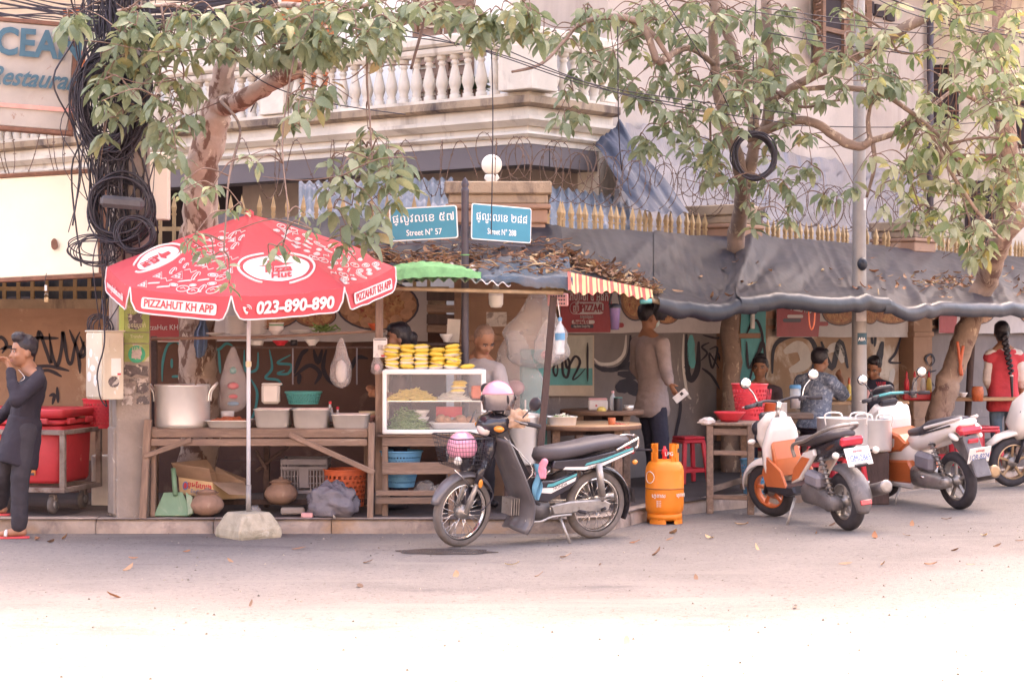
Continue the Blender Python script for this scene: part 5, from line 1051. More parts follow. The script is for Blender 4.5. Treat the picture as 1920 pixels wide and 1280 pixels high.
tag(recentre(MB().box(P(985, 920, 16.98), (.36, .3, .44), None, .01).build('stove_stand', 'wood_dark')), 'dark wooden stand carrying the soup pot behind the moped', 'stand')
bu = thing('led_bulb', 'large white unlit bulb hanging over the bald man', 'bulb', P(930, 577, 17.3)); b = P(930, 577, 17.3)
MB().lathe([(0, 0), (.045, .003), (.062, .03), (.064, .10), (.064, .105)], b, 20).build('diffuser', 'globe_white', bu); MB().lathe([(.064, .105), (.06, .16), (.03, .165), (.025, .2), (0, .2)], b, 20).build('housing', 'plastic_white', bu); MB().tube([b+V((0, 0, .2)), b+V((0, 0, .45))], .004, 5).build('cord', 'cable', bu)
for i, (x0, y0, x1, y1, l) in enumerate(((912, 585, 950, 612, 'grey printed notice on the wall above the bald man'), (838, 598, 862, 645, 'hanging sheaf of pale papers beside the sign pole'))):
 a, b = P(x0, y0, 18.2 if i == 0 else 17.6), P(x1, y1, 18.2 if i == 0 else 17.6); tag(recentre(MB().box((a+b)/2, (b.x-a.x, .012, a.z-b.z), Matrix.Rotation(.06*i, 3, 'Y')).build('notice', 'paper' if i else 'torn_paper')), l, 'notice')
lath('bowl', [(r*.9, z*1.4) for r, z in bwl], P(837, 641, 17.3), 'porcelain', 'white bowl on the back shelf beside the sign pole', 'bowl')
bs = thing('back_shelf', 'dark wooden back shelf behind the noodle packets', 'shelf', P(790, 650, 17.4)); plank(P(712, 645, 17.4), P(862, 645, 17.4), .3, .025, bs, name='board', m='wood_dark')
for x in (735, 850): plank(P(x, 645, 17.4), P(x, 700, 17.4), .03, .03, bs, name='bracket', m='wood_dark', up=(0, 1, 0))
# shed boards seen left of the bald man
pb = thing('board_screen', 'dark gappy board screen between the pizza banner and the corner pillar', 'board screen', P(828, 640, 18.3))
for i, (y, h_) in enumerate(((553, .10), (578, .07), (598, .09), (616, .07))): plank(P(800, y, 18.2), P(852, y+1, 18.2), .02, h_, pb, name='board', m='wood_dark' if i % 2 == 0 else 'wood_h')
# ------------------------------------------------------------ red umbrella on a concrete foot
D('umb_red', (.62, .085, .10), .65, var=.05, sc=4, bump=.25, bs=10, bd=.02, thin=.22); D('umb_white', (.80, .74, .73), .6, var=.04, bump=.1, thin=.15); D('pole_white', (.68, .70, .76), .4, var=.08, sc=5, bump=.05)
ub = G(466, 1006); UX, UY = ub.x, ub.y
um = thing('patio_umbrella', 'red octagonal pizza advertising umbrella on a white pole in a concrete foot', 'umbrella', (UX, UY, 0))
q = MB(); fs = [(-.21, -.19), (.21, -.19), (.21, .19), (-.21, .19)]; Rz = Matrix.Rotation(RD(38), 3, 'Z')
def ftp(k, z, sd): return [V((UX, UY, 0))+Rz @ V((x*k, y*k, 0))+V((.006*ns(x*9+sd, y*9, z*9), 0, z)) for x, y in [(sx_*(1-c_*.0), sy_) for sx_, sy_, c_ in ((-.185, -.20, 0), (0, -.20, 0), (.185, -.20, 0), (.20, -.185, 0), (.20, 0, 0), (.20, .185, 0), (.185, .20, 0), (0, .20, 0), (-.185, .20, 0), (-.20, .185, 0), (-.20, 0, 0), (-.20, -.185, 0))]]
rows = [ftp(.97, 0, 1), ftp(1.0, .02, 1), ftp(.98, .07, 2), ftp(.84, .13, 3), ftp(.70, .18, 4), ftp(.62, .20, 4), ftp(.3, .205, 5)]
vs_ = [p for r_ in rows for p in r_]; n = 12; q.add(vs_, [(i*n+j, i*n+(j+1) % n, (i+1)*n+(j+1) % n, (i+1)*n+j) for i in range(len(rows)-1) for j in range(n)]+[[(len(rows)-1)*n+j for j in range(n)]], False); q.build('concrete_foot', 'concrete_mossy', um)
AP = P(468, 402, UY); TL = Matrix.Rotation(RD(12.5), 3, 'X')              # canopy tips towards the street
def ul(x, y, z): return AP+(TL @ V((x, y, z)))
MB().tube([V((UX, UY, .19)), V((UX, UY, .42))], .021, 12).build('sleeve', 'steel_pole', um); MB().tube([V((UX, UY, .40)), V((UX, UY, 1.5)), ul(0, 0, -.02)], .0165, 12).build('pole', 'pole_white', um)
MB().lathe([(.02, -.02), (.024, -.015), (.024, .02), (.02, .025)], P(466, 683, UY), 12).build('collar', 'plastic_cream', um); MB().lathe([(.035, -.02), (.035, .02), (.012, .035), (0, .04)], ul(0, 0, 0), 12).build('finial', 'umb_red', um)
UR, UH = 1.165, .43
def rim(k, r=1.0): a = -pi/2+k*pi/4; return V((UR*r*cos(a), UR*r*sin(a), -UH*(r**1.08)))
def upan(k, s, t, off=0.0):                                              # s 0..1 across, t 0 apex .. 1 rim
 a, b = rim(k, t), rim(k+1, t); p = a.lerp(b, s); p.z -= .035*sin(pi*s)*t*(1-.3*t)-.006*ns(s*6+k*3, t*5, k); m_ = (rim(k)+rim(k+1))/2; nn = V((m_.x*UH/(UR*UR)*1.0, m_.y*UH/(UR*UR), 1)).normalized()
 p += nn*off; return ul(p.x, p.y, p.z)
for k in range(-4, 4):
 q = MB(); q.grid(lambda s, t: upan(k, s, max(t, .01)), 14, 16); pn = q.build('canopy_panel', 'umb_red', um)
 a, b = rim(k), rim(k+1)
 def val(s, t, off=0.0):
  p = upan(k, s, 1.0); m_ = TL @ V(((a.x+b.x)/2, (a.y+b.y)/2, 0)).normalized(); hgt = .185*(1-.08*sin(pi*s)) * (1-.42*max(0, (abs(2*s-1)-.86)/.14)**2)
  e_ = abs(2*s-1); pinch = V((0, 0, 0)); s2 = .5+(s-.5)*(1-.05*t); p = upan(k, s2, 1.0)
  return p+V((m_.x*.02*t, m_.y*.02*t, -hgt*t))+m_*(off+.006*ns(s*7, t*2, k+5))
 MB().grid(lambda s, t: val(s, t), 24, 6).build('valance', 'umb_red', pn)
 ed = [val(0, t/5) for t in range(6)]+[val(i/24, 1) for i in range(25)]+[val(1, 1-t/5) for t in range(6)]
 MB().tube(ed, .0065, 5).build('piping', 'umb_white', pn)
 MB().tube([ul(0, 0, -.03), ul(*(rim(k)*.5+V((0, 0, -.012)))), ul(*(rim(k)+V((0, 0, -.01))))], .007, 5).build('rib', 'pole_white', um)
 if k not in (-2, -1, 0, 1): continue
 Av = (val(.9, .5)-val(.1, .5)).normalized(); Bv = V((0, 0, 1)); Bv = (Bv-Av*Bv.dot(Av)).normalized(); Nv = Av.cross(Bv); cv = val(.5, .52)+Nv*.022
 if k in (-1, 1):
  w_, h_ = .66, .088; q = MB(); pts = [(sx_*(w_/2-.02)+.02*cos(t), sy_*(h_/2-.02)+.02*sin(t)) for sx_, sy_, a0 in ((1, 1, 0), (-1, 1, pi/2), (-1, -1, pi), (1, -1, 1.5*pi)) for t in [a0+pi/2*i/4 for i in range(5)]]
  q.slab(pts, cv-Nv*.006, Av, Bv, Nv, .004).build('print_label', 'umb_white', pn); text('PIZZAHUT KH APP', .085, cv+Nv*.001, Av, Bv, 'umb_red', pn, sx=.86, bold=.0015)
 elif k == 0:
  text('023-890-890', .128, cv+Av*.04, Av, Bv, 'umb_white', pn, shear=.2, bold=.0045, sx=.93)
  ph = cv-Av*.335; MB().tube([ph+Av*(.03*cos(t)+.012)+Bv*(.034*sin(t)+.004) for t in [pi*.85+pi*.55*i/8 for i in range(9)]], [.013, .013, .009, .008, .008, .008, .009, .013, .013], 6).build('phone_mark', 'umb_white', pn)
  for r_ in (.018, .03): MB().tube(arc(ph+Av*.006+Bv*.004, r_, -.1, pi/2+.1, 6, Av, Bv), .0035, 5).build('phone_mark', 'umb_white', pn)
 else: text('www.pizzahut.com.kh', .075, cv, Av, Bv, 'umb_white', pn, bold=.0012, sx=.9)
 # prints on the slope
 Ap = (upan(k, .9, .8)-upan(k, .1, .8)).normalized(); Bp = (upan(k, .5, .3)-upan(k, .5, .9)); Bp = (Bp-Ap*Bp.dot(Ap)).normalized(); Np = Ap.cross(Bp)
 def sl_(a_, b_, off=.006):                                         # panel metres -> surface
  L_ = (upan(k, .5, 1)-upan(k, .5, 0)).length; t = 1-b_/L_; wdt = (rim(k)-rim(k+1)).length*t; s = .5+a_/max(wdt, .05); return upan(k, min(1, max(0, s)), t, off)
 def print_poly(pts, m, off, name='print'):
  c_ = (sum(p[0] for p in pts)/len(pts), sum(p[1] for p in pts)/len(pts)); q = MB(); n = len(pts); vs_ = [sl_(c_[0], c_[1], off)]+[sl_(lerp(c_[0], p[0], .5), lerp(c_[1], p[1], .5), off) for p in pts]+[sl_(p[0], p[1], off) for p in pts]
  q.add(vs_, [(0, 1+i, 1+(i+1) % n) for i in range(n)]+[(1+i, 1+n+i, 1+n+(i+1) % n, 1+(i+1) % n) for i in range(n)]); return q.build(name, m, pn)
 def line(pts, r=.0045, closed=False, name='print_line'): return MB().tube([sl_(a_, b_, .004) for a_, b_ in pts], r, 4, closed=closed).build(name, 'umb_white', pn)
 def el(cx_, cy_, rx, ry, a0=0, a1=2*pi, n=20): return [(cx_+rx*cos(a0+(a1-a0)*i/n), cy_+ry*sin(a0+(a1-a0)*i/n)) for i in range(n+(0 if abs(a1-a0) > 6.28 else 1))]
 if k in (-2, 0):
  print_poly(el(0, .35, .262, .172, n=36), 'umb_white', .006, 'logo_oval')
  for a0, a1 in ((-.45*pi, .32*pi), (.55*pi, 1.32*pi)): line(el(0, .35, .30, .21, a0, a1, 24), .011)
  print_poly([(-.15, .385), (-.06, .40), (-.045, .455), (.045, .455), (.07, .405), (.16, .39), (.02, .372)], 'umb_red', .010, 'logo_hat')
  for s_, dy, sz in (('Pizza', .325, .11), ('Hut', .245, .105)): text(s_, sz, sl_(.0, dy, .016), Ap, Bp, 'umb_red', pn, shear=.25, bold=.003)
 else:
  rr_ = random.Random(40+k)
  for i in range(46):
   b_ = .05+.85*((i+rr_.random())/46)**1.5; wd_ = .86*(1-b_/1.24)*.43; a_ = wd_*(((i*.618) % 1)*2-1); s_ = rr_.uniform(.032, .055); ty = rr_.randrange(6)
   if ty == 0: line(el(a_, b_, s_, s_*.8, n=12), .0037, True); line([(a_-s_*.4, b_), (a_, b_+s_*.3), (a_+s_*.4, b_)], .0037)
   elif ty == 1:
    line([(a_-s_, b_-s_*.6), (a_+s_, b_-s_*.6), (a_, b_+s_*1.2)], .0037, True)
    for dx, dy in ((-.3, -.2), (.25, -.25), (0, .35)): line(el(a_+dx*s_, b_+dy*s_, s_*.16, s_*.16, n=7), .0048, True)
   elif ty == 2: line([(a_-s_*1.3, b_-s_*.5), (a_+s_*1.3, b_+s_*.4)], .0037); line([(a_-s_*1.2, b_-s_*.25), (a_+s_*1.2, b_+s_*.65)], .0037)
   elif ty == 3: line(el(a_, b_, s_*.5, s_, .2, 5.4, 10), .0037); line([(a_, b_-s_), (a_, b_+s_*.7)], .005)
   elif ty == 4: line([(a_-s_, b_), (a_-s_*.3, b_+s_*.5), (a_+s_*.3, b_-s_*.3), (a_+s_, b_+s_*.3)], .0037)
   else: line(el(a_, b_, s_*.9, s_*.45, n=12), .0037, True); line(el(a_, b_, s_*.5, s_*.2, n=8), .0048, True)
# ------------------------------------------------------------ printed banners on the wall
D('banner_white', (.50, .45, .44), .5, var=.08, sc=4, bump=.3, bs=7, bd=.02); D('banner_red', (.36, .045, .055), .5, var=.1, sc=4, bump=.3, bs=7, bd=.02); D('banner_print', (.62, .55, .54), .5, var=.05, bump=0)
D('crust', (.30, .14, .08), .6, var=.3, sc=14, bump=.3); D('pizza_top', (.42, .19, .09), .6, var=.35, sc=22, bump=.2, spots=[((.55, .32, .14), 16, .5, .6, None), ((.30, .06, .04), 19, .6, .64, None)]); D('bread', (.50, .27, .16), .6, var=.2, sc=14, bump=.2); D('plate_dark', (.06, .055, .075), .5, var=.1, bump=.05)
def bwr(px, py, off=.06): t = wrpx(px, off); p = wr(t, off); p.z = P(px, py, p.y).z; return p
def bwl_(px, py, off=.08): return P(px, py, 18.9-off)
def banner(fn, x0, x1, y0, y1, xr, label, sd, pizzas, red=True):
 root = thing('pizza_banner', label, 'banner', fn((x0+x1)/2, y1)); A = (fn(x1, 600)-fn(x0, 600)).normalized(); N_ = A.cross(V((0, 0, 1)))
 def bp(px, py, k): return fn(px, py, .10+.004*k+.006*ns(px/60., py/40., sd))
 MB().grid(lambda u, v: bp(lerp(x0, x1, u), lerp(y1, y0, v)+3*ns(u*5, v, sd), 0), 40, 8).build('sheet', 'banner_white', root)
 if red: MB().grid(lambda u, v: bp(lerp(x0+1, xr-6*abs(v-.6), u), lerp(y1-1, y0+1, v), 1.2), 12, 8).build('red_field', 'banner_red', root)
 for i, (cx_, cy_, rx, ry, ty) in enumerate(pizzas):
  def disc(rx, ry, m, kk, nm, cx_=cx_, cy_=cy_, n=28): q = MB(); q.add([bp(cx_, cy_, kk)]+[bp(cx_+rx*cos(t), min(cy_+ry*sin(t), y1-1), kk) for t in [2*pi*j/n for j in range(n)]], [(0, 1+j, 1+(j+1) % n) for j in range(n)]); q.build(nm, m, root)
  disc(rx, ry, 'plate_dark', 1.4, 'printed_plate'); disc(rx*.95, ry*.93, 'crust', 2.2, 'printed_crust'); disc(rx*.80, ry*.78, 'pizza_top', 3.0, 'printed_topping')
  if ty:
   for j in range(13):
    a = 2*pi*j/13; disc(rx*.15, ry*.22, 'bread', 3.8, 'printed_bread', cx_+rx*.78*cos(a), cy_+ry*.72*sin(a), 10)
 return root, bp, A, N_
r, bp, A, N_ = banner(bwl_, 272, 802, 540, 640, 345, 'pale pizza banner with dark red end on the wall behind the plate rack', 3, [(505, 580, 62, 38, 0), (591, 592, 40, 22, 0), (708, 572, 78, 48, 1)])
text('PIZZA4U', .10, bp(312, 583, 3), A, (0, 0, 1), 'banner_print', r, bold=.002, sx=.9); text('PizzaHut KH', .07, bp(302, 614, 3), A, (0, 0, 1), 'banner_print', r, sx=.9)
r, bp, A, N_ = banner(bwr, 1050, 1358, 548, 624, 1148, 'torn pizza banner with red field left of the standing man', 5, [(1192, 560, 30, 42, 0), (1250, 590, 24, 18, 0), (1328, 575, 38, 28, 1)])
def pill(x0, x1, y0, y1, m, kk, nm='print_label'):
 pts = []; cy_ = (y0+y1)/2; ry = (y1-y0)/2; rx = ry*.8
 for i in range(9): a = pi/2+pi*i/8; pts.append(bp(x0+rx+rx*cos(a), cy_-ry*sin(a), kk))
 for i in range(9): a = -pi/2+pi*i/8; pts.append(bp(x1-rx+rx*cos(a), cy_-ry*sin(a), kk))
 q = MB(); q.add(pts, [list(range(len(pts)))]); q.build(nm, m, r)
pill(1068, 1134, 566, 589, 'banner_print', 2.2); pill(1069, 1092, 567, 588, 'banner_red', 3.2)
text('PIZZA4U', .115, bp(1112, 578, 4.2), A, (0, 0, 1), 'banner_red', r, bold=.003, sx=.95); text('ញ៉ាំ', .09, bp(1080, 578, 4.6), A, (0, 0, 1), 'banner_print', r, bold=.001); text('ភីហ្សា ៤ អ្នក', .13, bp(1105, 556, 3), A, (0, 0, 1), 'banner_print', r, bold=.002, sx=.9)
text('សម្រាប់អ្នក', .05, bp(1100, 594, 3), A, (0, 0, 1), 'banner_print', r); pill(1072, 1115, 600, 607, 'banner_print', 2.2); text('PizzaHut KH', .05, bp(1090, 603.5, 3.4), A, (0, 0, 1), 'banner_red', r, bold=.001); pill(1070, 1113, 608, 615, 'plate_dark', 2.2)
text('App Store  Google Play', .03, bp(1091, 611.5, 3.4), A, (0, 0, 1), 'banner_print', r); pill(1150, 1170, 605, 614, 'banner_red', 2.0)
r, bp, A, N_ = banner(bwr, 1455, 1706, 568, 632, 1538, 'sagging pizza banner with red field behind the diners', 8, [(1575, 585, 34, 26, 0), (1632, 592, 14, 16, 0), (1672, 590, 36, 18, 0)])
text('PIZZA4U', .13, bp(1502, 578, 4), (A+V((0, 0, -.08))).normalized(), (0, 0, 1), 'banner_print', r, bold=.003, shear=.3); pill(1476, 1506, 590, 596, 'banner_print', 2.2); pill(1468, 1502, 597, 604, 'plate_dark', 2.2); pill(1532, 1553, 603, 611, 'banner_red', 2.0)
r, bp, A, N_ = banner(bwr, 1760, 1985, 572, 625, 1795, 'dull crumpled pizza banner at the far right behind the woman in red', 11, [(1835, 588, 30, 20, 1), (1940, 588, 30, 20, 1)])
# poster on the grey wall
r = thing('wall_poster', 'faded white and teal poster scrawled with black paint on the grey wall', 'poster', bwr(1072, 742)); D('poster_pale', (.42, .41, .36), .7, var=.15, sc=6, bump=.1); D('poster_teal', (.10, .30, .30), .7, var=.15, sc=5, bump=.1); D('poster_cream', (.48, .40, .32), .7, var=.1, bump=.1)
for (x0, x1, y0, y1, m, k) in ((1014, 1114, 628, 742, 'poster_cream', .064), (1017, 1111, 630, 722, 'poster_pale', .068), (1017, 1111, 690, 722, 'poster_teal', .072)): MB().grid(lambda u, v: bwr(lerp(x0, x1, u), lerp(y1, y0, v), k), 6, 6).build('sheet', m, r)
# ------------------------------------------------------------ graffiti strokes
D('spray_black', (.03, .025, .035), .7, var=.15, bump=.05); D('spray_teal', (.05, .25, .27), .7, var=.15, bump=.05); D('spray_white', (.55, .50, .46), .7, var=.12, bump=.05); D('paint_turq', (.09, .33, .34), .7, var=.15, sc=4, bump=.1)
def stroke(fn, pts, w, m, off=.006, taper=True):
 c = bez([V((x, y, 0)) for x, y in pts], 6); q = MB(); vs_ = []; n = len(c)
 for i, p in enumerate(c):
  d_ = (c[min(i+1, n-1)]-c[max(i-1, 0)]); d_.normalize(); nn = V((-d_.y, d_.x)); k = w/2*(1+.15*ns(i*.6, w))*(.35+.65*min(1, 4*min(i, n-1-i)/max(n-1, 1)) if taper else 1)
  vs_ += [fn(p.x+nn.x*k, p.y+nn.y*k, off), fn(p.x-nn.x*k, p.y-nn.y*k, off)]
 q.add(vs_, [(2*i, 2*i+1, 2*i+3, 2*i+2) for i in range(n-1)]); o = q.build('graffiti_stroke', m, wall); return o
def fl(px, py, off=.006): return P(px, py, 18.9-off)
def fr_(px, py, off=.006): return bwr(px, py, off)
for pts in ([(-10, 640), (2, 632), (12, 645), (4, 662)], [(0, 655), (18, 650), (36, 655)], [(62, 685), (70, 640), (74, 622), (86, 655), (96, 680), (92, 625)], [(92, 625), (100, 670), (108, 684), (116, 650), (118, 622), (126, 672), (134, 680), (142, 640), (150, 622)], [(130, 618), (146, 660), (150, 700)], [(50, 690), (90, 686), (130, 695)], [(60, 700), (90, 694), (116, 706)], [(92, 742), (102, 740), (98, 758)], [(107, 725), (109, 755)], [(60, 633), (110, 634)], [(150, 630), (160, 660), (150, 668), (158, 640)]): stroke(fl, pts, 6.5, 'spray_black')
for pts in ([(304, 715), (305, 680), (314, 648), (330, 640), (338, 650)], [(302, 722), (303, 760), (310, 792)], [(322, 672), (322, 690)], [(322, 706), (336, 705)], [(400, 650), (410, 655), (424, 644), (436, 648)], [(410, 655), (413, 700)], [(458, 655), (459, 690), (468, 697), (482, 690), (484, 660)], [(505, 655), (510, 690), (498, 708), (520, 712), (530, 722)], [(545, 665), (520, 680), (546, 684), (540, 700), (520, 700), (534, 694)], [(470, 710), (482, 735), (478, 770), (468, 790)]): stroke(fl, pts, 5, 'spray_teal')
for pts in ([(552, 700), (565, 665), (578, 655)], [(552, 705), (580, 685), (600, 700), (590, 720)], [(588, 655), (596, 680), (604, 655)], [(612, 655), (606, 690), (620, 715), (645, 720)], [(640, 660), (655, 690), (670, 670), (690, 672)], [(560, 720), (562, 700)]): stroke(fl, pts, 8, 'spray_black')
for pts, w_ in (([(1038, 660), (1046, 690), (1042, 705), (1038, 690), (1052, 665), (1056, 700), (1064, 706), (1068, 680), (1060, 668), (1064, 690), (1078, 668), (1088, 680), (1074, 710), (1084, 706), (1098, 690)], 4.5), ([(1102, 642), (1102, 715)], 3.5), ([(1026, 668), (1024, 700)], 4)): stroke(fr_, pts, w_, 'spray_black', .078)
for pts, w_, m in (([(1182, 628), (1180, 665), (1160, 690), (1130, 692), (1112, 682)], 9, 'spray_black'), ([(1174, 628), (1170, 662), (1152, 680), (1126, 682), (1114, 672)], 6, 'spray_white'), ([(1158, 690), (1192, 686), (1192, 702), (1158, 700)], 18, 'spray_black'), ([(1155, 730), (1180, 722), (1196, 740)], 26, 'spray_black'), ([(1282, 626), (1281, 680), (1288, 735), (1296, 748)], 5, 'spray_white'), ([(1287, 626), (1288, 690), (1296, 712), (1308, 690), (1310, 640)], 11, 'spray_black'), ([(1296, 628), (1296, 665), (1299, 690)], 14, 'paint_turq'), ([(1262, 720), (1276, 760), (1266, 820), (1264, 870)], 6, 'spray_black'), ([(1330, 642), (1316, 650), (1326, 662), (1314, 676)], 4, 'spray_black'), ([(1318, 628), (1345, 634), (1352, 628)], 4, 'spray_black'), ([(1330, 655), (1345, 652), (1336, 690), (1330, 662), (1348, 690)], 4, 'spray_black'), ([(1316, 690), (1334, 704), (1350, 730)], 5, 'spray_black'), ([(1346, 660), (1356, 690)], 4, 'spray_black')): stroke(fr_, pts, w_, m)
for pts, w_, m in (([(1448, 700), (1452, 650), (1480, 630), (1515, 632), (1530, 660), (1520, 700), (1490, 710)], 9, 'spray_black'), ([(1470, 660), (1500, 650), (1510, 680), (1480, 695)], 22, 'spray_white'), ([(1540, 640), (1560, 690), (1575, 640), (1590, 690)], 10, 'spray_black'), ([(1550, 660), (1570, 650), (1580, 680)], 16, 'spray_white'), ([(1448, 620), (1470, 616), (1500, 620), (1530, 616)], 3, 'spray_black'), ([(1634, 628), (1636, 645)], 5, 'spray_black'), ([(1642, 628), (1640, 650)], 5, 'spray_black'), ([(1655, 640), (1645, 690), (1640, 720)], 13, 'spray_black'), ([(1690, 628), (1680, 660), (1668, 678), (1690, 680)], 5, 'spray_black'), ([(1675, 690), (1670, 720)], 10, 'spray_white')): stroke(fr_, pts, w_, m)
# turquoise paint on the second pillar with black scribble and a small plate
pc2 = wr(4.35, -.1); Rn = V((.8, -.6, 0)); At = V((.6, .8, 0))
def fp(px, py, off=.0): b_ = V((pc2.x, pc2.y, 0))+Rn*(.66*.42+off); k = (px-960)/F; t = (k*b_.y-b_.x)/(.6-.8*k); p = b_+At*t; p.z = P(px, py, p.y).z; return p
q = MB(); q.grid(lambda u, v: fp(lerp(1389, 1436, u)+3*ns(v*6, u), lerp(760, 575, v), .012), 6, 14); q.build('painted_patch', 'paint_turq', wall)
for pts in ([(1398, 585), (1405, 575), (1410, 600), (1402, 620)], [(1400, 625), (1418, 600), (1430, 640), (1412, 690), (1404, 720)], [(1415, 680), (1430, 640), (1436, 690), (1432, 715)], [(1400, 640), (1404, 690), (1420, 660)]): stroke(lambda a_, b_, o_: fp(a_, b_, .02), pts, 5, 'spray_black')
tag(recentre(MB().box(fp(1411, 602, .04), (.06, .03, .17), Matrix.Rotation(ra, 3, 'Z'), .005).build('meter_box', 'plastic_white')), 'small white box on the turquoise painted pillar', 'box')
pc3 = wr(8.9, -.1)
def fp3(px, py, off=.0): b_ = V((pc3.x, pc3.y, 0))+Rn*(.66*.42+off); k = (px-960)/F; t = (k*b_.y-b_.x)/(.6-.8*k); p = b_+At*t; p.z = P(px, py, p.y).z; return p
for pts in ([(1742, 685), (1736, 672), (1746, 664), (1752, 676), (1744, 688)], [(1744, 690), (1742, 712), (1734, 722)], [(1742, 712), (1752, 724)], [(1732, 700), (1756, 694)]): stroke(lambda a_, b_, o_: fp3(a_, b_, .02), pts, 3.5, 'spray_black')
# ------------------------------------------------------------ red cooler on a steel cart
D('cooler_red', (.60, .05, .06), .5, var=.12, sc=4, bump=.1, spots=[((.42, .045, .05), 3, .5, .7, None), ((.66, .30, .26), 9, .68, .73, None)]); D('iron', (.30, .24, .21), .6, .3, var=.25, sc=9, bump=.2, spots=[((.17, .10, .08), 6, .5, .62, None)])
D('rubber', (.045, .04, .045), .8, var=.25, sc=12, bump=.3); D('rubber_dusty', (.15, .128, .118), .9, var=.25, sc=10, bump=.3)
ca = -RD(13); cx0 = G(118, 948, .12); CRt = Matrix.Rotation(ca, 3, 'Z'); co = V((P(118, 0, 16.55).x, 16.55, 0))
cart = thing('cooler_cart', 'big red plastic cooler in a rusty steel frame cart on casters behind the man', 'cart', (co.x-.4, co.y+.35, .12), ca)
def cl(x, y, z): return co+CRt @ V((x, y, 0))+V((0, 0, z))
Lx, Ly = 1.15, .70
zr0, zr1 = .33, .81
for x in (0, -Lx):
 for y in (0, Ly): MB().box(cl(x, y, (zr0+zr1)/2), (.045, .045, zr1-zr0+.04), CRt, .003).build('frame_post', 'iron', cart)
for z in (zr0, zr1):
 for y in (0, Ly): MB().box(cl(-Lx/2, y-.001, z), (Lx+.047, .047, .04), CRt, .003).build('frame_rail', 'iron', cart)
 for x in (0, -Lx): MB().box(cl(x+.001, Ly/2, z), (.043, Ly-.05, .038), CRt, .003).build('frame_rail', 'iron', cart)
def rb(x0, x1, y0, y1, z0, z1, tp, m, nm, e=9):
 A_ = CRt @ V((1, 0, 0)); B_ = CRt @ V((0, 1, 0)); c_ = cl((x0+x1)/2, (y0+y1)/2, 0); MB().loft([((c_.x, c_.y, z0), A_, B_, (x1-x0)/2*tp*.96, (y1-y0)/2*tp*.96, e), ((c_.x, c_.y, z0+.03), A_, B_, (x1-x0)/2*tp, (y1-y0)/2*tp, e), ((c_.x, c_.y, z1-.01), A_, B_, (x1-x0)/2, (y1-y0)/2, e), ((c_.x, c_.y, z1), A_, B_, (x1-x0)/2*.98, (y1-y0)/2*.98, e)], 48).build(nm, m, cart)
rb(-Lx+.03, -.035, .03, Ly-.035, .38, .86, .97, 'cooler_red', 'cooler_body', 14); rb(-Lx+.01, -.015, .01, Ly-.015, .87, .91, 1, 'cooler_red', 'cooler_rim', 14); rb(-Lx, -.005, 0, Ly-.005, .925, 1.0, .99, 'cooler_red', 'cooler_lid', 14)
for x in (-.2, -.8): MB().box(cl(x, -.012, .90), (.14, .03, .05), CRt, .008).build('latch', 'cooler_red', cart)
for y in (.15, .5): MB().box(cl(0, y, .90), (.03, .12, .05), CRt, .008).build('latch', 'cooler_red', cart)
D('sticker_orange', (.62, .20, .05), .5, var=.35, sc=8, bump=.05, spots=[((.75, .5, .15), 6, .52, .6, None)])
MB().box(cl(-.52, .024, .6), (.52, .006, .30), CRt).build('food_sticker', 'sticker_orange', cart); MB().box(cl(-.52, .0225, .46), (.50, .006, .02), CRt).build('sticker_band', 'plate_dark', cart)
for x, y in ((-.12, .06), (-.12, Ly-.06), (-Lx+.12, .06), (-Lx+.12, Ly-.06)):
 c_ = cl(x, y, .205); wh = MB(); Mw = CRt @ Matrix.Rotation(pi/2, 3, 'Y'); wh.lathe([(.03, -.022), (.07, -.02), (.08, -.012), (.08, .012), (.07, .02), (.03, .022)], c_, 20, Mw); w_ = wh.build('caster_wheel', 'rubber_dusty', cart)
 MB().lathe([(.0, -.026), (.035, -.026), (.035, .026), (0, .026)], c_, 14, Mw).build('hub', 'steel_pole', w_); MB().box(c_+V((0, 0, .06)), (.055, .05, .05), CRt, .006).build('caster_fork', 'iron', cart); MB().box(c_+V((0, 0, .105)), (.10, .10, .01), CRt).build('caster_plate', 'iron', cart)
basket('plastic_basket', 'red slotted basket wedged between cooler and utility pole', P(190, 802, 17.3), .13, .16, .25, 7, 30, 'plastic_red', fill=.6)
tag(recentre(MB().box(P(195, 905, 17.6), (.2, .12, .5), None, .01).build('white_carton', 'paper')), 'pale carton standing behind the utility pole', 'carton')
# ------------------------------------------------------------ gas cylinder
D('gas_orange', (.78, .22, .02), .45, var=.08, sc=5, bump=.1, spots=[((.35, .13, .06), 9, .68, .73, None), ((.84, .42, .10), 3, .55, .7, None)])
gx = V((1.315, 17.16, 0)); gs = thing('gas_cylinder', 'orange gas cylinder standing on the road at the kerb', 'gas cylinder', gx)
MB().lathe([(.0, .075), (.11, .06), (.145, .085), (.162, .12), (.166, .16), (.166, .295)], gx, 32).build('lower_shell', 'gas_orange', gs); MB().lathe([(.166, .297), (.1675, .30), (.1675, .306), (.166, .309), (.166, .45), (.158, .49), (.135, .525), (.09, .545), (.05, .55), (0, .552)], gx, 32).build('upper_shell', 'gas_orange', gs)
MB().tube([gx+V((.1672*cos(t), .1672*sin(t), .303)) for t in [2*pi*i/36 for i in range(36)]], .0025, 5, closed=True).build('weld_seam', 'rust', gs)
q = MB(); n = 12
for i in range(n):
 a0 = 2*pi*i/n
 if i % 3 == 0: continue
 q.lathe([(.145, 0), (.155, .0), (.152, .045), (.142, .045), (.145, 0)], gx, 4, None, False, a0, a0+2*pi/n)
q.lathe([(.142, .035), (.153, .035), (.15, .085), (.14, .085)], gx, 32); q.build('foot_ring', 'gas_orange', gs)
q = MB()
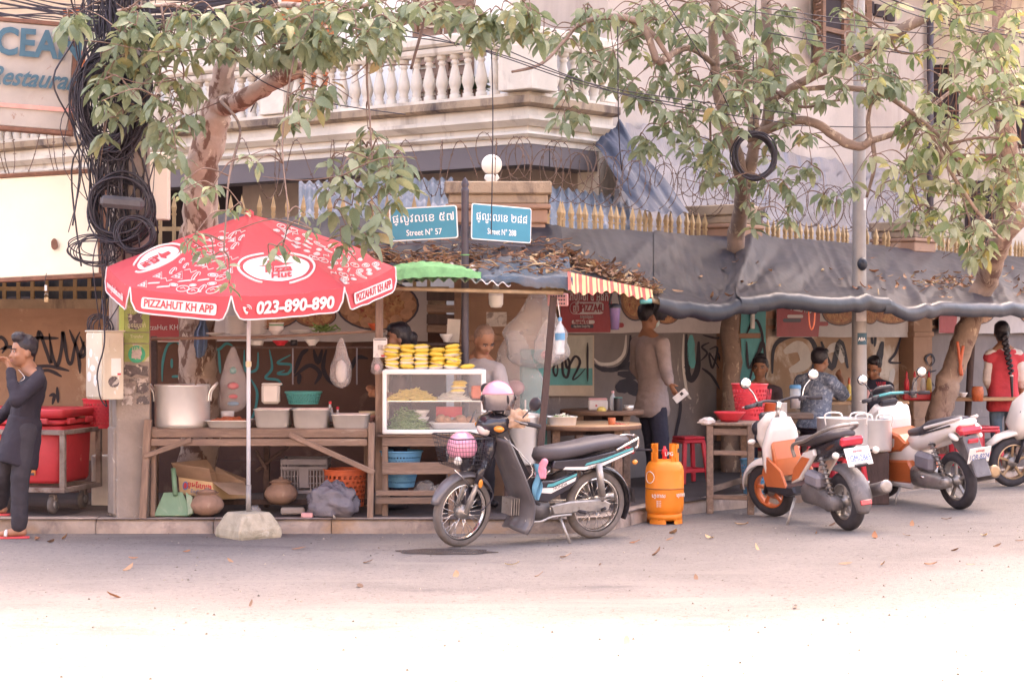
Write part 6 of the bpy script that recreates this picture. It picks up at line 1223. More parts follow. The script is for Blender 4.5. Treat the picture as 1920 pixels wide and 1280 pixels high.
for a0, a1, z0, z1 in ((-.35*pi, .35*pi, .53, .68), (.65*pi, 1.30*pi, .53, .68)):
 def colr(u, v): a = lerp(a0, a1, u); r_ = .115; return gx+V((r_*cos(a), r_*sin(a), lerp(z0, z1, v)))
 N1 = 12
 for i in range(N1):
  for j in range(4):
   if j in (2,) and 3 <= i <= 8: continue
   q.add([colr(i/N1, j/4), colr((i+1)/N1, j/4), colr((i+1)/N1, (j+1)/4), colr(i/N1, (j+1)/4)], [(0, 1, 2, 3)])
q2 = q.build('collar', 'gas_orange', gs); md = q2.modifiers.new('s', 'SOLIDIFY'); md.thickness = .008
MB().lathe([(.02, .55), (.02, .59), (.026, .595), (.026, .63), (.012, .64), (.012, .66), (0, .66)], gx, 12).build('valve', 'plastic_red', gs)
MB().tube(bez([gx+V((-.02, 0, .62)), gx+V((-.16, -.02, .63)), gx+V((-.3, .1, .60)), gx+V((-.42, .3, .45)), gx+V((-.5, .5, .2))], 6), .009, 6).build('hose', 'cable', gs)
MB().tube([gx+V((.168*cos(t0), .168*sin(t0), .40+.05*sin(s_))) for t0, s_ in [(-.5*pi-.95+.32*cos(s_), s_) for s_ in [2*pi*i/18 for i in range(18)]]], .003, 4, closed=True).build('emblem', 'white_paint', gs)
for s_, an, z in (('ហ្គាស', -.62*pi, .245), ('ហ្គាស', -.22*pi, .25), ('LPG', -.42*pi, .60)): aa = an; nn = V((cos(aa), sin(aa), 0)); text(s_, .045, gx+nn*(.169 if z < .5 else .119)+V((0, 0, z)), (-sin(aa), cos(aa), 0), (0, 0, 1), 'white_paint', gs)
for k, z in enumerate((.20, .185, .17, .155)): nn = V((cos(-.62*pi), sin(-.62*pi), 0)); text('50 0 4', .016, gx+nn*.169+V((0, 0, z)), (-nn.y, nn.x, 0), (0, 0, 1), 'white_paint', gs)
# ------------------------------------------------------------ tables and their loads
D('table_top', (.45, .27, .15), .45, var=.2, sc=4, bump=.1, st=(1, 5, 1)); D('table_edge', (.22, .13, .09), .7, var=.2, bump=.2)
def rtable(c, r_, z, label, legs=True, m='table_top'):
 t = thing('round_table', label, 'table', (c[0], c[1], .12)); MB().lathe([(0, z-.001), (r_-.006, z), (r_, z-.008)], (c[0], c[1], 0), 40).build('table_top', m, t); MB().lathe([(r_, z-.0085), (r_, z-.04), (r_-.01, z-.045), (0, z-.045)], (c[0], c[1], 0), 40).build('edge_band', 'table_edge', t)
 for k in range(4): a = pi/4+pi/2*k; plank((c[0]+r_*.78*cos(a), c[1]+r_*.78*sin(a), z-.046), (c[0]+r_*.78*cos(a), c[1]+r_*.78*sin(a), .12), .07, .07, t, 'wood', 'leg', (0, 1, 0))
 for k in range(2): a = pi/4+pi/2*k; o_ = V((r_*.76*cos(a), r_*.76*sin(a), 0)); plank(V((c[0], c[1], z-.075))-o_, V((c[0], c[1], z-.075-.002*k))+o_, .03, .05, t, 'wood_dark', 'rail')
 return t
rtable((.655, 17.62), .49, .835, 'round worn wooden table just behind the moped seat'); rtable((.86, 19.0), .40, .90, 'smaller round table with tissue box against the grey wall', m='table_edge')
pan(1026, 1082, 782, 801, 17.25, .22, 'steel tray of shredded greens on the round table behind the moped', 'steel_tray', 'tray', food=('greens', .8))
strands('shredded_greens', 'heap of shredded greens in the steel tray on the round table', P(1054, 785, 17.36), .09, .07, .05, 'noodle_white', 90, .05, .004, 8, 'vegetables')
lath('sauce_cup', [(0, 0), (.028, 0), (.034, .085), (.031, .085), (.026, .006), (0, .006)], P(1147, 801, 17.4), 'chili', 'small red sauce cup on the round table behind the moped', 'cup')
strands('red_net', 'crumpled red and white net beside the sauce cup', P(1160, 800, 17.5), .09, .06, .035, 'plastic_red', 110, .05, .004, 9, 'net')
tbx = thing('tissue_box', 'white tissue box with red mark on the rear round table', 'tissue box', P(1121, 770, 18.9)); MB().box(P(1121, 759, 18.9), (.185, .10, .10), None, .012).build('box', 'plastic_white', tbx); MB().box(P(1121, 748, 18.9), (.18, .095, .02), None, .01).build('lid', 'plastic_pink', tbx); MB().slab([(.014*cos(t), .014*sin(t)) for t in [2*pi*i/3 for i in range(3)]], P(1118, 760, 18.84), V((1, 0, 0)), V((0, 0, 1)), V((0, -1, 0)), .004).build('mark', 'print_red', tbx)
tag(recentre(MB().ell(P(1128, 769, 18.65), (.045, .035, .036), None, 16, 10).build('mango', 'noodle')), 'ripe yellow mango beside the tissue box', 'mango')
b = P(1149, 772, 18.8); t = thing('pink_capped_bottle', 'clear bottle with pink cap on the rear round table', 'bottle', b); MB().lathe([(0, 0), (.028, 0), (.03, .11), (.026, .14), (.012, .165), (.012, .18)], b, 14).build('body', 'pet', t); MB().lathe([(.014, .178), (.014, .198), (0, .2)], b, 12).build('cap', 'plastic_pink', t)
b = P(1159, 776, 18.7); t = thing('speaker', 'black cylindrical speaker with green glowing rims on the rear round table', 'speaker', b); MB().lathe([(0, .002), (.04, .004), (.041, .01), (.041, .15), (.04, .156), (0, .158)], b, 20).build('body', 'plastic_black', t)
for z in (.006, .155): MB().tube([b+V((.0405*cos(a), .0405*sin(a), z)) for a in [2*pi*i/20 for i in range(20)]], .003, 5, closed=True).build('rim_ring', 'plastic_teal', t)
lath('steel_bowl', [(0, 0), (.03, 0), (.045, .03), (.048, .06), (.045, .06), (.04, .03), (0, .01)], P(1179, 771, 18.85), 'steel', 'small steel bowl at the right of the rear round table', 'bowl')
# stools
def stool(c, s, h, m, label, rz=0, grp=None):
 t = thing('plastic_stool', label, 'stool', (c[0], c[1], c[2]), rz, grp); R_ = Matrix.Rotation(rz, 3, 'Z'); o = V(c)
 MB().box(o+V((0, 0, h-.015)), (.27*s, .27*s, .03), R_, .012).build('seat', m, t); MB().box(o+V((0, 0, h-.05)), (.275*s, .275*s, .035), R_, .01).build('apron', m, t)
 for sx_ in (-1, 1):
  for sy_ in (-1, 1):
   a, b = o+R_ @ V((sx_*.115*s, sy_*.115*s, h-.06)), o+R_ @ V((sx_*.16*s, sy_*.16*s, 0)); MB().bar(a, b, .05*s, .03, R_ @ V((0, 1, 0)), .006).build('leg', m, t)
 for k in range(4): R2 = Matrix.Rotation(rz+k*pi/2, 3, 'Z'); MB().box(o+R2 @ V((0, .138*s, h*.28)), (.25*s, .015, .04), R2, .004).build('brace', m, t)
 return t
c_ = P(1291, 897, 20.0); stool((c_.x, c_.y, .12), .92, .47, 'plastic_red', 'tall red plastic stool behind the gas cylinder', .45)
stool((3.13, 18.72, 0), 1.0, .50, 'plastic_red', 'red plastic stool under the big aluminium pots', .6); c_ = P(1530, 880, 20.0); stool((c_.x, 20.0, .12), .9, .30, 'plastic_red', 'low red stool beside the wooden side table', .3)
for i, (px, Y, z) in enumerate(((1765, 22.3, .3), (1840, 22.6, .34))): c_ = P(px, 850, Y); stool((c_.x, Y, .12), 1.1, z+.1, 'plastic_red', ['red stool behind the leaning tree trunk', 'red stool beside the woman in red'][i], .5*i)
# wooden side table at the kerb
tt = thing('side_table', 'narrow weathered wooden table at the kerb carrying a red bowl and basket', 'table', (2.2, 18.4, .0)); zt2 = .81
K0, K1, K2 = V((2.15, 17.88, 0)), V((1.76, 17.98, 0)), V((2.62, 19.15, 0)); ex = (K1-K0); ey = (K2-K0)
for i in range(5):
 a = K0+ey*((i+.5)/5)+V((0, 0, zt2)); plank(a-ex*.05, a+ex*1.05, ey.length/5*.97, .025, tt, 'wood', 'top_plank')
for u, v in ((.04, .03), (.96, .03), (.04, .97), (.96, .97)): p_ = K0+ex*u+ey*v; zb = 0 if v < .5 else .12; plank(p_+V((0, 0, zt2-.013)), p_+V((0, 0, zb)), .06, .06, tt, 'wood', 'leg', (0, 1, 0))
for v in (.035, .965):
 for z in (.74, .55, .15): plank(K0+ex*.08+ey*v+V((0, 0, z)), K0+ex*.92+ey*v+V((0, 0, z)), .028, .06 if z > .6 else .045, tt, 'wood_h', 'rail')
for u in (.035, .965):
 for z in (.74, .2): plank(K0+ex*u+ey*.06+V((0, 0, z+.012)), K0+ex*u+ey*.94+V((0, 0, z+.012)), .028, .055, tt, 'wood_h', 'rail')
D('rag', (.60, .52, .48), .9, var=.15, sc=20, bump=.4); crumple('rag', 'pale rag hanging over the left corner of the side table', K1+V((-.0, .03, zt2+.02)), (.075, .05, .035), 'rag', 3, 'rag', 18, .4)
p_ = K0+ex*.62+ey*.16+V((0, 0, zt2+.013)); lath('red_bowl', [(0, .0), (.07, 0), (.10, .03), (.135, .075), (.148, .088), (.145, .092), (.12, .07), (.07, .012), (0, .01)], p_, 'plastic_red', 'wide red plastic bowl at the front of the side table', 'bowl', 30)
p_ = K0+ex*.42+ey*.48+V((0, 0, zt2+.013)); basket('plastic_basket', 'tall red perforated basket on the side table', p_, .12, .168, .33, 7, 26, 'plastic_red', fill=.5)
p_ = K0+ex*.12+ey*.66+V((0, 0, zt2+.013)); lath('orange_tub', [(0, 0), (.055, 0), (.072, .14), (.078, .145), (.078, .155), (.068, .155), (.05, .01), (0, .01)], p_, 'plastic_orange', 'orange plastic tub on the side table', 'tub'); p_ = K0+ex*.0+ey*.80+V((0, 0, zt2+.013)); lath('steel_cup', [(0, 0), (.062, 0), (.064, .01), (.064, .14), (.067, .144), (.06, .144), (.058, .01), (0, .01)], p_+V((.02, 0, 0)), 'steel', 'plain steel cup at the right of the side table', 'cup', 28)
p_ = K0+ex*.28+ey*.92+V((0, 0, zt2+.013)); basket('plastic_basket', 'low red basket behind the orange tub', p_, .10, .12, .12, 4, 22, 'plastic_red')
q = MB(); rnd = random.Random(6)
for k in range(16): q.tube([p_+V((rnd.gauss(0, .02), rnd.gauss(0, .02), .02)), p_+V((rnd.gauss(-.05, .05), rnd.gauss(0, .05), .27))], .004, 5)
tag(recentre(q.build('chopsticks', 'plastic_red', fix=False)), 'bunch of red chopsticks in the low basket', 'chopsticks', kind='stuff')
p_ = V((2.28, 18.75, .12)); basket('plastic_basket', 'blue mesh bin under the side table', p_, .10, .13, .32, 7, 24, 'plastic_blue', 'bin', fill=.65)
# jug and big pots
b = P(1491, 765, 20.0); t = thing('tea_jug', 'clear plastic jug of tea with blue lid on the side table end', 'jug', b); MB().lathe([(0, 0), (.05, 0), (.058, .20), (.056, .20), (.049, .006), (0, .006)], b, 20).build('body', 'pet', t); MB().lathe([(0, .008), (.048, .008), (.051, .09), (0, .09)], b, 18).build('tea', 'chili', t); MB().lathe([(.06, .198), (.06, .225), (.05, .235), (0, .236)], b, 18).build('lid', 'plastic_blue', t)
tag(recentre(MB().box(P(1490, 779, 20.0), (.34, .3, .06), None, .01).build('bench_board', 'wood_h')), 'short wooden board under the tea jug', 'board')
for i, (dx, dy, r_, h_, l) in enumerate(((-.03, -.03, .235, .33, 'big aluminium pot with handles on the red stool between the scooters'), (.30, .32, .20, .30, 'second aluminium pot behind the big pot between the scooters'))):
 b = V((3.13+dx, 18.72+dy, .50)); t = thing('aluminium_pot', l, 'pot', b); MB().lathe([(0, 0), (r_*.96, .002), (r_, .03), (r_, h_), (r_*1.03, h_+.006), (r_*.96, h_+.006), (r_*.95, .04), (0, .02)], b, 36).build('body', 'alu', t)
 for s in (-1, 1): MB().tube(bez([b+V((s*r_*.5-.07, -r_*.86, h_*.82)), b+V((s*r_*.5-.07, -r_*.92, h_+.05)), b+V((s*r_*.5+.07, -r_*.92, h_+.05)), b+V((s*r_*.5+.07, -r_*.86, h_*.82))], 5), .009, 8).build('handle', 'alu', t)
 if i: tag(recentre(MB().box(b-V((0, 0, .252)), (.3, .3, .5), None, .01).build('crate_stand', 'wood_dark')), 'dark crate stand under the second aluminium pot', 'stand')
lath('white_bucket', [(0, 0), (.115, 0), (.14, .26), (.148, .265), (.148, .28), (.138, .28), (.12, .02), (0, .02)], V((3.12, 18.2, 0)), 'plastic_white', 'white plastic bucket standing on the road behind the first scooter', 'bucket')
# diner tables
dt = thing('diner_table', 'wooden diner table with bowls between the two seated men', 'table', (3.72, 22.0, .12)); MB().box((3.75, 22.0, .855), (1.1, .62, .035), Matrix.Rotation(.25, 3, 'Z'), .006).build('top', 'table_top', dt)
for dx, dy in ((-.48, -.22), (.48, -.22), (-.48, .22), (.48, .22)): o_ = Matrix.Rotation(.25, 3, 'Z') @ V((dx, dy, 0)); MB().box((3.75+o_.x, 22+o_.y, .478), (.05, .05, .716), Matrix.Rotation(.25, 3, 'Z'), .004).build('leg', 'wood_dark', dt)
dt2 = thing('diner_table', 'long wooden diner table behind the leaning trunk on the right', 'table', (5.2, 23.0, .12)); MB().box((5.15, 23.2, .85), (1.5, .6, .04), Matrix.Rotation(.1, 3, 'Z'), .006).build('top', 'table_top', dt2)
for dx, dy in ((-.68, -.22), (.68, -.22), (-.68, .22), (.68, .22)): MB().box((5.15+dx, 23.2+dy, .475), (.06, .06, .71), Matrix.Rotation(.1, 3, 'Z'), .004).build('leg', 'wood', dt2)
plank((4.9, 22.88, .83), (4.62, 22.5, .13), .03, .09, dt2, 'wood', 'brace', (0, 1, 0))
lath('noodle_bowl', [(0, 0), (.045, .0), (.05, .02), (.09, .06), (.10, .085), (.095, .085), (.08, .06), (0, .03)], P(1578, 753, 21.85), 'porcelain', 'white soup bowl before the man in the patterned shirt', 'bowl')
def bottle(px, py, Y, s, mb_, mc, label, cat='bottle'):
 b = P(px, py, Y); t = thing('sauce_bottle', label, cat, b); MB().lathe([(0, 0), (.026*s, 0), (.028*s, .09*s), (.02*s, .125*s), (.011*s, .14*s), (.011*s, .15*s)], b, 14).build('body', mb_, t); MB().lathe([(.013*s, .148*s), (.012*s, .18*s), (.004*s, .21*s), (0, .21*s)], b, 10).build('cap', mc, t)
bottle(1592, 750, 21.9, 1.2, 'noodle', 'plastic_orange', 'yellow sauce bottle with orange nozzle beside the soup bowl'); bottle(1612, 745, 21.95, 1.1, 'plastic_red', 'plastic_orange', 'red sauce bottle half behind the steel post')
tag(recentre(MB().box(P(1634, 742, 21.8), (.12, .08, .14), None, .01).build('napkin_holder', 'plastic_pink')), 'pink napkin holder before the man in the dark shirt', 'napkin holder')
b = P(1655, 752, 21.7); q = MB(); rnd = random.Random(8); q.lathe([(0, 0), (.035, 0), (.04, .07), (.036, .07), (0, .01)], b, 14)
for k in range(14): q.tube([b+V((rnd.gauss(0, .012), rnd.gauss(0, .012), .01)), b+V((rnd.gauss(0, .035), rnd.gauss(0, .035), .21))], .004, 5)
tag(recentre(q.build('chopstick_cup', 'plastic_red', fix=False)), 'cup of red chopsticks on the diner table', 'chopstick cup', kind='stuff')
tag(recentre(MB().box(P(1720, 742, 22.85), (.36, .2, .09), None, .015).build('condiment_tray', 'plastic_red')), 'red condiment tray on the long diner table', 'tray')
for i, (px, m, mc, l) in enumerate(((1700, 'plastic_red', 'plastic_red', 'red bottle at the left of the condiment tray'), (1715, 'pet', 'plastic_red', 'clear bottle in the middle of the condiment tray'), (1731, 'plastic_white', 'plastic_orange', 'white bottle with orange nozzle in the condiment tray'), (1742, 'noodle', 'plastic_red', 'yellow bottle at the right of the condiment tray'))): bottle(px, 735, 22.85, 1.15, m, mc, l)
b = P(1713, 745, 22.65); lath('steel_mug', [(0, 0), (.035, 0), (.036, .09), (.033, .09), (0, .01)], b, 'steel', 'steel mug before the condiment tray', 'mug'); lath('sauce_bowl', [(r*.8, z) for r, z in bwl], P(1806, 744, 22.7), 'porcelain', 'small white bowl right of the leaning trunk', 'bowl'); b = P(1833, 752, 22.8); lath('brown_jar', [(0, 0), (.06, 0), (.07, .1), (.06, .16), (.05, .17), (0, .17)], b, 'chili', 'brown jar of tea on the long diner table', 'jar')
# small hanging things
b = P(1050, 664, 16.8); t = thing('water_bottle', 'clear water bottle with blue label hanging from the leaning post', 'bottle', b); MB().lathe([(0, 0), (.036, .0), (.042, .02), (.038, .06), (.042, .10), (.042, .19), (.03, .235), (.014, .26), (.014, .285)], b, 16).build('body', 'pet', t); MB().lathe([(.0425, .12), (.0425, .18)], b, 16).build('label', 'plastic_blue', t); MB().lathe([(.017, .28), (.017, .31), (0, .312)], b, 12).build('cap', 'plastic_blue', t); MB().tube([b+V((0, 0, .31)), b+V((-.02, 0, .46))], .005, 5).build('string', 'plastic_white', t)
b = P(1153, 618, 17.9); t = thing('tumbler_pouch', 'purple tumbler in a dark sling hanging before the pizza banner', 'tumbler', b); D('purple', (.17, .11, .22), .5, var=.1, bump=.05); MB().lathe([(0, 0), (.036, 0), (.05, .20), (.05, .205)], b, 18).build('cup', 'purple', t); MB().lathe([(.053, .195), (.053, .225), (.02, .235), (0, .235)], b, 18).build('lid', 'plastic_black', t); MB().tube(bez([b+V((-.05, 0, .22)), b+V((-.015, 0, .40)), b+V((.015, 0, .40)), b+V((.05, 0, .22))], 6), .010, 6).build('strap', 'plastic_black', t)
t = thing('pink_basket', 'small pink plastic hanging basket behind the leaning post', 'basket', P(1040, 575, 17.2)); MB().box(P(1046, 562, 17.2), (.18, .1, .11), None, .01).build('body', 'plastic_pink', t)
for i in range(6):
 for j in range(3): MB().lathe([(0, -.003), (.008, -.003), (.008, .003), (0, .003)], P(1033+5*i, 555+7*j, 17.147), 8, Matrix.Rotation(pi/2, 3, 'X')).build('hole', 'plate_dark', t)
crumple('black_bag', 'black plastic bag hanging beside the masked man under the canopy', P(1238, 584, 18.7), (.06, .05, .10), 'plastic_black', 5, 'plastic bag', 22, .3)
tag(MB().tube([P(1522, 557, 19.6)+V((.03*sin(t), 0, .16*(cos(t)-1))) for t in [2*pi*i/16 for i in range(16)]], .008, 6, closed=True).build('orange_string', 'plastic_orange'), 'orange string loop hanging under the rolled canopy', 'string')
tag(MB().tube(bez([P(1795, 640, 22.42), P(1803, 700, 22.42), P(1800, 690, 22.42), P(1806, 648, 22.42)], 6), .018, 6).build('orange_strap', 'plastic_orange'), 'orange strap hanging on the leaning tree trunk', 'strap')
tag(MB().tube(bez([P(1646, 542, 20.6), P(1648, 560, 20.55), P(1645, 575, 20.55), P(1646, 583, 20.55)], 6), .008, 5).build('rope_end', 'bamboo'), 'frayed rope end tied at the canopy edge right of the steel post', 'rope')
# ------------------------------------------------------------ people
D('skin', (.34, .165, .10), .5, var=.06, sc=9, bump=.08, bs=60); D('skin_dark', (.30, .15, .095), .5, var=.06, sc=9, bump=.08, bs=60); D('hair', (.022, .017, .022), .4, var=.3, sc=40, bump=.6, bs=90, bst=(1, 1, .3)); D('stubble', (.24, .145, .105), .6, var=.2, sc=40, bump=.2, bs=120)
D('eye_white', (.6, .56, .53), .3, var=0, bump=0); D('eye_dark', (.02, .014, .014), .2, var=0, bump=0); D('lips', (.33, .13, .11), .45, var=.05, bump=0)
def cloth_m(n, c, **k): D(n, c, .85, var=.12, sc=7, bump=.35, bs=22, bd=.012, bump2=(9, .35), **k)
cloth_m('cloth_black', (.026, .021, .031)); cloth_m('cloth_charcoal', (.038, .033, .041)); cloth_m('cloth_grey', (.40, .35, .34)); cloth_m('cloth_taupe', (.31, .245, .235)); cloth_m('cloth_navy', (.03, .03, .05)); cloth_m('cloth_red', (.58, .06, .075)); cloth_m('cloth_cream', (.66, .58, .54)); cloth_m('cloth_jean', (.10, .15, .20)); cloth_m('cloth_brown', (.10, .065, .07))
cloth_m('cloth_pattern', (.16, .19, .25), spots=[((.34, .37, .42), 24, .53, .57, None), ((.08, .10, .16), 38, .58, .62, None)])
D('sandal_red', (.6, .07, .08), .6, var=.1, bump=.1); D('sandal_white', (.66, .6, .58), .6, var=.1, bump=.1); D('mask', (.50, .62, .60), .7, var=.05, bump=.2)
def MH(a, b, c): return Matrix((a, b, c)).transposed()
def person(label, J, face, clothes, hair, skin='skin', curlL=.5, curlR=.5, vox=.0105, toes=None, gz=(.12, .12), sit=None):
 """J: joints in world metres; face = (forward dir, tilt up dir)"""
 g = {k: (P(*v) if isinstance(v, tuple) else v) for k, v in J.items()}
 for s_, z_ in zip('LR', gz):
  if z_ is not None: g['an'+s_].z = z_+.095
 base = V((g['hpL'].x+g['hpR'].x, g['hpL'].y+g['hpR'].y, 0))/2; base.z = min(g['anL'].z, g['anR'].z)-.08
 S, H = (g['shL']+g['shR'])/2, (g['hpL']+g['hpR'])/2; up = (S-H).normalized(); ax = (g['shL']-g['shR']); sw = ax.length/2; ax.normalize(); hx = (g['hpL']-g['hpR']).normalized()
 hd = g['hd']; Fd = V(face[0]).normalized(); Rt = Fd.cross(V(face[1])).normalized(); U = Rt.cross(Fd)
 root = thing('person', label, 'person', base); HS = 1.1; Rt0, Fd0, U0 = Rt, Fd, U; Rt, Fd, U = Rt*HS, Fd*HS, U*HS
 def torso(mb, o, t0=-.12, t1=1.0, flare=0.0):
  secs = []
  for t, a, b in ((-.16, .135, .10), (-.08, .155, .112), (.05, .158, .115), (.25, .142, .105), (.45, .140, .102), (.70, .162, .112), (.88, .160, .100), (1.0, .125, .082), (1.08, .07, .065)):
   if t < t0-.001 or t > t1+.09: continue
   A = hx.lerp(ax, max(0, min(1, t))).normalized(); B = up.cross(A).normalized(); k = sw/.19 if t > .5 else 1
   bend = B*(-.02*sin(pi*max(0, min(1, t)))); secs.append((H.lerp(S, t)+bend, A, B, a*k+o+flare*max(0, .3-t), b+o+flare*max(0, .3-t), 2.3))
  mb.loft(secs, 20)
 def head(mb):
  mb.ell(hd+U*.025-Fd*.012, (.074, .093, .093), MH(Rt, Fd, U), 18, 12); mb.ell(hd-U*.035+Fd*.02, (.060, .070, .075), MH(Rt, Fd, U), 16, 10); mb.ell(hd-U*.082+Fd*.050, (.030, .025, .022), MH(Rt, Fd, U), 10, 8)
  mb.caps(hd-U*.005+Fd*.083, hd-U*.030+Fd*.097, .009, .015, 8); mb.ell(hd-U*.058+Fd*.078, (.026, .014, .016), MH(Rt, Fd, U), 10, 6)
  for s in (-1, 1): mb.ell(hd+Rt*(s*.075)-U*.012-Fd*.008, (.010, .020, .032), MH(Rt, Fd, U), 8, 6); mb.ell(hd+Rt*(s*.04)-U*.025+Fd*.058, (.024, .022, .022), MH(Rt, Fd, U), 8, 6)
  mb.caps(S+up*.02, hd-U*.06-Fd*.015, .057, .054, 14)
  for s in 'LR': mb.caps(hd-U*.115-Fd*.02, S.lerp(g['sh'+s], .8)+up*.02, .045, .048, 10)
 def limb(mb, a, b, c, r, o=0, end=1.0): m_ = g[b].lerp(g[c], end); mb.caps(g[a], g[b], r[0]+o, r[1]+o); (mb.caps(g[b], m_, r[1]+o, lerp(r[1], r[2], end)+o) if end > 0 else None)
 AR, LG = (.052, .041, .029), (.082, .056, .038)
 body = MB(); torso(body, 0); head(body)
 for s in 'LR':
  limb(body, 'sh'+s, 'el'+s, 'wr'+s, AR); limb(body, 'hp'+s, 'kn'+s, 'an'+s, LG)
  body.caps(S.lerp(g['sh'+s], .3)+up*.005, g['sh'+s], .065, .055)
  w_ = g['wr'+s]; hdir = g.get('hn'+s, w_+(w_-g['el'+s]).normalized()*.1)-w_; hdir.normalize(); side = hdir.cross(Fd if abs(hdir.dot(Fd)) < .9 else U).normalized(); pn = side.cross(hdir).normalized(); cu = curlL if s == 'L' else curlR
  body.caps(w_, w_+hdir*.075, .027, .030, 10, (pn, .6))
  for i in range(4):
   rt = w_+hdir*.08+side*((i-1.5)*.021); L_ = (.062, .074, .069, .052)[i]; d1 = (hdir*cos(cu*.6)+pn*sin(cu*.6)); d2 = (hdir*cos(cu*1.5)+pn*sin(cu*1.5)); body.caps(rt, rt+d1*L_*.55, .0105, .0098, 8); body.caps(rt+d1*L_*.55, rt+d1*L_*.55+d2*L_*.5, .0098, .009, 8)
  th = w_+hdir*.025+side*(.026); body.caps(th, th+(hdir*.6+side*.7+pn*.3).normalized()*.035, .013, .0115, 8); body.caps(th+(hdir*.6+side*.7+pn*.3).normalized()*.035, th+(hdir*.75+side*.55+pn*.5).normalized()*.062, .0115, .0095, 8)
  an = g['an'+s]; td = V(toes[0 if s == 'L' else 1]).normalized() if toes else V((Fd.x, Fd.y, 0)).normalized(); body.caps(an-td*.03-V((0, 0, .045)), an+td*.06-V((0, 0, .045)), .034, .034, 10); body.caps(an+td*.05-V((0, 0, .05)), an+td*.15-V((0, 0, .06)), .034, .024, 10)
  g['toe'+s] = td
 bo = soft(body, 'body', skin, root, vox, 2)
 # face
 Mh = MH(Rt, Fd, U)
 for s in (-1, 1):
  e = hd+Rt*(s*.031)+U*.006+Fd*.0765; MB().ell(e, (.0135, .005, .0045), Mh, 10, 6).build('eye', 'eye_white', root); MB().ell(e+Fd*.0035-U*.001, (.0058, .004, .0048), Mh, 8, 6).build('iris', 'eye_dark', root)
  MB().tube(bez([e+Rt*(s*.020)+U*.014-Fd*.008, e+U*.021+Fd*.006, e-Rt*(s*.016)+U*.016+Fd*.008], 4), .0042, 5).build('eyebrow', 'hair', root); MB().tube(bez([e+Rt*(s*.017)+U*.001-Fd*.004, e+U*.007+Fd*.004, e-Rt*(s*.015)+Fd*.001], 4), .0024, 4).build('eyelid', 'hair', root)
 MB().tube(bez([hd+Rt*.024-U*.057+Fd*.078, hd-U*.052+Fd*.0915, hd-Rt*.024-U*.057+Fd*.078], 4), [.003]*4+[.006]+[.003]*4, 6).build('upper_lip', 'lips', root); MB().tube(bez([hd+Rt*.020-U*.060+Fd*.079, hd-U*.065+Fd*.090, hd-Rt*.020-U*.060+Fd*.079], 4), [.003]*4+[.007]+[.003]*4, 6).build('lower_lip', 'lips', root)
 # clothes
 for kind, m, opt in clothes:
  c_ = MB()
  if kind == 'shirt':
   o = opt.get('o', .014); torso(c_, o, opt.get('t0', -.12), 1.0, opt.get('flare', .04))
   for s in 'LR':
    sl = opt.get('sleeve', 1.0); c_.caps(S+up*.045, S.lerp(g['sh'+s], .8)+up*.018, .052+o, .05+o); c_.caps(S.lerp(g['sh'+s], .35)+up*.0, g['sh'+s], .066+o, .058+o)
    if sl > 1: limb(c_, 'sh'+s, 'el'+s, 'wr'+s, AR, o+.004, sl-1)
    else: c_.caps(g['sh'+s], g['sh'+s].lerp(g['el'+s], sl), AR[0]+o+.006, AR[1]+o+.016)
   soft(c_, 'shirt', m, root, .0125, 2, (.009, 11))
  elif kind == 'trousers':
   o = opt.get('o', .016); torso(c_, o-.004, -.16, .12)
   for s in 'LR': limb(c_, 'hp'+s, 'kn'+s, 'an'+s, (.088, .066, .056), o*.7, opt.get('end', .98))
   soft(c_, 'trousers', m, root, .0125, 2, (.008, 9))
  elif kind == 'apron':
   torso(c_, .024, -.16, .20); k0 = (g['knL']+g['knR'])/2; dd = (k0-H)
   c_.loft([(H+up*.06, hx, hx.cross(dd.normalized()), .172, .132, 2.4), (H+dd*.15, hx, hx.cross(dd.normalized()), .185, .150, 2.4), (H+dd*.5, hx, hx.cross(dd.normalized()), .178, .165, 2.4), (H+dd*.78, hx, hx.cross(dd.normalized()), .18, .18, 2.4)], 24); soft(c_, 'apron', m, root, .014, 3, (.008, 9))
  elif kind == 'vest':
   torso(c_, .028, -.30, 1.0, .05)
   for s in 'LR': c_.caps(S.lerp(g['sh'+s], .35), g['sh'+s].lerp(g['el'+s], .14), .088, .084)
   soft(c_, 'vest', m, root, .0125, 2, (.008, 9))
  elif kind == 'sandals':
   for s in 'LR':
    an, td = g['an'+s], g['toe'+s]; c0 = an+td*.05-V((0, 0, .088)); sd_ = V((-td.y, td.x, 0)); MB().loft([(c0+td*x_+V((0, 0, z_)), td.cross(V((0, 0, 1))), V((0, 0, 1)), w_, .010, 4) for x_, w_, z_ in ((-.13, .02, 0), (-.11, .038, 0), (0, .04, 0), (.08, .046, 0), (.13, .035, .002), (.15, .015, .004))], 14).build('sandal_sole', 'sandal_red', root)
    MB().tube(arc(c0+td*.05, .052, .25, pi-.25, 10, sd_, V((0, 0, 1))), .014, 6, flat=1.0).build('sandal_strap', 'sandal_white', root)
  elif kind == 'shoes':
   for s in 'LR': an, td = g['an'+s], g['toe'+s]; c_ = MB(); c_.caps(an-td*.035-V((0, 0, .04)), an+td*.05-V((0, 0, .045)), .045, .045); c_.caps(an+td*.04-V((0, 0, .045)), an+td*.15-V((0, 0, .055)), .042, .033); soft(c_, 'shoe', m, root, .011, 2)
 # hair
 h = MB(); kind = hair
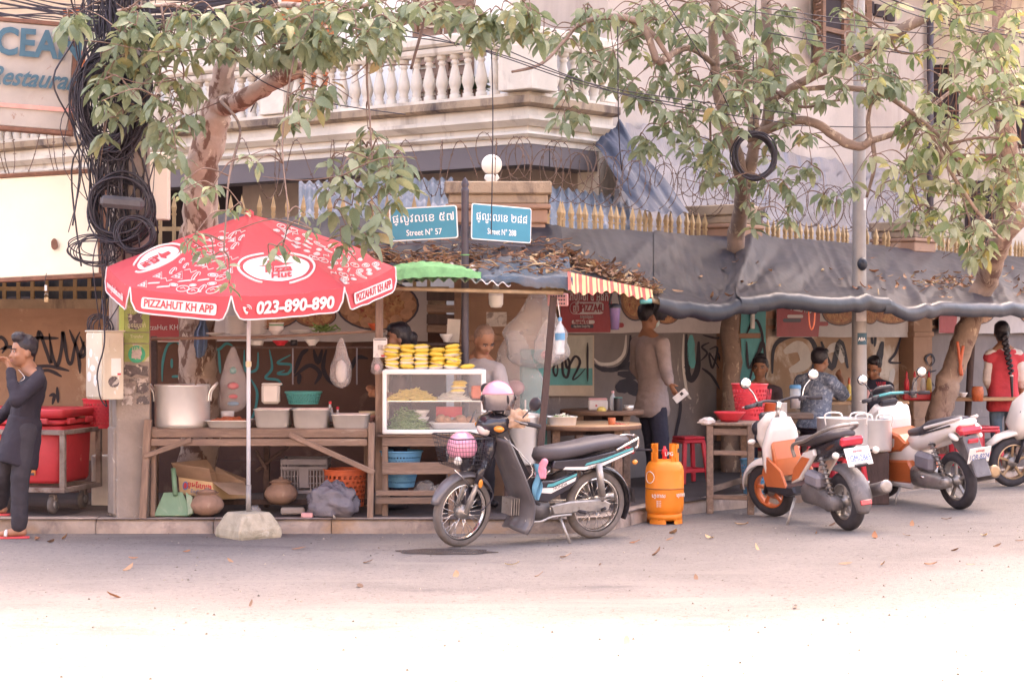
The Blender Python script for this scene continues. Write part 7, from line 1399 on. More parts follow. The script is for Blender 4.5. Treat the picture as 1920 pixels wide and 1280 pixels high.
 if kind == 'bald': h.ell(hd+U*.031-Fd*.02, (.0765, .0925, .0945), Mh, 18, 12); hm = 'stubble'
 else:
  hm = 'hair'; k = 1.0; h.ell(hd+U*.045-Fd*.024, (.083, .092, .088), Mh, 18, 12); h.ell(hd+U*(.0 if kind not in ('short', 'quiff') else .02)-Fd*.046, (.076, .062, .09 if kind not in ('short', 'quiff') else .07), Mh, 16, 10)
  if kind in ('short', 'quiff'):
   h.ell(hd+U*.10+Fd*.03, (.064, .055, .034), Mh, 12, 8)
   if kind == 'quiff': h.ell(hd+U*.118+Fd*.03, (.06, .055, .034), Mh, 12, 8)
  else:
   h.ell(hd+U*.075+Fd*.012, (.076, .068, .052), Mh, 14, 8)
   for s in (-1, 1): h.ell(hd+Rt*(s*.066)+U*.02-Fd*.03, (.02, .05, .055), Mh, 10, 8)
  if kind == 'bun': h.ell(hd+U*.115-Fd*.05, (.045, .045, .042), Mh, 12, 8)
  if kind == 'pony': h.ell(hd+U*.0-Fd*.115, (.04, .05, .05), Mh, 12, 8); h.caps(hd-Fd*.13, hd-Fd*.14-U*.11, .032, .018, 10)
  if kind == 'braid':
   h.ell(hd-U*.03-Fd*.07, (.07, .05, .07), Mh, 14, 8)
 soft(h, 'hair', hm, root, .009, 2, (.0035, 38))
 if kind == 'braid':
  b_ = hd-Fd*.13-U*.04
  for i in range(16): t = i/15; p_ = b_.lerp(b_+V((.075, -.045, -.43)), t); r_ = .034*(1-.35*t); MB().ell(p_+Rt*((-1)**i*.013), (r_, r_*.8, r_*1.05), Matrix.Rotation(.6*(-1)**i, 3, 'Y'), 10, 7).build('braid_strand', 'hair', root)
  e_ = b_+V((.075, -.045, -.43)); MB().lathe([(.02, -.012), (.023, 0), (.02, .012)], e_-V((0, 0, .03)), 10).build('hair_tie', 'cloth_cream', root); MB().caps(e_-V((0, 0, .04)), e_+V((.01, -.0, -.28)), .022, .012, 10).build('braid_tail', 'hair', root)
 if sit: q_ = H-V((0, 0, 0)); stool((H.x, H.y, .12), 1.05, max(.25, H.z-.12-.10), 'plastic_red', sit, .3)
 return root, g, Fd, Rt, U
man, g, Fd, Rt, U = person('man in black long-sleeved shirt and apron leaning on the red cooler, hand at his mouth', dict(hd=(43, 660, 15.98), shL=(72, 712, 15.86), shR=(60, 708, 16.2), elL=(30, 752, 15.68), wrL=(20, 694, 15.80), hnL=(12, 672, 15.84), elR=(16, 768, 16.22), wrR=(-12, 792, 16.1), hpL=(50, 806, 15.94), hpR=(40, 804, 16.13), knL=(38, 895, 15.90), anL=(36, 987, 15.92), knR=(8, 888, 16.04), anR=(0, 944, 16.2)), ((-.82, -.57, .0), (0, 0, 1)),
 [('shirt', 'cloth_black', dict(sleeve=1.95, o=.009)), ('trousers', 'cloth_charcoal', dict(end=.97)), ('apron', 'cloth_black', {}), ('sandals', None, {})], 'quiff', toes=((-1, -.1, 0), (-1, .1, 0)), curlL=.9, gz=(0, None))
MB().tube(bez([g['hd']+V((-.02, -.06, -.14)), P(46, 708, 15.78), P(35, 716, 15.8)], 5), .003, 5).build('lanyard', 'rag', man)
person('woman with tied-back black hair behind the stacked noodle packets', dict(hd=(745, 634, 17.05), shL=(752, 690, 16.9), shR=(742, 688, 17.22), elL=(745, 745, 16.85), wrL=(722, 740, 16.9), elR=(738, 745, 17.3), wrR=(715, 735, 17.2), hpL=(752, 798, 16.97), hpR=(748, 798, 17.17), knL=(750, 880, 16.97), anL=(750, 950, 17.0), knR=(745, 880, 17.15), anR=(745, 948, 17.17)), ((-.97, -.22, -.05), (0, 0, 1)), [('shirt', 'cloth_brown', dict(sleeve=.7)), ('trousers', 'cloth_navy', {}), ('shoes', 'plastic_black', {})], 'pony', 'skin_dark')
MB().lathe([(.035, -.012), (.045, 0), (.035, .012)], P(771, 628, 17.1), 12, Matrix.Rotation(pi/2, 3, 'Y')).build('hair_scrunchie', 'plastic_pink', bpy.data.objects['person.001'])
person('bald man in grey t-shirt looking down behind the glass case', dict(hd=(908, 638, 17.22), shL=(932, 694, 17.2), shR=(872, 690, 17.3), elL=(944, 742, 17.1), wrL=(925, 738, 16.95), hnL=(918, 744, 16.93), elR=(872, 742, 17.2), wrR=(905, 745, 17.0), hpL=(912, 790, 17.3), hpR=(880, 790, 17.34), knL=(912, 880, 17.3), anL=(912, 948, 17.35), knR=(882, 880, 17.35), anR=(880, 946, 17.38)), ((.45, -.72, -.62), (.2, -.4, 1)), [('shirt', 'cloth_grey', dict(sleeve=.75, o=.016)), ('trousers', 'cloth_charcoal', {}), ('shoes', 'plastic_black', {})], 'bald')
man4, g, Fd, Rt, U = person('standing man in taupe shirt and face mask with phone in hand, back turned', dict(hd=(1217, 594, 19.58), shL=(1196, 643, 19.74), shR=(1242, 645, 19.44), elL=(1192, 692, 19.85), wrL=(1215, 722, 19.9), elR=(1249, 698, 19.36), wrR=(1256, 718, 19.25), hnR=(1268, 742, 19.22), hpL=(1213, 762, 19.70), hpR=(1232, 762, 19.55), knL=(1224, 835, 19.66), anL=(1226, 886, 19.74), knR=(1240, 835, 19.48), anR=(1242, 888, 19.55)), ((.86, .42, -.06), (0, 0, 1)), [('shirt', 'cloth_taupe', dict(sleeve=1.85, t0=-.16, flare=.06, o=.018)), ('trousers', 'cloth_navy', dict(o=.022)), ('shoes', 'plastic_black', {})], 'short', toes=((.8, .5, 0), (.8, .4, 0)), curlR=.25)
c_ = g['hd']; MB().ell(c_-U*.045+Fd*.06, (.052, .045, .05), MH(Rt, Fd, U), 14, 10).build('face_mask', 'mask', man4)
t = thing('phone', 'pale phone held in the standing man\'s lowered hand', 'phone', P(1276, 748, 19.18)); MB().box(P(1276, 742, 19.18), (.075, .012, .15), Matrix.Rotation(.9, 3, 'Y'), .005).build('case', 'plastic_white', t); MB().box(P(1278, 738, 19.168), (.03, .006, .03), Matrix.Rotation(.9, 3, 'Y'), .003).build('camera_bump', 'plastic_black', t)
wm, g, Fd, Rt, U = person('seated woman with bun, dark jacket over red collar, looking at the street', dict(hd=(1425, 690, 21.8), shL=(1456, 735, 21.75), shR=(1394, 735, 21.75), elL=(1462, 785, 21.6), wrL=(1440, 800, 21.4), elR=(1390, 785, 21.6), wrR=(1408, 800, 21.4), hpL=(1440, 815, 21.85), hpR=(1410, 815, 21.85), knL=(1442, 818, 21.42), anL=(1440, 862, 21.4), knR=(1408, 818, 21.42), anR=(1408, 862, 21.4)), ((-.25, -.97, 0), (0, 0, 1)), [('shirt', 'cloth_brown', dict(sleeve=1.9)), ('trousers', 'cloth_navy', {}), ('shoes', 'plastic_black', {})], 'bun', 'skin', sit='red stool under the seated woman with the bun')
MB().slab([(-.06, .03), (0, -.10), (.06, .03), (.035, .045), (-.035, .045)], P(1424, 735, 21.60), V((1, 0, 0)), V((0, .35, .94)), V((0, -.94, .35)), .014, .004).build('red_collar', 'cloth_red', wm)
person('seated man in blue patterned shirt eating with his back turned', dict(hd=(1538, 676, 21.25), shL=(1502, 716, 21.25), shR=(1558, 716, 21.0), elL=(1500, 760, 21.5), wrL=(1545, 748, 21.7), elR=(1582, 742, 21.2), wrR=(1578, 712, 21.5), hnR=(1572, 700, 21.55), hpL=(1514, 800, 21.1), hpR=(1542, 800, 20.95), knL=(1560, 806, 21.5), anL=(1562, 866, 21.5), knR=(1588, 806, 21.3), anR=(1590, 868, 21.3)), ((.62, .78, -.15), (0, 0, 1)), [('shirt', 'cloth_pattern', dict(sleeve=.85, o=.024, flare=.1)), ('trousers', 'cloth_navy', {}), ('shoes', 'plastic_black', {})], 'short', sit='red stool under the man in the patterned shirt')
person('seated man in dark t-shirt looking down at his bowl behind the steel post', dict(hd=(1638, 690, 22.85), shL=(1664, 726, 22.85), shR=(1612, 724, 22.95), elL=(1672, 760, 22.7), wrL=(1655, 742, 22.5), elR=(1606, 758, 22.7), wrR=(1622, 745, 22.45), hpL=(1650, 792, 22.95), hpR=(1624, 792, 22.98), knL=(1652, 796, 22.5), anL=(1652, 842, 22.5), knR=(1622, 796, 22.5), anR=(1622, 842, 22.5)), ((-.45, -.82, -.42), (0, -.3, 1)), [('shirt', 'cloth_navy', dict(sleeve=.8, o=.02)), ('trousers', 'cloth_charcoal', {}), ('shoes', 'plastic_black', {})], 'short', sit='red stool under the man in the dark t-shirt')
person('standing woman in red vest and jeans with a long braid, seen from behind', dict(hd=(1878, 624, 23.3), shL=(1857, 665, 23.3), shR=(1908, 665, 23.3), elL=(1852, 710, 23.32), wrL=(1856, 738, 23.45), elR=(1916, 710, 23.32), wrR=(1914, 738, 23.5), hpL=(1868, 756, 23.3), hpR=(1896, 756, 23.3), knL=(1868, 802, 23.3), anL=(1870, 842, 23.33), knR=(1898, 802, 23.3), anR=(1900, 842, 23.33)), ((.05, 1, -.05), (0, 0, 1)), [('shirt', 'cloth_cream', dict(sleeve=1.35)), ('vest', 'cloth_red', {}), ('trousers', 'cloth_jean', dict(o=.004)), ('shoes', 'plastic_black', {})], 'braid')
# ------------------------------------------------------------ two-wheelers
D('bike_black', (.032, .028, .036), .22, var=.1, sc=4, bump=.05, coat=.6, spots=[((.10, .085, .085), 6, .62, .75, None)]); D('bike_greyblack', (.11, .10, .108), .3, var=.15, sc=4, bump=.05, coat=.4, spots=[((.24, .21, .2), 3, .56, .75, None)]); D('vinyl', (.075, .066, .075), .5, var=.12, sc=5, bump=.2, bs=120); D('chrome', (.75, .70, .67), .18, .95, var=.05, bump=.02)
D('metal_dull', (.36, .33, .31), .42, .6, var=.2, sc=8, bump=.15, spots=[((.20, .16, .14), 9, .58, .7, None)]); D('engine_grey', (.15, .135, .135), .55, .3, var=.25, sc=9, bump=.3, spots=[((.28, .24, .21), 7, .58, .7, None)]); D('bike_white', (.76, .70, .66), .25, var=.05, sc=4, bump=.03, coat=.5); D('bike_orange', (.58, .15, .05), .35, var=.1, sc=4, bump=.05, coat=.3); D('stripe_teal', (.08, .38, .40), .3, var=.05, bump=0); D('lens_red', (.55, .03, .05), .15, var=.05, bump=.1, bs=80, coat=.8); D('lens_clear', (.72, .67, .62), .1, var=.05, bump=.15, bs=60, coat=.9); D('lens_amber', (.75, .25, .03), .15, var=.05, bump=.1, coat=.7); D('mirror', (.8, .78, .76), .04, 1.0, var=0, bump=0); D('gold_rim', (.42, .29, .18), .35, .6, var=.1, bump=.05); D('disc', (.30, .27, .26), .35, .7, var=.1, bump=.05)
D('helmet_pink', (.74, .30, .40), .12, var=.04, sc=4, bump=.02, coat=.9); D('visor', (.30, .27, .28), .03, .9, var=.05, bump=0); D('cloth_blue2', (.12, .30, .42), .9, var=.15, sc=9, bump=.4); D('glove_pink', (.70, .26, .33), .8, var=.12, bump=.3); D('cloth_tan', (.46, .30, .21), .9, var=.2, sc=14, bump=.4)
X_, Y_, Z_ = V((1, 0, 0)), V((0, 1, 0)), V((0, 0, 1))
class Bike:
 def __init__(s, name, label, pos, heading, lean, cat='motorbike', steer=0.0):
  s.M = Matrix.Translation(V(pos)) @ Matrix.Rotation(heading, 4, 'Z') @ Matrix.Rotation(lean, 4, 'X'); s.r = thing(name, label, cat, M=s.M)
 def b(s, mb, name, m, par=None): return mb.build(name, m, par or s.r, world=False)
 def wheel(s, x, R, tr, rimw, style, rimm, name, tyre='rubber', fn=lambda p: p, wk=1.0):
  def T(mb): mb.v = [fn(p) for p in mb.v]; return mb
  c = V((x, 0, R)); A = Matrix(((1, 0, 0), (0, 0, 1), (0, -1, 0))).transposed()
  prof = [(R-tr*1.7, -tr*.8*wk), (R-tr*1.1, -tr*1.0*wk), (R-tr*.45, -tr*.92*wk), (R-.004, -tr*.45*wk), (R, 0), (R-.004, tr*.45*wk), (R-tr*.45, tr*.92*wk), (R-tr*1.1, tr*wk), (R-tr*1.7, tr*.8*wk)]
  w = s.b(T(MB().lathe(prof, c, 44, A)), name, tyre)
  s.b(T(MB().lathe([(R-tr*1.7-.014, -rimw), (R-tr*1.62, -rimw*1.05), (R-tr*1.62, rimw*1.05), (R-tr*1.7-.014, rimw), (R-tr*1.7-.020, 0), (R-tr*1.7-.014, -rimw)], c, 44, A)), 'rim', rimm, w)
  s.b(T(MB().lathe([(0, -.05), (.03, -.05), (.03, -.03), (.055, -.028), (.055, .028), (.03, .03), (.03, .05), (0, .05)], c, 20, A)), 'hub', 'metal_dull', w)
  ri = R-tr*1.7-.016
  if style == 'wire':
   for i in range(28):
    a = 2*pi*i/28; sd = 1 if i % 2 else -1; a2 = a+(.35 if (i//2) % 2 else -.35); s.b(T(MB().tube([c+V((.05*cos(a2), sd*.026, .05*sin(a2))), c+V((ri*cos(a), sd*.004, ri*sin(a)))], .0022, 4)), 'spoke', 'chrome', w)
  else:
   for i in range(style):
    a = 2*pi*i/style+.3; s.b(T(MB().bar(c+V((.03*cos(a), 0, .03*sin(a))), c+V(((ri+.004)*cos(a), 0, (ri+.004)*sin(a))), .03, .028, V((0, 1, 0)), .006)), 'spoke', rimm, w)
   s.b(T(MB().lathe([(.035, .04), (.10, .04), (.10, .046), (.035, .046)], c, 28, A)), 'brake_disc', 'disc', w)
  return w
 def fender(s, cx, cz, R, a0, a1, w, m, name, fn=lambda p: p, th=.02):
  mb = MB(); n = 22
  def f(u, v): a = a0+(a1-a0)*v; q = (u-.5)*2; r = R-th*abs(q)**2.5*1.6; wk = w*(1-.35*max(0, (v-.8)/.2)-.25*max(0, (.15-v)/.15)); return fn(V((cx+r*cos(a), q*wk/2, cz+r*sin(a))))
  mb.grid(f, 8, n); o = s.b(mb, name, m); md = o.modifiers.new('s', 'SOLIDIFY'); md.thickness = .005; return o
 def panel(s, pts, y0, y1, m, name, bev=.015, par=None):                     # side-profile outline extruded across
  return s.b(MB().slab(pts, (0, y0, 0), X_, Z_, Y_, y1-y0, bev, False), name, m, par)
 def prof(s, secs, m, name, n=18, par=None, e=2.6):                          # sections (x, z, half width, half height)
  L = []
  for i, q in enumerate(secs):
   x, z, hw, hh = q[:4]; ee = q[4] if len(q) > 4 else e; j0, j1 = max(i-1, 0), min(i+1, len(secs)-1); d = V((secs[j1][0]-secs[j0][0], 0, secs[j1][1]-secs[j0][1])).normalized(); B = V((-d.z, 0, d.x)); L.append((V((x, 0, z)), Y_, B, hw, hh, ee))
  return s.b(MB().loft(L, n), name, m, par)
def steerer(ax, ang):                                                              # rotate about the steering head
 o = V((ax[0], 0, ax[1])); d = V((ax[2], 0, ax[3])).normalized(); R = Matrix.Rotation(ang, 3, d); return lambda p: o+R @ (p-o)
# ---- black underbone moped with basket
rp_, fp_ = V((.66, 15.93, 0)), V((-.405, 15.29, 0)); hd_ = atan2(fp_.y-rp_.y, fp_.x-rp_.x); mid = (rp_+fp_)/2
B = Bike('moped', 'black underbone moped with teal stripes and wire front basket parked at the kerb', mid, hd_, -RD(5), 'moped'); bk = B; st_ = steerer((.40, .80, -.30, .75), RD(10)); wb = .61
B.wheel(-wb, .275, .034, .022, 'wire', 'chrome', 'rear_wheel', 'rubber_dusty'); B.wheel(wb, .275, .032, .02, 'wire', 'chrome', 'front_wheel', 'rubber_dusty', st_)
def S_(mb): mb.v = [st_(p) for p in mb.v]; return mb
for sd in (-1, 1):
 f = B.b(S_(MB().tube([(.625, sd*.065, .275), (.50, sd*.065, .60)], [.019, .022], 10)), 'fork_leg', 'metal_dull'); B.b(S_(MB().tube([(.545, sd*.065, .50), (.46, sd*.06, .70)], .03, 10)), 'fork_cover', 'bike_black')
B.b(S_(MB().ell((.535, .105, .51), (.022, .008, .035))), 'reflector', 'lens_amber'); B.b(S_(MB().tube([(.625, -.08, .275), (.625, .08, .275)], .012, 8)), 'axle', 'metal_dull')
B.fender(wb, .275, .315, RD(15), RD(150), .12, 'bike_greyblack', 'front_fender', st_)
B.b(S_(MB().loft([((.44, 0, .62), Y_, X_, .06, .05, 3), ((.41, 0, .74), Y_, X_, .07, .05, 3), ((.385, 0, .86), Y_, X_, .06, .04, 3)], 16)), 'steering_cover', 'bike_black')
lsx = [(0, .15), (.12, .10), (.3, .09), (.6, .19), (1, .34)]
ls_ = B.b(MB().grid(lambda u, v: V((interp(lsx, v)-.055*abs(2*u-1)**2+.035, (2*u-1)*(.205-.05*v-.03*(1-v)**3), lerp(.13, .87, v)-.03*abs(2*u-1))), 18, 22), 'leg_shield', 'bike_greyblack'); md = ls_.modifiers.new('s', 'SOLIDIFY'); md.thickness = .012
for sd in (-1, 1): B.b(MB().tube([V((interp(lsx, v)-.055+.035, sd*(.205-.05*v-.03*(1-v)**3), lerp(.13, .87, v)-.03)) for v in [i/16 for i in range(17)]], .013, 6), 'shield_edge', 'bike_greyblack'); B.b(MB().tube([V((interp(lsx, v)-.01, sd*(.16-.05*v), lerp(.52, .86, v)-.0)) for v in [i/8 for i in range(9)]], .004, 5), 'shield_trim', 'chrome')
B.panel([(.40, .86), (.28, .88), (.16, .60), (.07, .38), (-.02, .36), (-.04, .44), (.10, .52), (.22, .80)], -.06, .06, 'bike_black', 'centre_body', .02)
B.prof([(.47, .90, .07, .05), (.42, .93, .135, .085), (.35, .96, .165, .08), (.27, .965, .15, .06), (.20, .96, .08, .04)], 'bike_black', 'handlebar_cowl')
B.b(MB().ell((.44, .0, .915), (.055, .095, .062)), 'headlight', 'lens_clear'); B.b(MB().ell((.40, .145, .925), (.04, .05, .026)), 'indicator', 'lens_amber'); B.b(MB().ell((.40, -.145, .925), (.04, .05, .026)), 'indicator', 'lens_amber')
for sd in (-1, 1):
 B.b(MB().tube(bez([V((.33, sd*.08, .965)), V((.30, sd*.20, .985)), V((.235, sd*.30, .98))], 5), .014, 8), 'handlebar', 'plastic_black'); B.b(MB().tube([V((.24, sd*.29, .98)), V((.19, sd*.40, .972))], .018, 10), 'grip', 'rubber'); B.b(MB().tube(bez([V((.30, sd*.2, 1.0)), V((.33, sd*.30, 1.0)), V((.29, sd*.38, .99))], 4), .006, 6), 'brake_lever', 'metal_dull')
mr_ = B.b(MB().tube(bez([V((.28, -.24, .99)), V((.27, -.26, 1.08)), V((.27, -.27, 1.14))], 4), .006, 6), 'mirror_stalk', 'plastic_black'); B.b(MB().ell((.275, -.28, 1.18), (.02, .072, .048), Matrix.Rotation(.2, 3, 'Z')), 'mirror_shell', 'plastic_black', mr_)
ms2 = B.b(MB().tube(bez([V((.28, .24, .99)), V((.24, .28, 1.06)), V((.21, .31, 1.10))], 4), .006, 6), 'mirror_stalk', 'plastic_black'); B.b(MB().ell((.20, .33, 1.135), (.024, .085, .052), Matrix.Rotation(.3, 3, 'X')), 'mirror_shell', 'plastic_black', ms2)
# basket of wire
bs_ = B.b(MB().tube([V((x, y, .86)) for x, y in ((.47, -.17), (.47, .17), (.78, .19), (.80, .17), (.80, -.17), (.78, -.19))], .006, 6, closed=True), 'basket', 'plastic_black')
q = MB(); n = 11
for i in range(n+1):
 y = lerp(-.18, .18, i/n); q.tube([V((.80, y, .86)), V((.74, y*.85, .63)), V((.50, y*.85, .63)), V((.47, y, .86))], .0019, 4)
 x = lerp(.47, .80, i/n); xb = lerp(.50, .74, i/n)
 for sd in (-1, 1): q.tube([V((x, sd*.18, .86)), V((xb, sd*.155, .63))], .0019, 4)
for k in range(7): t = k/7; z = lerp(.63, .86, t); q.tube([V((lerp(.50, .47, t), -lerp(.155, .18, t), z)), V((lerp(.50, .47, t), lerp(.155, .18, t), z)), V((lerp(.74, .80, t), lerp(.155, .18, t), z)), V((lerp(.74, .80, t), -lerp(.155, .18, t), z))], .0019, 4, closed=True)
tag(B.b(q, 'basket_mesh', 'plastic_black', bs_), kind='stuff'); B.b(MB().tube([(.76, .12, .62), (.60, .07, .50)], .006, 6), 'basket_stay', 'chrome')
B.b(S_(MB().ell((.74, .06, .69), (.03, .035, .035))), 'lamp', 'lens_clear')
# seat, tail, engine
B.prof([(-.02, .665, .03, .03), (-.06, .695, .085, .06), (-.22, .71, .115, .062), (-.40, .735, .125, .058), (-.55, .765, .13, .055), (-.75, .785, .115, .05), (-.86, .785, .07, .035)], 'vinyl', 'seat', 20)
for sd in (-1, 1):
 tl = B.panel([(-.12, .60), (-.30, .565), (-.60, .60), (-.90, .70), (-.92, .735), (-.70, .715), (-.40, .665), (-.14, .655)], sd*.09-.02, sd*.09+.02, 'bike_black', 'side_cover', .008)
 for pts, m in (([(-.22, .585), (-.42, .575), (-.60, .605), (-.88, .705), (-.88, .72), (-.60, .63), (-.42, .60), (-.24, .605)], 'bike_white'), ([(-.42, .608), (-.60, .64), (-.88, .725), (-.87, .74), (-.62, .665), (-.44, .628)], 'stripe_teal')): B.panel(pts, sd*.1125-.0015, sd*.1125+.0015, m, 'stripe', 0, tl)
 lc = B.panel([(.05, .40), (-.02, .34), (-.10, .33), (-.30, .43), (-.38, .50), (-.36, .56), (-.15, .50), (.0, .50)], sd*.085-.02, sd*.085+.02, 'bike_black', 'lower_cover', .008)
 for pts, m in (([(-.02, .41), (-.12, .40), (-.34, .49), (-.35, .52), (-.14, .445), (-.03, .445)], 'bike_white'), ([(-.08, .452), (-.14, .455), (-.35, .53), (-.355, .55), (-.14, .48), (-.09, .474)], 'stripe_teal')): B.panel(pts, sd*.1075-.0015, sd*.1075+.0015, m, 'stripe', 0, lc)
 B.b(MB().tube([(-.55, sd*.115, .62), (-.60, sd*.115, .36)], .028, 10), 'shock_absorber', 'metal_dull'); B.b(MB().tube([(-.575, sd*.115, .48), (-.60, sd*.115, .32)], .018, 10), 'shock_rod', 'chrome')
 B.b(MB().tube([(-.18, sd*.075, .30), (-.66, sd*.085, .275)], .022, 8), 'swingarm', 'metal_dull'); B.b(MB().tube([(-.36, sd*.06, .25), (-.40, sd*.19, .25)], .014, 8), 'foot_peg', 'rubber'); B.b(MB().tube([(-.60, sd*.12, .25), (-.56, sd*.22, .28)], .013, 8), 'rear_peg', 'rubber')
 B.b(MB().tube(bez([V((-.72, sd*.10, .72)), V((-.84, sd*.12, .78)), V((-.93, sd*.09, .81)), V((-.96, 0, .815))], 5), .012, 8), 'grab_rail', 'chrome'); B.b(MB().tube(bez([V((-.93, sd*.09, .81)), V((-.93, sd*.09, .74)), V((-.86, sd*.09, .70))], 5), .011, 8), 'grab_rail', 'chrome')
wtx = bk.r
for s_, x, z in (('Dream', -.50, .598), ('HONDA', -.20, .452)):
 p0 = B.M @ V((x, .1145 if z > .5 else .1095, z)); text(s_, .035, p0, B.M.to_3x3() @ V((-1, 0, -.25 if z < .5 else -.0)) * 1.0 if False else B.M.to_3x3() @ V((-.95, 0, .28)), B.M.to_3x3() @ V((.28, 0, .95)), 'bike_black', wtx, shear=.3)
B.fender(-wb, .275, .325, RD(60), RD(205), .13, 'bike_black', 'rear_fender'); B.b(MB().grid(lambda u, v: V((-.93-.03*v, (u-.5)*.13, .40-.12*v)), 2, 2), 'mud_flap', 'bike_greyblack'); B.b(MB().box((-.92, 0, .70), (.05, .10, .05), None, .01), 'tail_light', 'lens_red'); B.b(MB().ell((-.90, .11, .62), (.025, .02, .02)), 'indicator', 'lens_amber')
en = B.b(MB().loft([((-.02, -.10, .27), X_, Z_, .11, .085, 3), ((-.02, .09, .27), X_, Z_, .11, .085, 3)], 20), 'engine', 'engine_grey'); B.b(MB().lathe([(.075, .09), (.08, .10), (.07, .125), (.03, .13), (0, .13)], (-.03, 0, .28), 22, Matrix(((1, 0, 0), (0, 0, 1), (0, -1, 0))).transposed()), 'engine_cover', 'engine_grey', en)
for k in range(6): B.b(MB().box((.10+.022*k, 0, .30), (.008, .15, .13), None, .002), 'cooling_fin', 'metal_dull', en)
B.panel([(-.12, .30), (-.30, .33), (-.60, .335), (-.68, .30), (-.66, .235), (-.40, .24), (-.15, .23)], .095, .125, 'metal_dull', 'chain_case', .01); B.b(MB().tube(bez([V((.12, .13, .20)), V((.0, .15, .19)), V((-.12, .14, .22)), V((-.3, .14, .23))], 4), .010, 8), 'gear_pedal', 'metal_dull')
B.b(MB().tube([(-.20, .12, .22), (-.24, .24, .015)], .012, 8), 'side_stand', 'metal_dull'); B.b(MB().box((-.245, .25, .012), (.06, .04, .015), None, .003), 'stand_foot', 'metal_dull'); B.b(MB().tube(bez([V((.08, -.11, .22)), V((-.2, -.14, .20)), V((-.45, -.15, .24)), V((-.9, -.16, .30))], 5), [.02]*6+[.035]*10, 10), 'exhaust', 'metal_dull'); B.b(MB().tube(bez([V((.52, .06, .56)), V((.40, .10, .42)), V((.48, .09, .30)), V((.60, .07, .27))], 6), .005, 5), 'brake_cable', 'cable')
B.b(MB().tube([(.02, -.17, .335), (.02, .17, .335)], .014, 8), 'footrest_bar', 'rubber'); B.b(MB().tube(bez([V((.02, .03, .58)), V((-.05, .05, .51)), V((-.12, .08, .58))], 4), .006, 6), 'luggage_hook', 'chrome')
# helmets, gloves, rags on the moped
def helmet(c, yaw, r, label, visor=True):
 t = thing('helmet', label, 'helmet', c-V((0, 0, r)), yaw); R = Matrix.Rotation(yaw, 3, 'Z')
 def f(u, v): a = 2*pi*u; t_ = lerp(.02, .72, v)*pi; p = V((sin(t_)*cos(a)*1.08, sin(t_)*sin(a)*.96, cos(t_)*1.02)); return c+R @ (p*r)
 q = MB(); vs_ = []; nu, nv = 36, 22; k = nu
 for j in range(nv+1):
  for i in range(nu): vs_.append(f(i/nu, j/nv))
 fs_ = []
 for j in range(nv):
  for i in range(nu):
   a = 2*pi*(i+.5)/nu; a = a if a < pi else a-2*pi; tt = lerp(.02, .72, (j+.5)/nv)
   if visor and abs(a) < 1.15 and .42 < tt < .74: continue
   fs_.append((j*k+i, j*k+(i+1) % k, (j+1)*k+(i+1) % k, (j+1)*k+i))
 q.add(vs_, fs_, True); o = q.build('shell', 'helmet_pink', t); md = o.modifiers.new('s', 'SOLIDIFY'); md.thickness = .012; md.offset = -1
 MB().ell(c, (r*.86, r*.8, r*.86), None, 16, 10).build('lining', 'plastic_black', t)
 if visor:
  MB().grid(lambda u, v: c+R @ (V((cos(lerp(-1.35, 1.35, u))*1.13, sin(lerp(-1.35, 1.35, u))*1.02, lerp(.22, -.78, v)))*r*(1-.10*v*v)), 22, 10).build('visor', 'visor', t)
  for s in (-1, 1): MB().lathe([(0, 0), (.02, .0), (.018, .01), (0, .012)], c+R @ V((cos(1.38)*r*1.08, s*r*.98, .0)), 12, R @ Matrix.Rotation(-s*pi/2, 3, 'X')).build('visor_pivot', 'plastic_black', t)
  MB().tube(bez([c+R @ V((.02, s_*r*.9, -.5*r)) for s_ in (-1, -.5)]+[c+R @ V((.05, 0, -1.35*r))]+[c+R @ V((.02, s_*r*.9, -.5*r)) for s_ in (.5, 1)], 5), .006, 5).build('strap', 'plastic_black', t)
 return t
Mb = B.M
helmet(Mb @ V((.35, .02, 1.15)), -1.35, .132, 'pink helmet with mirrored visor resting on the moped handlebar'); helmet(Mb @ V((.635, .0, .775)), hd_+.4, .118, 'pink helmet lying in the moped basket', False)
crumple('rag', 'tan rag tied to the moped handlebar', Mb @ V((.26, .20, 1.0)), (.07, .06, .075), 'cloth_tan', 14, 'rag', 30, .5)
tag(MB().grid(lambda u, v: Mb @ V((.10+.045*(u-.5)-.02*v+.02*sin(v*7+u*3), .235+.02*sin(u*12), lerp(.66, .38, v))), 10, 16).build('blue_towel', 'cloth_blue2'), 'blue towel hanging behind the moped leg shield', 'towel')
gl = thing('pink_glove', 'pink gloves tucked before the moped seat', 'gloves', Mb @ V((-.02, .10, .56))); crm = MB(); c_ = Mb @ V((-.02, .10, .60)); crm.caps(c_, c_+V((.03, 0, .05)), .035, .03)
for k in range(4): crm.caps(c_+V((-.03+.022*k, -.02, -.01)), c_+V((-.035+.022*k, -.03, -.07)), .013, .012)
soft(crm, 'glove', 'glove_pink', gl, .007, 2)
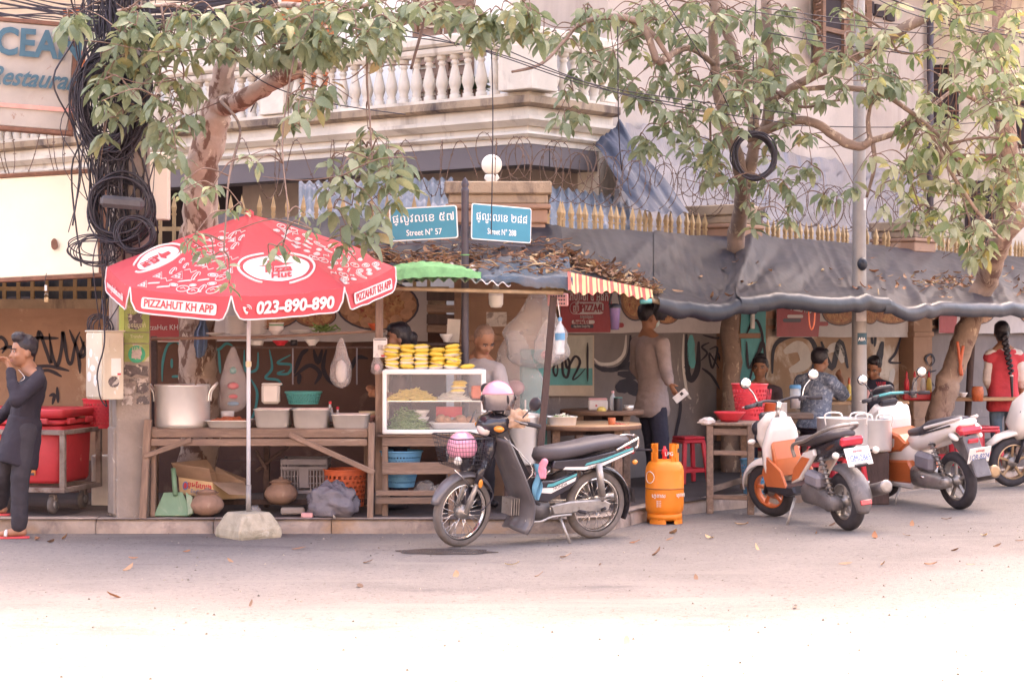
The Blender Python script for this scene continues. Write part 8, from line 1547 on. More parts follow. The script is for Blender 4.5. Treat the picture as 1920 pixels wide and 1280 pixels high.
# ---- scooters
def plate_(B, c, tilt, w, h, txt, sub):
 R = Matrix.Rotation(tilt, 3, 'Y'); p = B.b(MB().box(c, (.004, w, h), R, .001), 'licence_plate', 'white_paint'); M3 = B.M.to_3x3(); n = R @ V((-1, 0, 0)); upv = R @ V((0, 0, 1))
 text(txt, .078, B.M @ (V(c)+n*.004-upv*.018), M3 @ V((0, -1, 0)), M3 @ upv, 'print_blue', p, sx=.66); text(sub, .03, B.M @ (V(c)+n*.004+upv*.045), M3 @ V((0, -1, 0)), M3 @ upv, 'print_red', p); return p
def handle(B, x, z, stalk, mk, w=.34, mir=True, naked=True):
 bar_ = B.b(MB().tube(bez([V((x-.07, -w, z)), V((x, -w*.45, z+.02)), V((x+.02, 0, z)), V((x, w*.45, z+.02)), V((x-.07, w, z))], 6), .012, 8), 'handlebar', 'plastic_black')
 for sd in (-1, 1):
  B.b(MB().tube([V((x-.055, sd*w*.86, z+.002)), V((x-.095, sd*(w+.06), z-.004))], .019, 10), 'grip', 'rubber'); B.b(MB().tube(bez([V((x, sd*w*.6, z+.01)), V((x+.03, sd*w*.8, z)), V((x-.01, sd*(w+.05), z-.01))], 4), .006, 6), 'brake_lever', 'metal_dull'); B.b(MB().box((x-.03, sd*w*.68, z+.005), (.05, .06, .045), None, .01), 'switch_pod', 'plastic_black')
  if mir: s_ = B.b(MB().tube(bez([V((x-.02, sd*w*.7, z+.02)), V((x-.02, sd*w*.8, z+.10)), V((x-.04, sd*w*1.0, z+.17))], 4), .006, 6), 'mirror_stalk', mk); B.b(MB().ell((x-.045, sd*w*1.05, z+.20), (.016, .056, .05), None, 18, 12), 'mirror_shell', 'plastic_black', s_); B.b(MB().ell((x-.054, sd*w*1.05, z+.20), (.012, .05, .044), None, 18, 12), 'mirror_glass', 'mirror', s_)
# first scooter: white and orange, bare handlebar, seen from behind
r1, f1 = V((2.80, 16.55, 0)), V((2.34, 17.72, 0)); h1 = atan2(f1.y-r1.y, f1.x-r1.x)
S1 = Bike('scooter', 'white and orange scooter with bare handlebar and grey rear mudguard, nearest of the scooters', (r1+f1)/2, h1, -RD(6), 'scooter'); k1 = steerer((.42, .75, -.25, .7), RD(25)); w1 = .63
S1.wheel(-w1, .245, .055, .04, 5, 'metal_dull', 'rear_wheel', 'rubber', wk=.95); S1.wheel(w1, .245, .05, .036, 5, 'bike_orange', 'front_wheel', 'rubber', k1)
for sd in (-1, 1): mbk = MB().tube([(w1, sd*.085, .245), (.48, sd*.06, .62)], .022, 10); mbk.v = [k1(p) for p in mbk.v]; S1.b(mbk, 'fork_leg', 'plastic_black')
S1.fender(w1, .245, .30, RD(5), RD(165), .17, 'bike_white', 'front_fender', k1, .03)
S1.prof([(-.02, .70, .08, .03), (-.08, .725, .125, .045), (-.30, .735, .14, .05), (-.42, .765, .135, .055), (-.62, .80, .12, .045), (-.74, .81, .08, .03)], 'vinyl', 'seat', 20)
S1.prof([(-.10, .58, .07, .06), (-.25, .62, .10, .075), (-.5, .67, .11, .08), (-.70, .735, .10, .06), (-.80, .76, .075, .035)], 'bike_black', 'tail_body', 18)
for sd in (-1, 1):
 S1.panel([(.02, .36), (-.14, .40), (-.42, .63), (-.40, .68), (-.22, .64), (-.04, .50)], sd*.125-.018, sd*.125+.018, 'bike_white', 'side_panel', .01); S1.panel([(.0, .38), (-.12, .42), (-.34, .60), (-.22, .61), (-.06, .50)], sd*.146-.003, sd*.146+.003, 'bike_orange', 'orange_panel', 0)
 S1.b(MB().tube(bez([V((-.08, sd*.14, .60)), V((-.10, sd*.16, .70)), V((-.35, sd*.17, .76)), V((-.60, sd*.16, .84)), V((-.74, sd*.10, .885)), V((-.77, 0, .89))], 6), .016, 8), 'grab_rail', 'metal_dull')
S1.panel([(.10, .24), (.44, .26), (.46, .31), (.38, .34), (-.02, .34), (-.06, .28)], -.16, .16, 'plastic_black', 'floorboard', .02)
for sd in (-1, 1): S1.panel([(.08, .315), (.44, .30), (.50, .42), (.40, .58), (.16, .46)], sd*.15-.012, sd*.15+.012, 'bike_orange', 'floor_side_panel', .008)
S1.prof([(.40, .30, .15, .035), (.43, .50, .17, .045), (.40, .66, .18, .05), (.36, .80, .14, .05), (.34, .90, .08, .04)], 'bike_white', 'leg_shield', 18, e=4); S1.panel([(.28, .40), (.345, .44), (.355, .66), (.325, .70), (.28, .55)], -.13, .13, 'bike_orange', 'inner_panel', .015)
S1.prof([(.50, .60, .10, .08), (.56, .72, .135, .08), (.52, .84, .14, .06), (.44, .92, .10, .04)], 'bike_white', 'front_cowl', 18, e=3)
for sd in (-1, 1): hl = S1.b(MB().ell((.60, sd*.085, .80), (.07, .075, .075)), 'headlight_shell', 'plastic_black'); S1.b(MB().ell((.635, sd*.09, .81), (.045, .055, .058)), 'headlight_lens', 'lens_clear', hl)
S1.b(MB().box((.60, .0, .90), (.05, .16, .08), None, .02), 'instrument', 'plastic_black'); S1.b(MB().ell((.56, .20, .70), (.03, .04, .025)), 'indicator', 'lens_clear'); handle(S1, .36, 1.04, None, 'chrome', .32)
S1.b(MB().tube([(.42, 0, .90), (.36, 0, 1.04)], .022, 10), 'steering_stem', 'chrome')
S1.b(MB().box((-.80, 0, .755), (.05, .21, .075), Matrix.Rotation(-.25, 3, 'Y'), .015), 'tail_light', 'lens_red'); plate_(S1, (-.89, 0, .635), .35, .235, .155, '1GM-2865', 'ភ្នំពេញ'); S1.b(MB().bar((-.70, 0, .66), (-.93, 0, .56), .12, .02), 'plate_bracket', 'plastic_black')
for sd in (-1, 1): S1.b(MB().tube([(-.80, sd*.06, .66), (-.84, sd*.17, .66)], .008, 6), 'indicator_stalk', 'plastic_black'); S1.b(MB().ell((-.85, sd*.19, .66), (.035, .03, .03)), 'indicator', 'lens_clear')
S1.fender(-w1, .245, .315, RD(75), RD(195), .19, 'engine_grey', 'rear_mudguard', th=.03); S1.b(MB().box((-.945, 0, .26), (.02, .10, .04), Matrix.Rotation(.2, 3, 'Y'), .004), 'reflector', 'lens_red')
e1 = S1.b(MB().loft([((-.22, .10, .30), Y_, Z_, .09, .09, 3), ((-.40, .12, .30), Y_, Z_, .075, .095, 3), ((-.62, .13, .25), Y_, Z_, .06, .075, 3), ((-.72, .13, .24), Y_, Z_, .045, .05, 3)], 16), 'engine_case', 'engine_grey'); S1.b(MB().box((-.42, .15, .43), (.24, .11, .13), Matrix.Rotation(-.15, 3, 'Y'), .03), 'air_box', 'plastic_grey', e1); S1.b(MB().lathe([(.07, 0), (.075, .015), (.05, .03), (0, .032)], (-.62, .18, .25), 20, Matrix(((1, 0, 0), (0, 0, 1), (0, -1, 0))).transposed()), 'pulley_cover', 'engine_grey', e1)
def spring(B, a, b, y, r=.028, n=9):
 a, b = V((a[0], y, a[1])), V((b[0], y, b[1])); d = b-a; L = MB(); rt, u, _ = frame(d); pts = [a+d*(i/(n*10))+(rt*cos(2*pi*i/10)+u*sin(2*pi*i/10))*r for i in range(n*10+1)]; sh = B.b(MB().tube([a, b], .014, 8), 'shock_absorber', 'metal_dull'); B.b(L.tube(pts, .007, 5), 'spring', 'engine_grey', sh)
spring(S1, (-.66, .28), (-.52, .62), .14); spring(S1, (-.66, .28), (-.52, .62), -.14); S1.b(MB().tube(bez([V((-.3, -.14, .25)), V((-.55, -.19, .28)), V((-.95, -.20, .36))], 5), [.03]*3+[.055]*8, 12), 'exhaust', 'engine_grey'); S1.b(MB().lathe([(.0, 0), (.03, .0), (.05, .0), (.055, -.02)], (-.96, -.20, .365), 16, Matrix.Rotation(-pi/2, 3, 'Y')), 'exhaust_tip', 'metal_dull')
S1.b(MB().tube([(-.02, .14, .24), (-.06, .27, .015)], .012, 8), 'side_stand', 'metal_dull'); S1.b(MB().box((-.06, .28, .012), (.07, .04, .015)), 'stand_foot', 'metal_dull')
# second scooter: larger, white with orange lower panels
r2, f2 = V((4.14, 18.45, 0)), V((3.66, 19.62, 0)); h2 = atan2(f2.y-r2.y, f2.x-r2.x)
S2 = Bike('scooter', 'large white and orange scooter with black stepped seat, second along the kerb', (r2+f2)/2, h2, -RD(6), 'scooter'); k2 = steerer((.45, .7, -.3, .7), RD(20))
S2.wheel(-.65, .27, .05, .036, 5, 'metal_dull', 'rear_wheel', 'rubber'); S2.wheel(.65, .265, .045, .034, 5, 'gold_rim', 'front_wheel', 'rubber', k2)
for sd in (-1, 1): mbk = MB().tube([(.65, sd*.085, .265), (.50, sd*.06, .62)], .022, 10); mbk.v = [k2(p) for p in mbk.v]; S2.b(mbk, 'fork_leg', 'plastic_black')
S2.fender(.65, .265, .315, RD(15), RD(160), .15, 'bike_black', 'front_fender', k2)
S2.prof([(-.02, .66, .06, .02), (-.08, .70, .12, .04), (-.30, .72, .155, .055), (-.42, .775, .15, .06), (-.70, .83, .12, .045), (-.84, .85, .07, .025)], 'vinyl', 'seat', 20)
S2.prof([(.04, .60, .05, .05), (-.05, .60, .11, .08), (-.25, .615, .155, .085), (-.5, .68, .16, .09), (-.75, .765, .135, .065), (-.92, .83, .08, .03)], 'bike_white', 'tail_body', 22, e=3.2)
for sd in (-1, 1): S2.b(MB().bar((-.42, sd*.158, .765), (-.93, sd*.085, .872), .03, .03, (0, 0, 1), .01), 'grab_rail', 'bike_white'); S2.b(MB().bar((-.35, sd*.165, .70), (-.80, sd*.13, .80), .012, .016), 'black_trim', 'bike_black')
S2.prof([(.50, .42, .10, .10), (.30, .47, .145, .15), (.12, .48, .155, .17), (-.05, .50, .14, .13), (-.2, .50, .10, .09)], 'bike_white', 'centre_tunnel', 22, e=3); S2.panel([(.30, .48), (.02, .52), (-.10, .60), (.02, .68), (.26, .72), (.36, .62)], -.168, .168, 'bike_orange', 'upper_orange_panel', .02); S2.panel([(.46, .22), (.40, .42), (-.12, .44), (-.22, .30), (-.15, .22)], -.175, .175, 'bike_orange', 'lower_orange_panel', .02); S2.panel([(.44, .18), (.46, .225), (-.12, .225), (-.28, .36), (-.30, .28), (-.16, .17)], -.18, .18, 'bike_white', 'lower_white_strip', .015)
for sd in (-1, 1): S2.panel([(.10, .56), (.26, .53), (.28, .66), (.08, .64)], sd*.171-.002, sd*.171+.002, 'bike_white', 'decal', 0); S2.panel([(.12, .57), (.25, .548), (.26, .60), (.12, .595)], sd*.173-.002, sd*.173+.002, 'bike_orange', 'decal', 0)
S2.prof([(.60, .58, .08, .10), (.55, .72, .17, .11), (.46, .82, .19, .10), (.38, .92, .17, .06)], 'bike_white', 'front_fairing', 22, e=3.4); S2.panel([(.36, .60), (.42, .88), (.30, .93), (.26, .80), (.28, .64)], -.175, .175, 'bike_white', 'inner_shield', .03); S2.prof([(.56, .86, .10, .02), (.54, .98, .15, .018), (.47, 1.08, .13, .016), (.44, 1.12, .08, .01)], 'bike_black', 'windscreen', 18, e=3)
S2.b(MB().box((.40, 0, .955), (.09, .2, .06), Matrix.Rotation(.5, 3, 'Y'), .02), 'instrument', 'plastic_black'); handle(S2, .33, 1.02, None, 'plastic_black', .32); S2.b(MB().tube([(.33, -.2, 1.035), (.34, 0, 1.05), (.33, .2, 1.035)], .014, 8), 'handlebar_clamp', 'stripe_teal')
S2.b(MB().box((-.90, 0, .755), (.10, .25, .085), Matrix.Rotation(-.45, 3, 'Y'), .025), 'tail_light', 'lens_red')
for sd in (-1, 1): S2.b(MB().ell((-.84, sd*.13, .70), (.07, .035, .03), Matrix.Rotation(-.4, 3, 'Y')), 'indicator', 'lens_clear')
S2.panel([(-.72, .66), (-.92, .70), (-1.02, .48), (-1.08, .34), (-1.05, .33), (-.92, .48), (-.76, .60)], -.085, .085, 'engine_grey', 'rear_mudguard', .012); S2.b(MB().box((-.955, 0, .655), (.02, .11, .04), Matrix.Rotation(-.5, 3, 'Y'), .004), 'reflector', 'lens_red'); plate_(S2, (-1.03, 0, .53), -.42+.9*.0, .235, .155, '1QR-8224', 'ភ្នំពេញ')
e2 = S2.b(MB().loft([((-.18, .10, .30), Y_, Z_, .10, .10, 3), ((-.35, .13, .28), Y_, Z_, .08, .085, 3), ((-.60, .14, .27), Y_, Z_, .06, .07, 3), ((-.72, .14, .27), Y_, Z_, .04, .045, 3)], 16), 'engine_case', 'metal_dull'); S2.b(MB().box((-.40, .16, .45), (.28, .10, .17), Matrix.Rotation(-.12, 3, 'Y'), .035), 'air_box', 'plastic_grey', e2); spring(S2, (-.68, .30), (-.50, .64), .15); spring(S2, (-.68, .30), (-.50, .64), -.15)
S2.b(MB().tube(bez([V((-.3, -.14, .25)), V((-.55, -.20, .27)), V((-.95, -.21, .34))], 5), [.03]*3+[.06]*8, 12), 'exhaust', 'engine_grey'); S2.b(MB().lathe([(0, 0), (.035, 0), (.055, .0), (.06, -.02)], (-.96, -.21, .345), 16, Matrix.Rotation(-pi/2, 3, 'Y')), 'exhaust_tip', 'gold_rim'); S2.b(MB().tube([(.05, .15, .22), (.0, .29, .015)], .013, 8), 'side_stand', 'metal_dull'); S2.b(MB().box((.0, .30, .012), (.08, .045, .016)), 'stand_foot', 'metal_dull'); S2.b(MB().tube([(-.30, .18, .30), (-.42, .21, .31)], .014, 8), 'rear_peg', 'chrome')
# third scooter: only its front shows
p3 = V((5.27, 21.05, 0)); h3 = RD(196); S3 = Bike('scooter', 'white scooter at the right edge with only its front wheel and fairing in view', p3+V((.63, .18, 0)), h3, -RD(5), 'scooter')
S3.wheel(.65, .265, .045, .034, 5, 'gold_rim', 'front_wheel', 'rubber'); S3.wheel(-.65, .265, .05, .034, 5, 'gold_rim', 'rear_wheel', 'rubber')
for sd in (-1, 1): S3.b(MB().tube([(.65, sd*.085, .265), (.48, sd*.06, .66)], .022, 10), 'fork_leg', 'plastic_black')
S3.prof([(.95, .44, .05, .02), (.82, .53, .075, .03), (.66, .575, .085, .035), (.52, .56, .085, .04), (.42, .50, .07, .04)], 'bike_white', 'front_fender', 16); S3.prof([(.56, .52, .07, .08), (.60, .66, .15, .11), (.52, .84, .17, .12), (.42, 1.0, .12, .06), (.38, 1.06, .08, .03)], 'bike_white', 'front_fairing', 22, e=3); S3.b(MB().loft([((.60, .11, .80), X_, Z_, .05, .03, 2), ((.52, .16, .84), X_, Z_, .05, .05, 2)], 12), 'headlight', 'bike_black'); S3.panel([(.36, .30), (.42, .90), (.32, .95), (.26, .40), (-.1, .34), (-.1, .26)], -.15, .15, 'bike_white', 'leg_shield', .02); S3.prof([(-.02, .70, .1, .04), (-.4, .74, .14, .055), (-.8, .80, .1, .04)], 'vinyl', 'seat', 18); S3.prof([(.0, .45, .1, .12), (-.4, .6, .15, .12), (-.85, .72, .09, .05)], 'bike_white', 'tail_body', 18); handle(S3, .34, 1.04, None, 'plastic_black', .32); S3.b(MB().tube([(0, .14, .24), (-.04, .27, .015)], .012, 8), 'side_stand', 'metal_dull')
# ------------------------------------------------------------ trees: trunks, limbs, twigs, single leaves
D('bark', (.40, .30, .245), .9, var=.2, sc=5, bump=.6, bs=24, spots=[((.16, .09, .065), 7, .50, .56, (1, 1, .6)), ((.58, .46, .36), 11, .60, .64, (1, 1, .6))]); D('bark_dark', (.24, .17, .135), .9, var=.25, sc=6, bump=.6, bs=24, spots=[((.42, .33, .25), 11, .58, .61, (1, 1, .6)), ((.09, .06, .05), 6, .6, .7, None)]); D('bark_red', (.32, .22, .165), .9, var=.25, sc=6, bump=.7, bs=20, spots=[((.17, .10, .08), 8, .52, .6, (1, 1, .5)), ((.5, .38, .28), 12, .62, .66, (1, 1, .5))]); D('twig', (.17, .11, .085), .85, var=.3, sc=9, bump=.2); D('sawn', (.45, .30, .19), .8, var=.2, sc=14, bump=.3)
GP = [(0, (.135, .18, .095)), (.3, (.185, .235, .135)), (.6, (.23, .275, .17)), (.85, (.29, .325, .205)), (.96, (.30, .30, .13)), (1, (.34, .25, .13))]
D('leaf', (.1, .15, .06), .42, var=.1, sc=30, bump=.25, bs=60, pal=GP, specks=90, thin=.38, spec=.5); D('leaf_sunlit', (.1, .15, .06), .45, var=.1, sc=30, bump=.25, bs=60, pal=[(0, (.13, .19, .07)), (.3, (.22, .27, .13)), (.6, (.36, .38, .24)), (.85, (.46, .46, .32)), (.95, (.40, .40, .12)), (1, (.45, .33, .15))], specks=90, thin=.42, spec=.5)  # second leaf palette is paler: sunlight put into the leaf colour
def leafverts(bend, fold, wave, w=.235):
 vs = []; st_ = [(0, .0), (.06, .16), (.22, .78), (.45, 1.0), (.68, .86), (.86, .48), (1.0, .03)]
 for i, (t, k) in enumerate(st_):
  z = -bend*t*t; wv = wave*sin(i*2.3+wave*30)
  for sd in (-1, 0, 1): vs.append(V((t-.0, sd*w*k, z+(fold*k*abs(sd)+wv*sd*.5 if sd else 0))))
 return vs
LF = [(i*3+j, i*3+j+1, i*3+j+4, i*3+j+3) for i in range(6) for j in range(2)]
LV = [leafverts(b_, f_, w_, ww) for b_, f_, w_, ww in ((.18, .07, .03, .23), (.32, .10, .05, .21), (.45, .06, .06, .25), (.10, .12, .04, .22), (.55, .09, .02, .24))]
def leafmat(p, d, roll, L):
 r, u, d = frame(d, V((0, 0, 1))); R = Matrix((d, -r, u)).transposed() @ Matrix.Rotation(roll, 3, 'X'); M = (R*L).to_4x4(); M.translation = p; return M
def tree(name, label, bark, leafm, limbs, nodes, seed, loc, cap=300, extra=None, Lm=.155):
 rnd = random.Random(seed); root = thing(name, label, 'tree', loc); pts_all = []
 for i, (pts, rad, nm) in enumerate(limbs):
  c = bez([P(*p) for p in pts], 6); n = len(c); rs = [interp([(k/(len(rad)-1), v) for k, v in enumerate(rad)], j/(n-1))*(1+.10*ns(j*.7, i, seed)) for j in range(n)]
  for j in range(n): c[j] = c[j]+V((ns(j*.5, i+3)*rs[j]*.35, ns(j*.5, i+9)*rs[j]*.35, 0))
  q = MB(); q.tube(c, rs, 14 if rs[0] > .05 else 7);
  if rs[0] > .05:
   for k in range(len(q.v)): p = q.v[k]; cc = c[min(n-1, k//14)]; dd = p-cc; q.v[k] = cc+dd*(1+.13*ns(p.x*9, p.y*9, p.z*5)+.06*ns(p.x*25, p.y*25, p.z*14))
  q.build(nm, bark if rs[0] > .018 else 'twig', root)
  if rs[-1] > .03 and nm == 'branch': MB().lathe([(0, .0), (rs[-1]*.95, 0)], c[-1]+(c[-1]-c[-2]).normalized()*.003, 12, Matrix((frame(c[-1]-c[-2])[0], frame(c[-1]-c[-2])[1], frame(c[-1]-c[-2])[2])).transposed()).build('sawn_end', 'sawn', root)
  pts_all += [(p, r_) for p, r_ in zip(c, rs) if r_ < .09]
 N = [P(px, py, Y+rnd.gauss(0, .25)) for px, py, Y in nodes]; anchors = [p for p, _ in pts_all]
 tw = MB()
 for p in sorted(N, key=lambda a: -a.z):
  best = min(anchors, key=lambda a: (a-p).length*(1 if a.z > p.z-.03 else 2.2))
  L = (best-p).length
  if L > 1.1: best = p+V((rnd.gauss(0, .12), .15, .45))
  m_ = (best+p)/2+V((rnd.gauss(0, .03), 0, .04+.08*L)); tw = MB(); tw.tube(bez([best, m_, p], 5), [.0065]*6+[.0042]*5, 5); tw.build('twig', 'twig', root); anchors.append(p)
 for k in range(46):
  a = rnd.choice(anchors); d_ = V((rnd.uniform(-1, 1), rnd.uniform(-.4, .4), rnd.uniform(-.7, .5))).normalized()*rnd.uniform(.25, .75); MB().tube(bez([a, a+d_*.5+V((0, 0, rnd.uniform(-.06, .08))), a+d_], 4), [.006, .0055, .005, .005, .0045, .004, .004, .0035, .003], 4).build('twig', 'twig', root)
 leaves = []
 for p in N:
  a0 = rnd.uniform(0, 6)
  sc_l = .66 if p.y < 15.0 else 1
  for k in range(rnd.randint(6, 9) if p.y > 15 else 5):
   a = a0+k*2.4; dr = rnd.uniform(.1, 1.35); d = V((cos(a), sin(a)*.8, -dr+.15)).normalized(); L = Lm*sc_l*rnd.uniform(.55, 1.22); leaves.append((p+V((0, 0, -.012*k+.02))+d*.012, d, rnd.gauss(0, .5), L, rnd.randrange(5)))
 leaves.sort(key=lambda l: l[0].y/ l[3]); I = W[root].inverted(); shared = []
 for li in range(5):
  me = bpy.data.meshes.new('leaf'); me.from_pydata([tuple(v) for v in LV[li]], [], LF); me.polygons.foreach_set('use_smooth', [True]*len(LF)); me.materials.append(MT(leafm)); shared.append(me)
 for (p, d, ro, L, v) in leaves[:cap]:
  o = link('leaf', shared[v], root); o.matrix_local = I @ leafmat(p, d, ro, L)
 rest = MB()
 for (p, d, ro, L, v) in leaves[cap:]+(extra or []): M = leafmat(p, d, ro, L); rest.add([M @ q_ for q_ in LV[v]], LF, True)
 if rest.v: tag(rest.build('crown', leafm, root, fix=False), kind='stuff')
 return root
def dapple_crown(seed, n, cx, cy_, cz, rx, ry, rz, L=.2):  # unseen leaf clumps, added to dapple the road with shade
 rnd = random.Random(seed); out = []
 cl_ = [(V((cx+rnd.gauss(0, rx), cy_+rnd.gauss(0, ry), cz+rnd.gauss(0, rz))), rnd.uniform(.25, .6)) for _ in range(max(4, n//34))]
 for k in range(n):
  c, r_ = rnd.choice(cl_); p = c+V((rnd.gauss(0, r_), rnd.gauss(0, r_), rnd.gauss(0, r_*.6)));
  if p.z < 1.7+.166*p.y+.25: continue                            # these stand above the picture
  a = rnd.uniform(0, 6); out.append((p, V((cos(a), sin(a), -.6)).normalized(), rnd.gauss(0, .6), L*rnd.uniform(.8, 1.3), rnd.randrange(5)))
 return out
def nd(s, Y): return [(*[float(v) for v in q.split(',')], Y) for q in s.split()]
LN_ = nd('130,35 118,45 145,30 240,25 262,15 225,60 205,92 215,112 195,150 250,100 285,70 300,95 265,120 310,60 330,30 352,20 380,30 360,55 400,20 345,90 300,140 330,150 360,110 290,180 270,200 320,190 350,160 300,230 280,260 320,240 345,215 330,280 300,290 345,300 190,190 195,250 215,220 240,160 255,60 275,40 420,40 410,80', 15.6)
LN_ += nd('450,10 480,20 520,15 560,20 600,20 560,60 600,55 630,60 660,30 690,40 650,90 690,60 700,88 620,100 590,40 540,40 720,20 500,45 735,65 745,40 480,95 455,60 440,100 575,80 610,80 670,70 540,70 525,95 640,15 580,5 705,5', 16.0)
LN_ += nd('850,30 870,15 900,30 920,25 880,60 940,20 962,10 975,40 820,15 790,10 990,20 1000,55 960,60 905,50 950,40 1010,25 830,5 765,10', 16.3)
LN_ += nd('590,190 600,165 570,180 560,215 690,240 700,285 660,300 720,270 740,290 700,330 670,350 640,330 725,340 690,380 660,385 715,400 700,425 650,425 740,370 612,345 620,300 760,300 770,345 735,320 682,310 675,275 625,390 640,455 690,445', 15.4)
LN_ += nd('520,462 545,472 505,480 430,395 455,390 365,440 380,465 350,455 400,480 425,500 430,532 350,335 338,360 380,365 400,350 570,400 585,430 480,305 460,295', 14.5)
rj = random.Random(77)
LN_ += [(a+rj.choice((-1, 1))*rj.uniform(12, 24), b_+rj.uniform(-14, 14), c+.3) for a, b_, c in LN_ if b_ < 280 and rj.random() < .8]
LN_ += [(rj.uniform(170, 760), rj.uniform(-5, 95), rj.uniform(15.6, 17.2)) for _ in range(34)]
lt = [([(373, 925, 17.6), (376, 800, 17.6), (372, 690, 17.6), (368, 580, 17.6), (372, 440, 17.55), (380, 320, 17.5), (398, 240, 17.45), (412, 190, 17.4)], [.19, .17, .168, .165, .16, .15, .14, .12], 'trunk'), ([(408, 200, 17.4), (450, 190, 17.2), (500, 160, 17.0), (545, 136, 16.8), (566, 132, 16.8)], [.10, .085, .078, .072, .068], 'branch'), ([(410, 200, 17.4), (424, 120, 17.3), (436, 50, 17.2), (446, -60, 17.1)], [.115, .095, .085, .08], 'trunk'), ([(740, 46, 16.9), (800, 18, 16.9), (870, -30, 16.9), (930, -80, 17)], [.035, .05, .055, .06], 'branch'),
 ([(436, 50, 17.2), (520, 10, 16.8), (640, 20, 16.4), (760, -10, 16.2), (900, -10, 16.2)], [.04, .03, .022, .016, .010], 'limb'), ([(430, 60, 17.2), (380, 20, 16.6), (300, 10, 16.0), (220, 20, 15.8)], [.035, .025, .016, .010], 'limb'), ([(690, 20, 16.3), (688, 140, 15.9), (694, 230, 15.6), (698, 300, 15.4)], [.012, .010, .008, .006], 'limb'), ([(302, 10, 16.0), (315, 80, 15.8), (345, 140, 15.7), (300, 250, 15.6)], [.010, .009, .007, .005], 'limb'), ([(415, 190, 17.2), (450, 240, 16.0), (430, 330, 15.0), (420, 470, 14.5)], [.016, .011, .009, .006], 'limb'), ([(560, 60, 16.2), (530, 250, 15.2), (540, 400, 14.6), (530, 465, 14.5)], [.009, .007, .005, .004], 'limb'), ([(770, 130, 17), (790, 60, 17), (800, 10, 17)], [.012, .014, .016], 'limb')]
ex = dapple_crown(1, 700, -1.8, 17.0, 8.6, 1.9, 1.3, .9)
tree('street_tree', 'street tree with mottled trunk beside the umbrella, its big drooping leaves across the top left', 'bark', 'leaf', lt, LN_, 3, P(373, 925, 17.6), extra=ex, Lm=.156)
MN = nd('1090,20 1110,15 1130,30 1150,20 1170,35 1200,10 1220,25 1250,20 1265,60 1245,45 1290,65 1070,60 1050,70 1035,60 1090,100 1080,130 1075,170 1068,205 1060,228 1130,120 1140,160 1160,130 1180,150 1190,180 1210,170 1220,195 1250,160 1230,145 1270,140 1290,160 1310,150 1330,150 1350,140 1370,150 1390,170 1300,190 1320,195 1280,205 1250,205 1340,205 1370,190 1400,195 1410,160 1240,235 1262,245 1290,240 1310,255 1200,255 1330,275 1350,250 1390,235 1115,70 1180,70 1100,60 1150,95', 18.6)
MN += nd('1430,190 1440,150 1460,130 1480,100 1460,60 1480,20 1420,130 1390,110 1340,30 1360,20 1400,30 1420,20 1200,275 1290,280 1320,295 1350,300 1400,330 1420,345 1440,340 1480,355 1400,375 1420,395 1410,425 1470,330 1500,315 1490,375 1480,405 1440,295 1460,255 1470,225 1480,195 1500,165 1520,250 1370,335 1330,325 1530,120 1550,95 1575,110 1600,90 1560,140 1540,180 1580,160 1640,120 1660,140 1690,150 1650,160 1620,170 1570,365 1545,365 1600,345', 19.2)
MN += [(a+rj.choice((-1, 1))*rj.uniform(12, 24), b_+rj.uniform(-14, 14), c+.3) for a, b_, c in MN if b_ < 330 and rj.random() < .65]
MN += [(rj.uniform(1030, 1640), rj.uniform(-5, 150), rj.uniform(18.4, 19.8)) for _ in range(38)]
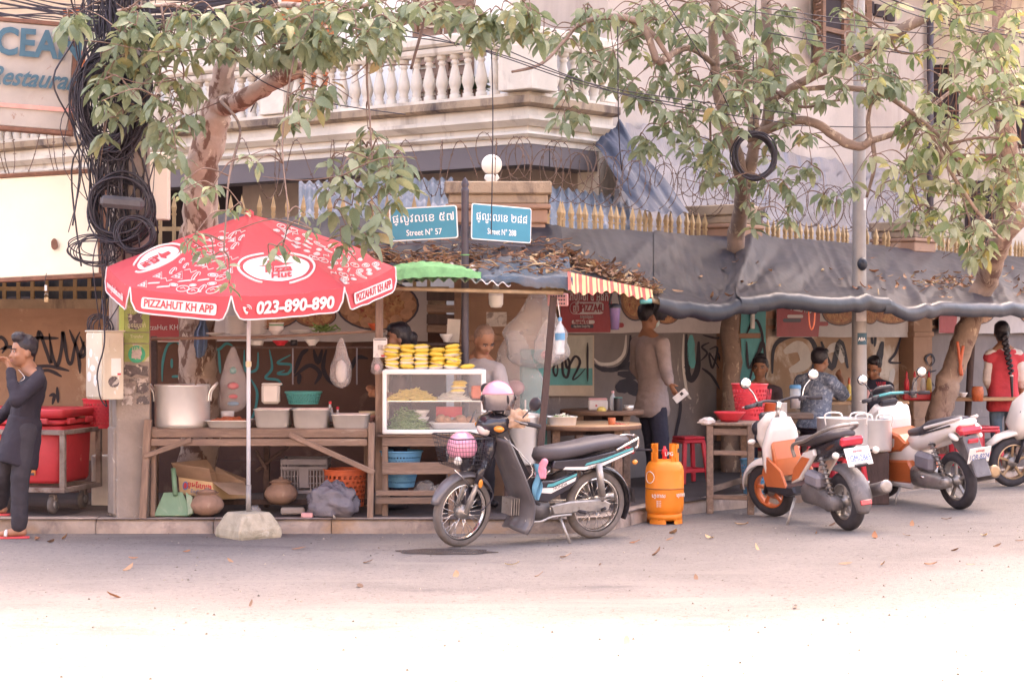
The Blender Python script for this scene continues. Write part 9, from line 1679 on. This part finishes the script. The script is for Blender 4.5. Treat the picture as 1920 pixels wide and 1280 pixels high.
mt = [([(1372, 892, 21.6), (1371, 760, 21.6), (1371, 600, 21.6), (1376, 480, 21.6), (1388, 400, 21.2), (1394, 340, 20.4)], [.122, .104, .098, .094, .088, .082], 'trunk'), ([(1394, 345, 20.0), (1378, 280, 19.8), (1350, 190, 19.6), (1338, 90, 19.5), (1340, -40, 19.4)], [.075, .065, .058, .05, .045], 'branch_limb'), ([(1396, 345, 20), (1415, 270, 19.9), (1400, 180, 19.9), (1372, 90, 19.8), (1350, 20, 19.8), (1330, -40, 19.8)], [.07, .06, .055, .05, .05, .045], 'branch_limb'), ([(1410, 280, 19.9), (1440, 220, 19.8), (1442, 120, 19.7), (1436, 0, 19.6)], [.06, .058, .055, .05], 'branch_limb'),
 ([(1400, 260, 19.8), (1480, 228, 19.6), (1530, 232, 19.5), (1580, 265, 19.5), (1615, 275, 19.5), (1632, 262, 19.5)], [.05, .045, .045, .05, .045, .035], 'branch_limb'), ([(1632, 265, 19.5), (1690, 245, 19.6), (1730, 215, 19.7), (1790, 165, 19.8)], [.035, .028, .022, .016], 'branch_limb'), ([(1440, 190, 19.7), (1530, 140, 19.5), (1600, 108, 19.4), (1640, 80, 19.3), (1720, 40, 19.2), (1820, -20, 19.1)], [.04, .045, .055, .06, .055, .05], 'branch_limb'), ([(1500, 168, 19.6), (1570, 164, 19.5), (1650, 175, 19.4), (1700, 205, 19.4), (1760, 255, 19.4), (1815, 330, 19.4)], [.022, .03, .03, .024, .02, .016], 'branch_limb'), ([(1632, 265, 19.5), (1628, 220, 19.5), (1640, 170, 19.5)], [.03, .02, .014], 'branch_limb'), ([(1636, 270, 19.5), (1640, 310, 19.5), (1625, 370, 19.6)], [.026, .02, .014], 'branch_limb'),
 ([(1080, 48, 18.6), (1130, 32, 18.5), (1190, 38, 18.5), (1212, 62, 18.5), (1232, 115, 18.5)], [.020, .03, .034, .034, .036], 'branch_limb'), ([(1190, 40, 18.5), (1225, 65, 18.5), (1258, 115, 18.5)], [.022, .026, .02], 'branch_limb'), ([(960, 135, 17.6), (1015, 120, 17.8), (1055, 80, 18.2), (1082, 48, 18.5)], [.012, .016, .016, .018], 'branch_limb'), ([(1338, 120, 19.5), (1290, 90, 19.0), (1235, 118, 18.6)], [.03, .03, .034], 'branch_limb'), ([(1440, 160, 19.7), (1500, 200, 19.5), (1560, 190, 19.4), (1582, 188, 19.4)], [.018, .015, .012, .008], 'branch_limb'), ([(1600, 20, 19), (1660, 60, 19.2), (1690, 100, 19.3), (1760, 90, 19.4)], [.012, .012, .010, .008], 'branch_limb'), ([(1330, 200, 19.5), (1332, 250, 19.5), (1334, 330, 19.6)], [.012, .012, .014], 'branch_limb')]
ex = dapple_crown(2, 600, 1.2, 18.0, 8.8, 1.8, 1.2, .9)
tree('street_tree', 'slender street tree before the turquoise pillar, its leaves and cable coil filling the top centre', 'bark_dark', 'leaf', mt, MN, 5, P(1372, 892, 21.6), extra=ex, Lm=.148)
RN = nd('1800,30 1820,60 1780,50 1840,20 1860,60 1830,100 1800,110 1850,110 1790,150 1830,150 1870,140 1890,100 1900,60 1905,20 1880,170 1840,180 1900,160 1870,190 1900,210 1850,215 1820,200 1770,195 1760,10 1790,5', 18.2)
RN += nd('1760,230 1720,230 1730,250 1700,240 1700,300 1740,300 1780,290 1820,290 1860,295 1900,290 1890,325 1850,330 1810,335 1760,335 1720,335 1700,365 1680,335 1720,395 1740,405 1700,415 1760,395 1800,385 1840,375 1880,375 1905,395 1780,415 1800,435 1830,435 1840,472 1822,480 1852,455 1870,340 1912,340 1745,270 1775,255 1835,255 1885,250 1790,345 1745,430', 19.2)
RN += [(a+rj.choice((-1, 1))*rj.uniform(12, 24), b_+rj.uniform(-14, 14), c+.3) for a, b_, c in RN if rj.random() < .8]
RN += [(rj.uniform(1620, 1920), rj.uniform(-5, 420), rj.uniform(18.4, 20)) for _ in range(44)]
rt = [([(1752, 869, 22.6), (1762, 770, 22.6), (1785, 700, 22.6), (1812, 620, 22.6), (1842, 540, 22.6), (1868, 470, 22.2), (1892, 380, 21.6), (1886, 250, 21.0), (1878, 120, 20.9), (1880, -40, 20.8)], [.155, .14, .13, .13, .125, .13, .135, .11, .10, .09], 'trunk'), ([(1872, 460, 21.2), (1905, 415, 21.0), (1960, 380, 20.9)], [.11, .10, .08], 'branch_limb'), ([(1884, 230, 21), (1850, 200, 20.5), (1800, 170, 20), (1760, 140, 19.8)], [.05, .035, .025, .014], 'branch_limb'), ([(1800, 330, 19.4), (1780, 300, 19.4), (1720, 230, 19.4), (1690, 240, 19.4)], [.01, .013, .014, .012], 'branch_limb'), ([(1740, 240, 19.4), (1770, 300, 19.3), (1800, 350, 19.3), (1850, 420, 19.3), (1880, 450, 19.4)], [.022, .022, .020, .016, .012], 'branch_limb'), ([(1780, 270, 19.3), (1840, 258, 19.3), (1910, 262, 19.4)], [.016, .014, .010], 'branch_limb'), ([(1730, 235, 19.3), (1700, 290, 19.2), (1725, 390, 19.1), (1750, 430, 19.1)], [.010, .008, .007, .005], 'branch_limb'), ([(1800, 350, 19.2), (1820, 420, 19.1), (1840, 470, 19.1)], [.010, .008, .006], 'branch_limb')]
ex = dapple_crown(3, 600, 4.6, 18.2, 8.7, 1.8, 1.3, .9)
tree('street_tree', 'leaning street tree with reddish trunk and leaves coloured sunlit pale at the right', 'bark_red', 'leaf_sunlit', rt, RN, 8, P(1752, 869, 22.6), extra=ex, Lm=.148)
# a few plants on the balcony and the tree tops beyond the restaurant sign
rnd = random.Random(12); pl_ = thing('potted_plant', 'small potted fern on the balcony behind the balusters', 'plant', bl(1.1, .35, 4.17)); b = bl(1.1, .35, 4.17); MB().lathe([(0, 0), (.08, 0), (.11, .18), (.10, .18), (0, .15)], b, 14).build('pot', 'clay', pl_); q = MB()
for k in range(60): a = rnd.uniform(0, 6.28); d = V((cos(a), sin(a), rnd.uniform(.2, 1.4))).normalized(); M = leafmat(b+V((0, 0, .18)), d, 0, rnd.uniform(.15, .32)); q.add([M @ v_ for v_ in LV[2]], LF, True)
tag(q.build('foliage', 'leaf', pl_, fix=False), kind='stuff')
# fallen leaves on the road
FLP = '250,1048 240,1068 432,1053 215,1120 690,1055 675,1100 1010,1080 1190,1018 1262,1000 855,1080 470,1135 1530,1002 1560,985 1585,1058 1700,1005 1640,1008 1775,975 1845,1005 1790,1032 1870,1025 1912,1015 1175,1205 1490,1140 70,1012 120,1010 95,1018 1710,985 1330,1010 1420,1030 560,1030 350,1035 1060,1045 960,1060 1125,1060 1305,1085 1655,1060 1745,1060 1230,1040 1255,1012 1820,1060 1390,985'
wh = ['by the left kerb', 'near the umbrella foot', 'before the moped', 'between moped and gas cylinder', 'before the scooters', 'at the right of the road']
for i, q_ in enumerate(FLP.split()):
 px, py = [float(v) for v in q_.split(',')]; g = G(px, py); q = MB(); curl(q, g+V((0, 0, .006)), rnd.uniform(.032, .06), rnd); o = recentre(q.build('fallen_leaf', 'dry_leaf', fix=False)); z = wh[min(5, int(px//330))]; tag(o, 'dry fallen leaf lying on the road '+z, 'fallen leaf', 'fallen leaves '+z)
D('grit', (.2, .17, .15), .9, var=.3, sc=30, bump=0, pal=[(0, (.08, .065, .06)), (.5, (.2, .17, .15)), (1, (.36, .3, .25))]); q = MB()
for k in range(420):
 px, py = rnd.uniform(-20, 1940), 985+300*rnd.random()**2; g = G(px, py); s_ = rnd.uniform(.003, .012)
 a = rnd.uniform(0, 6); q.add([g+V((s_*cos(a), s_*sin(a), .001)), g+V((s_*cos(a+2), s_*sin(a+2), .001)), g+V((s_*cos(a+4), s_*sin(a+4), .001)), g+V((0, 0, s_))], [(0, 1, 3), (1, 2, 3), (2, 0, 3)])
tag(q.build('road_grit', 'grit', fix=False), 'scattered grit and crumbs on the asphalt', 'grit', kind='stuff')
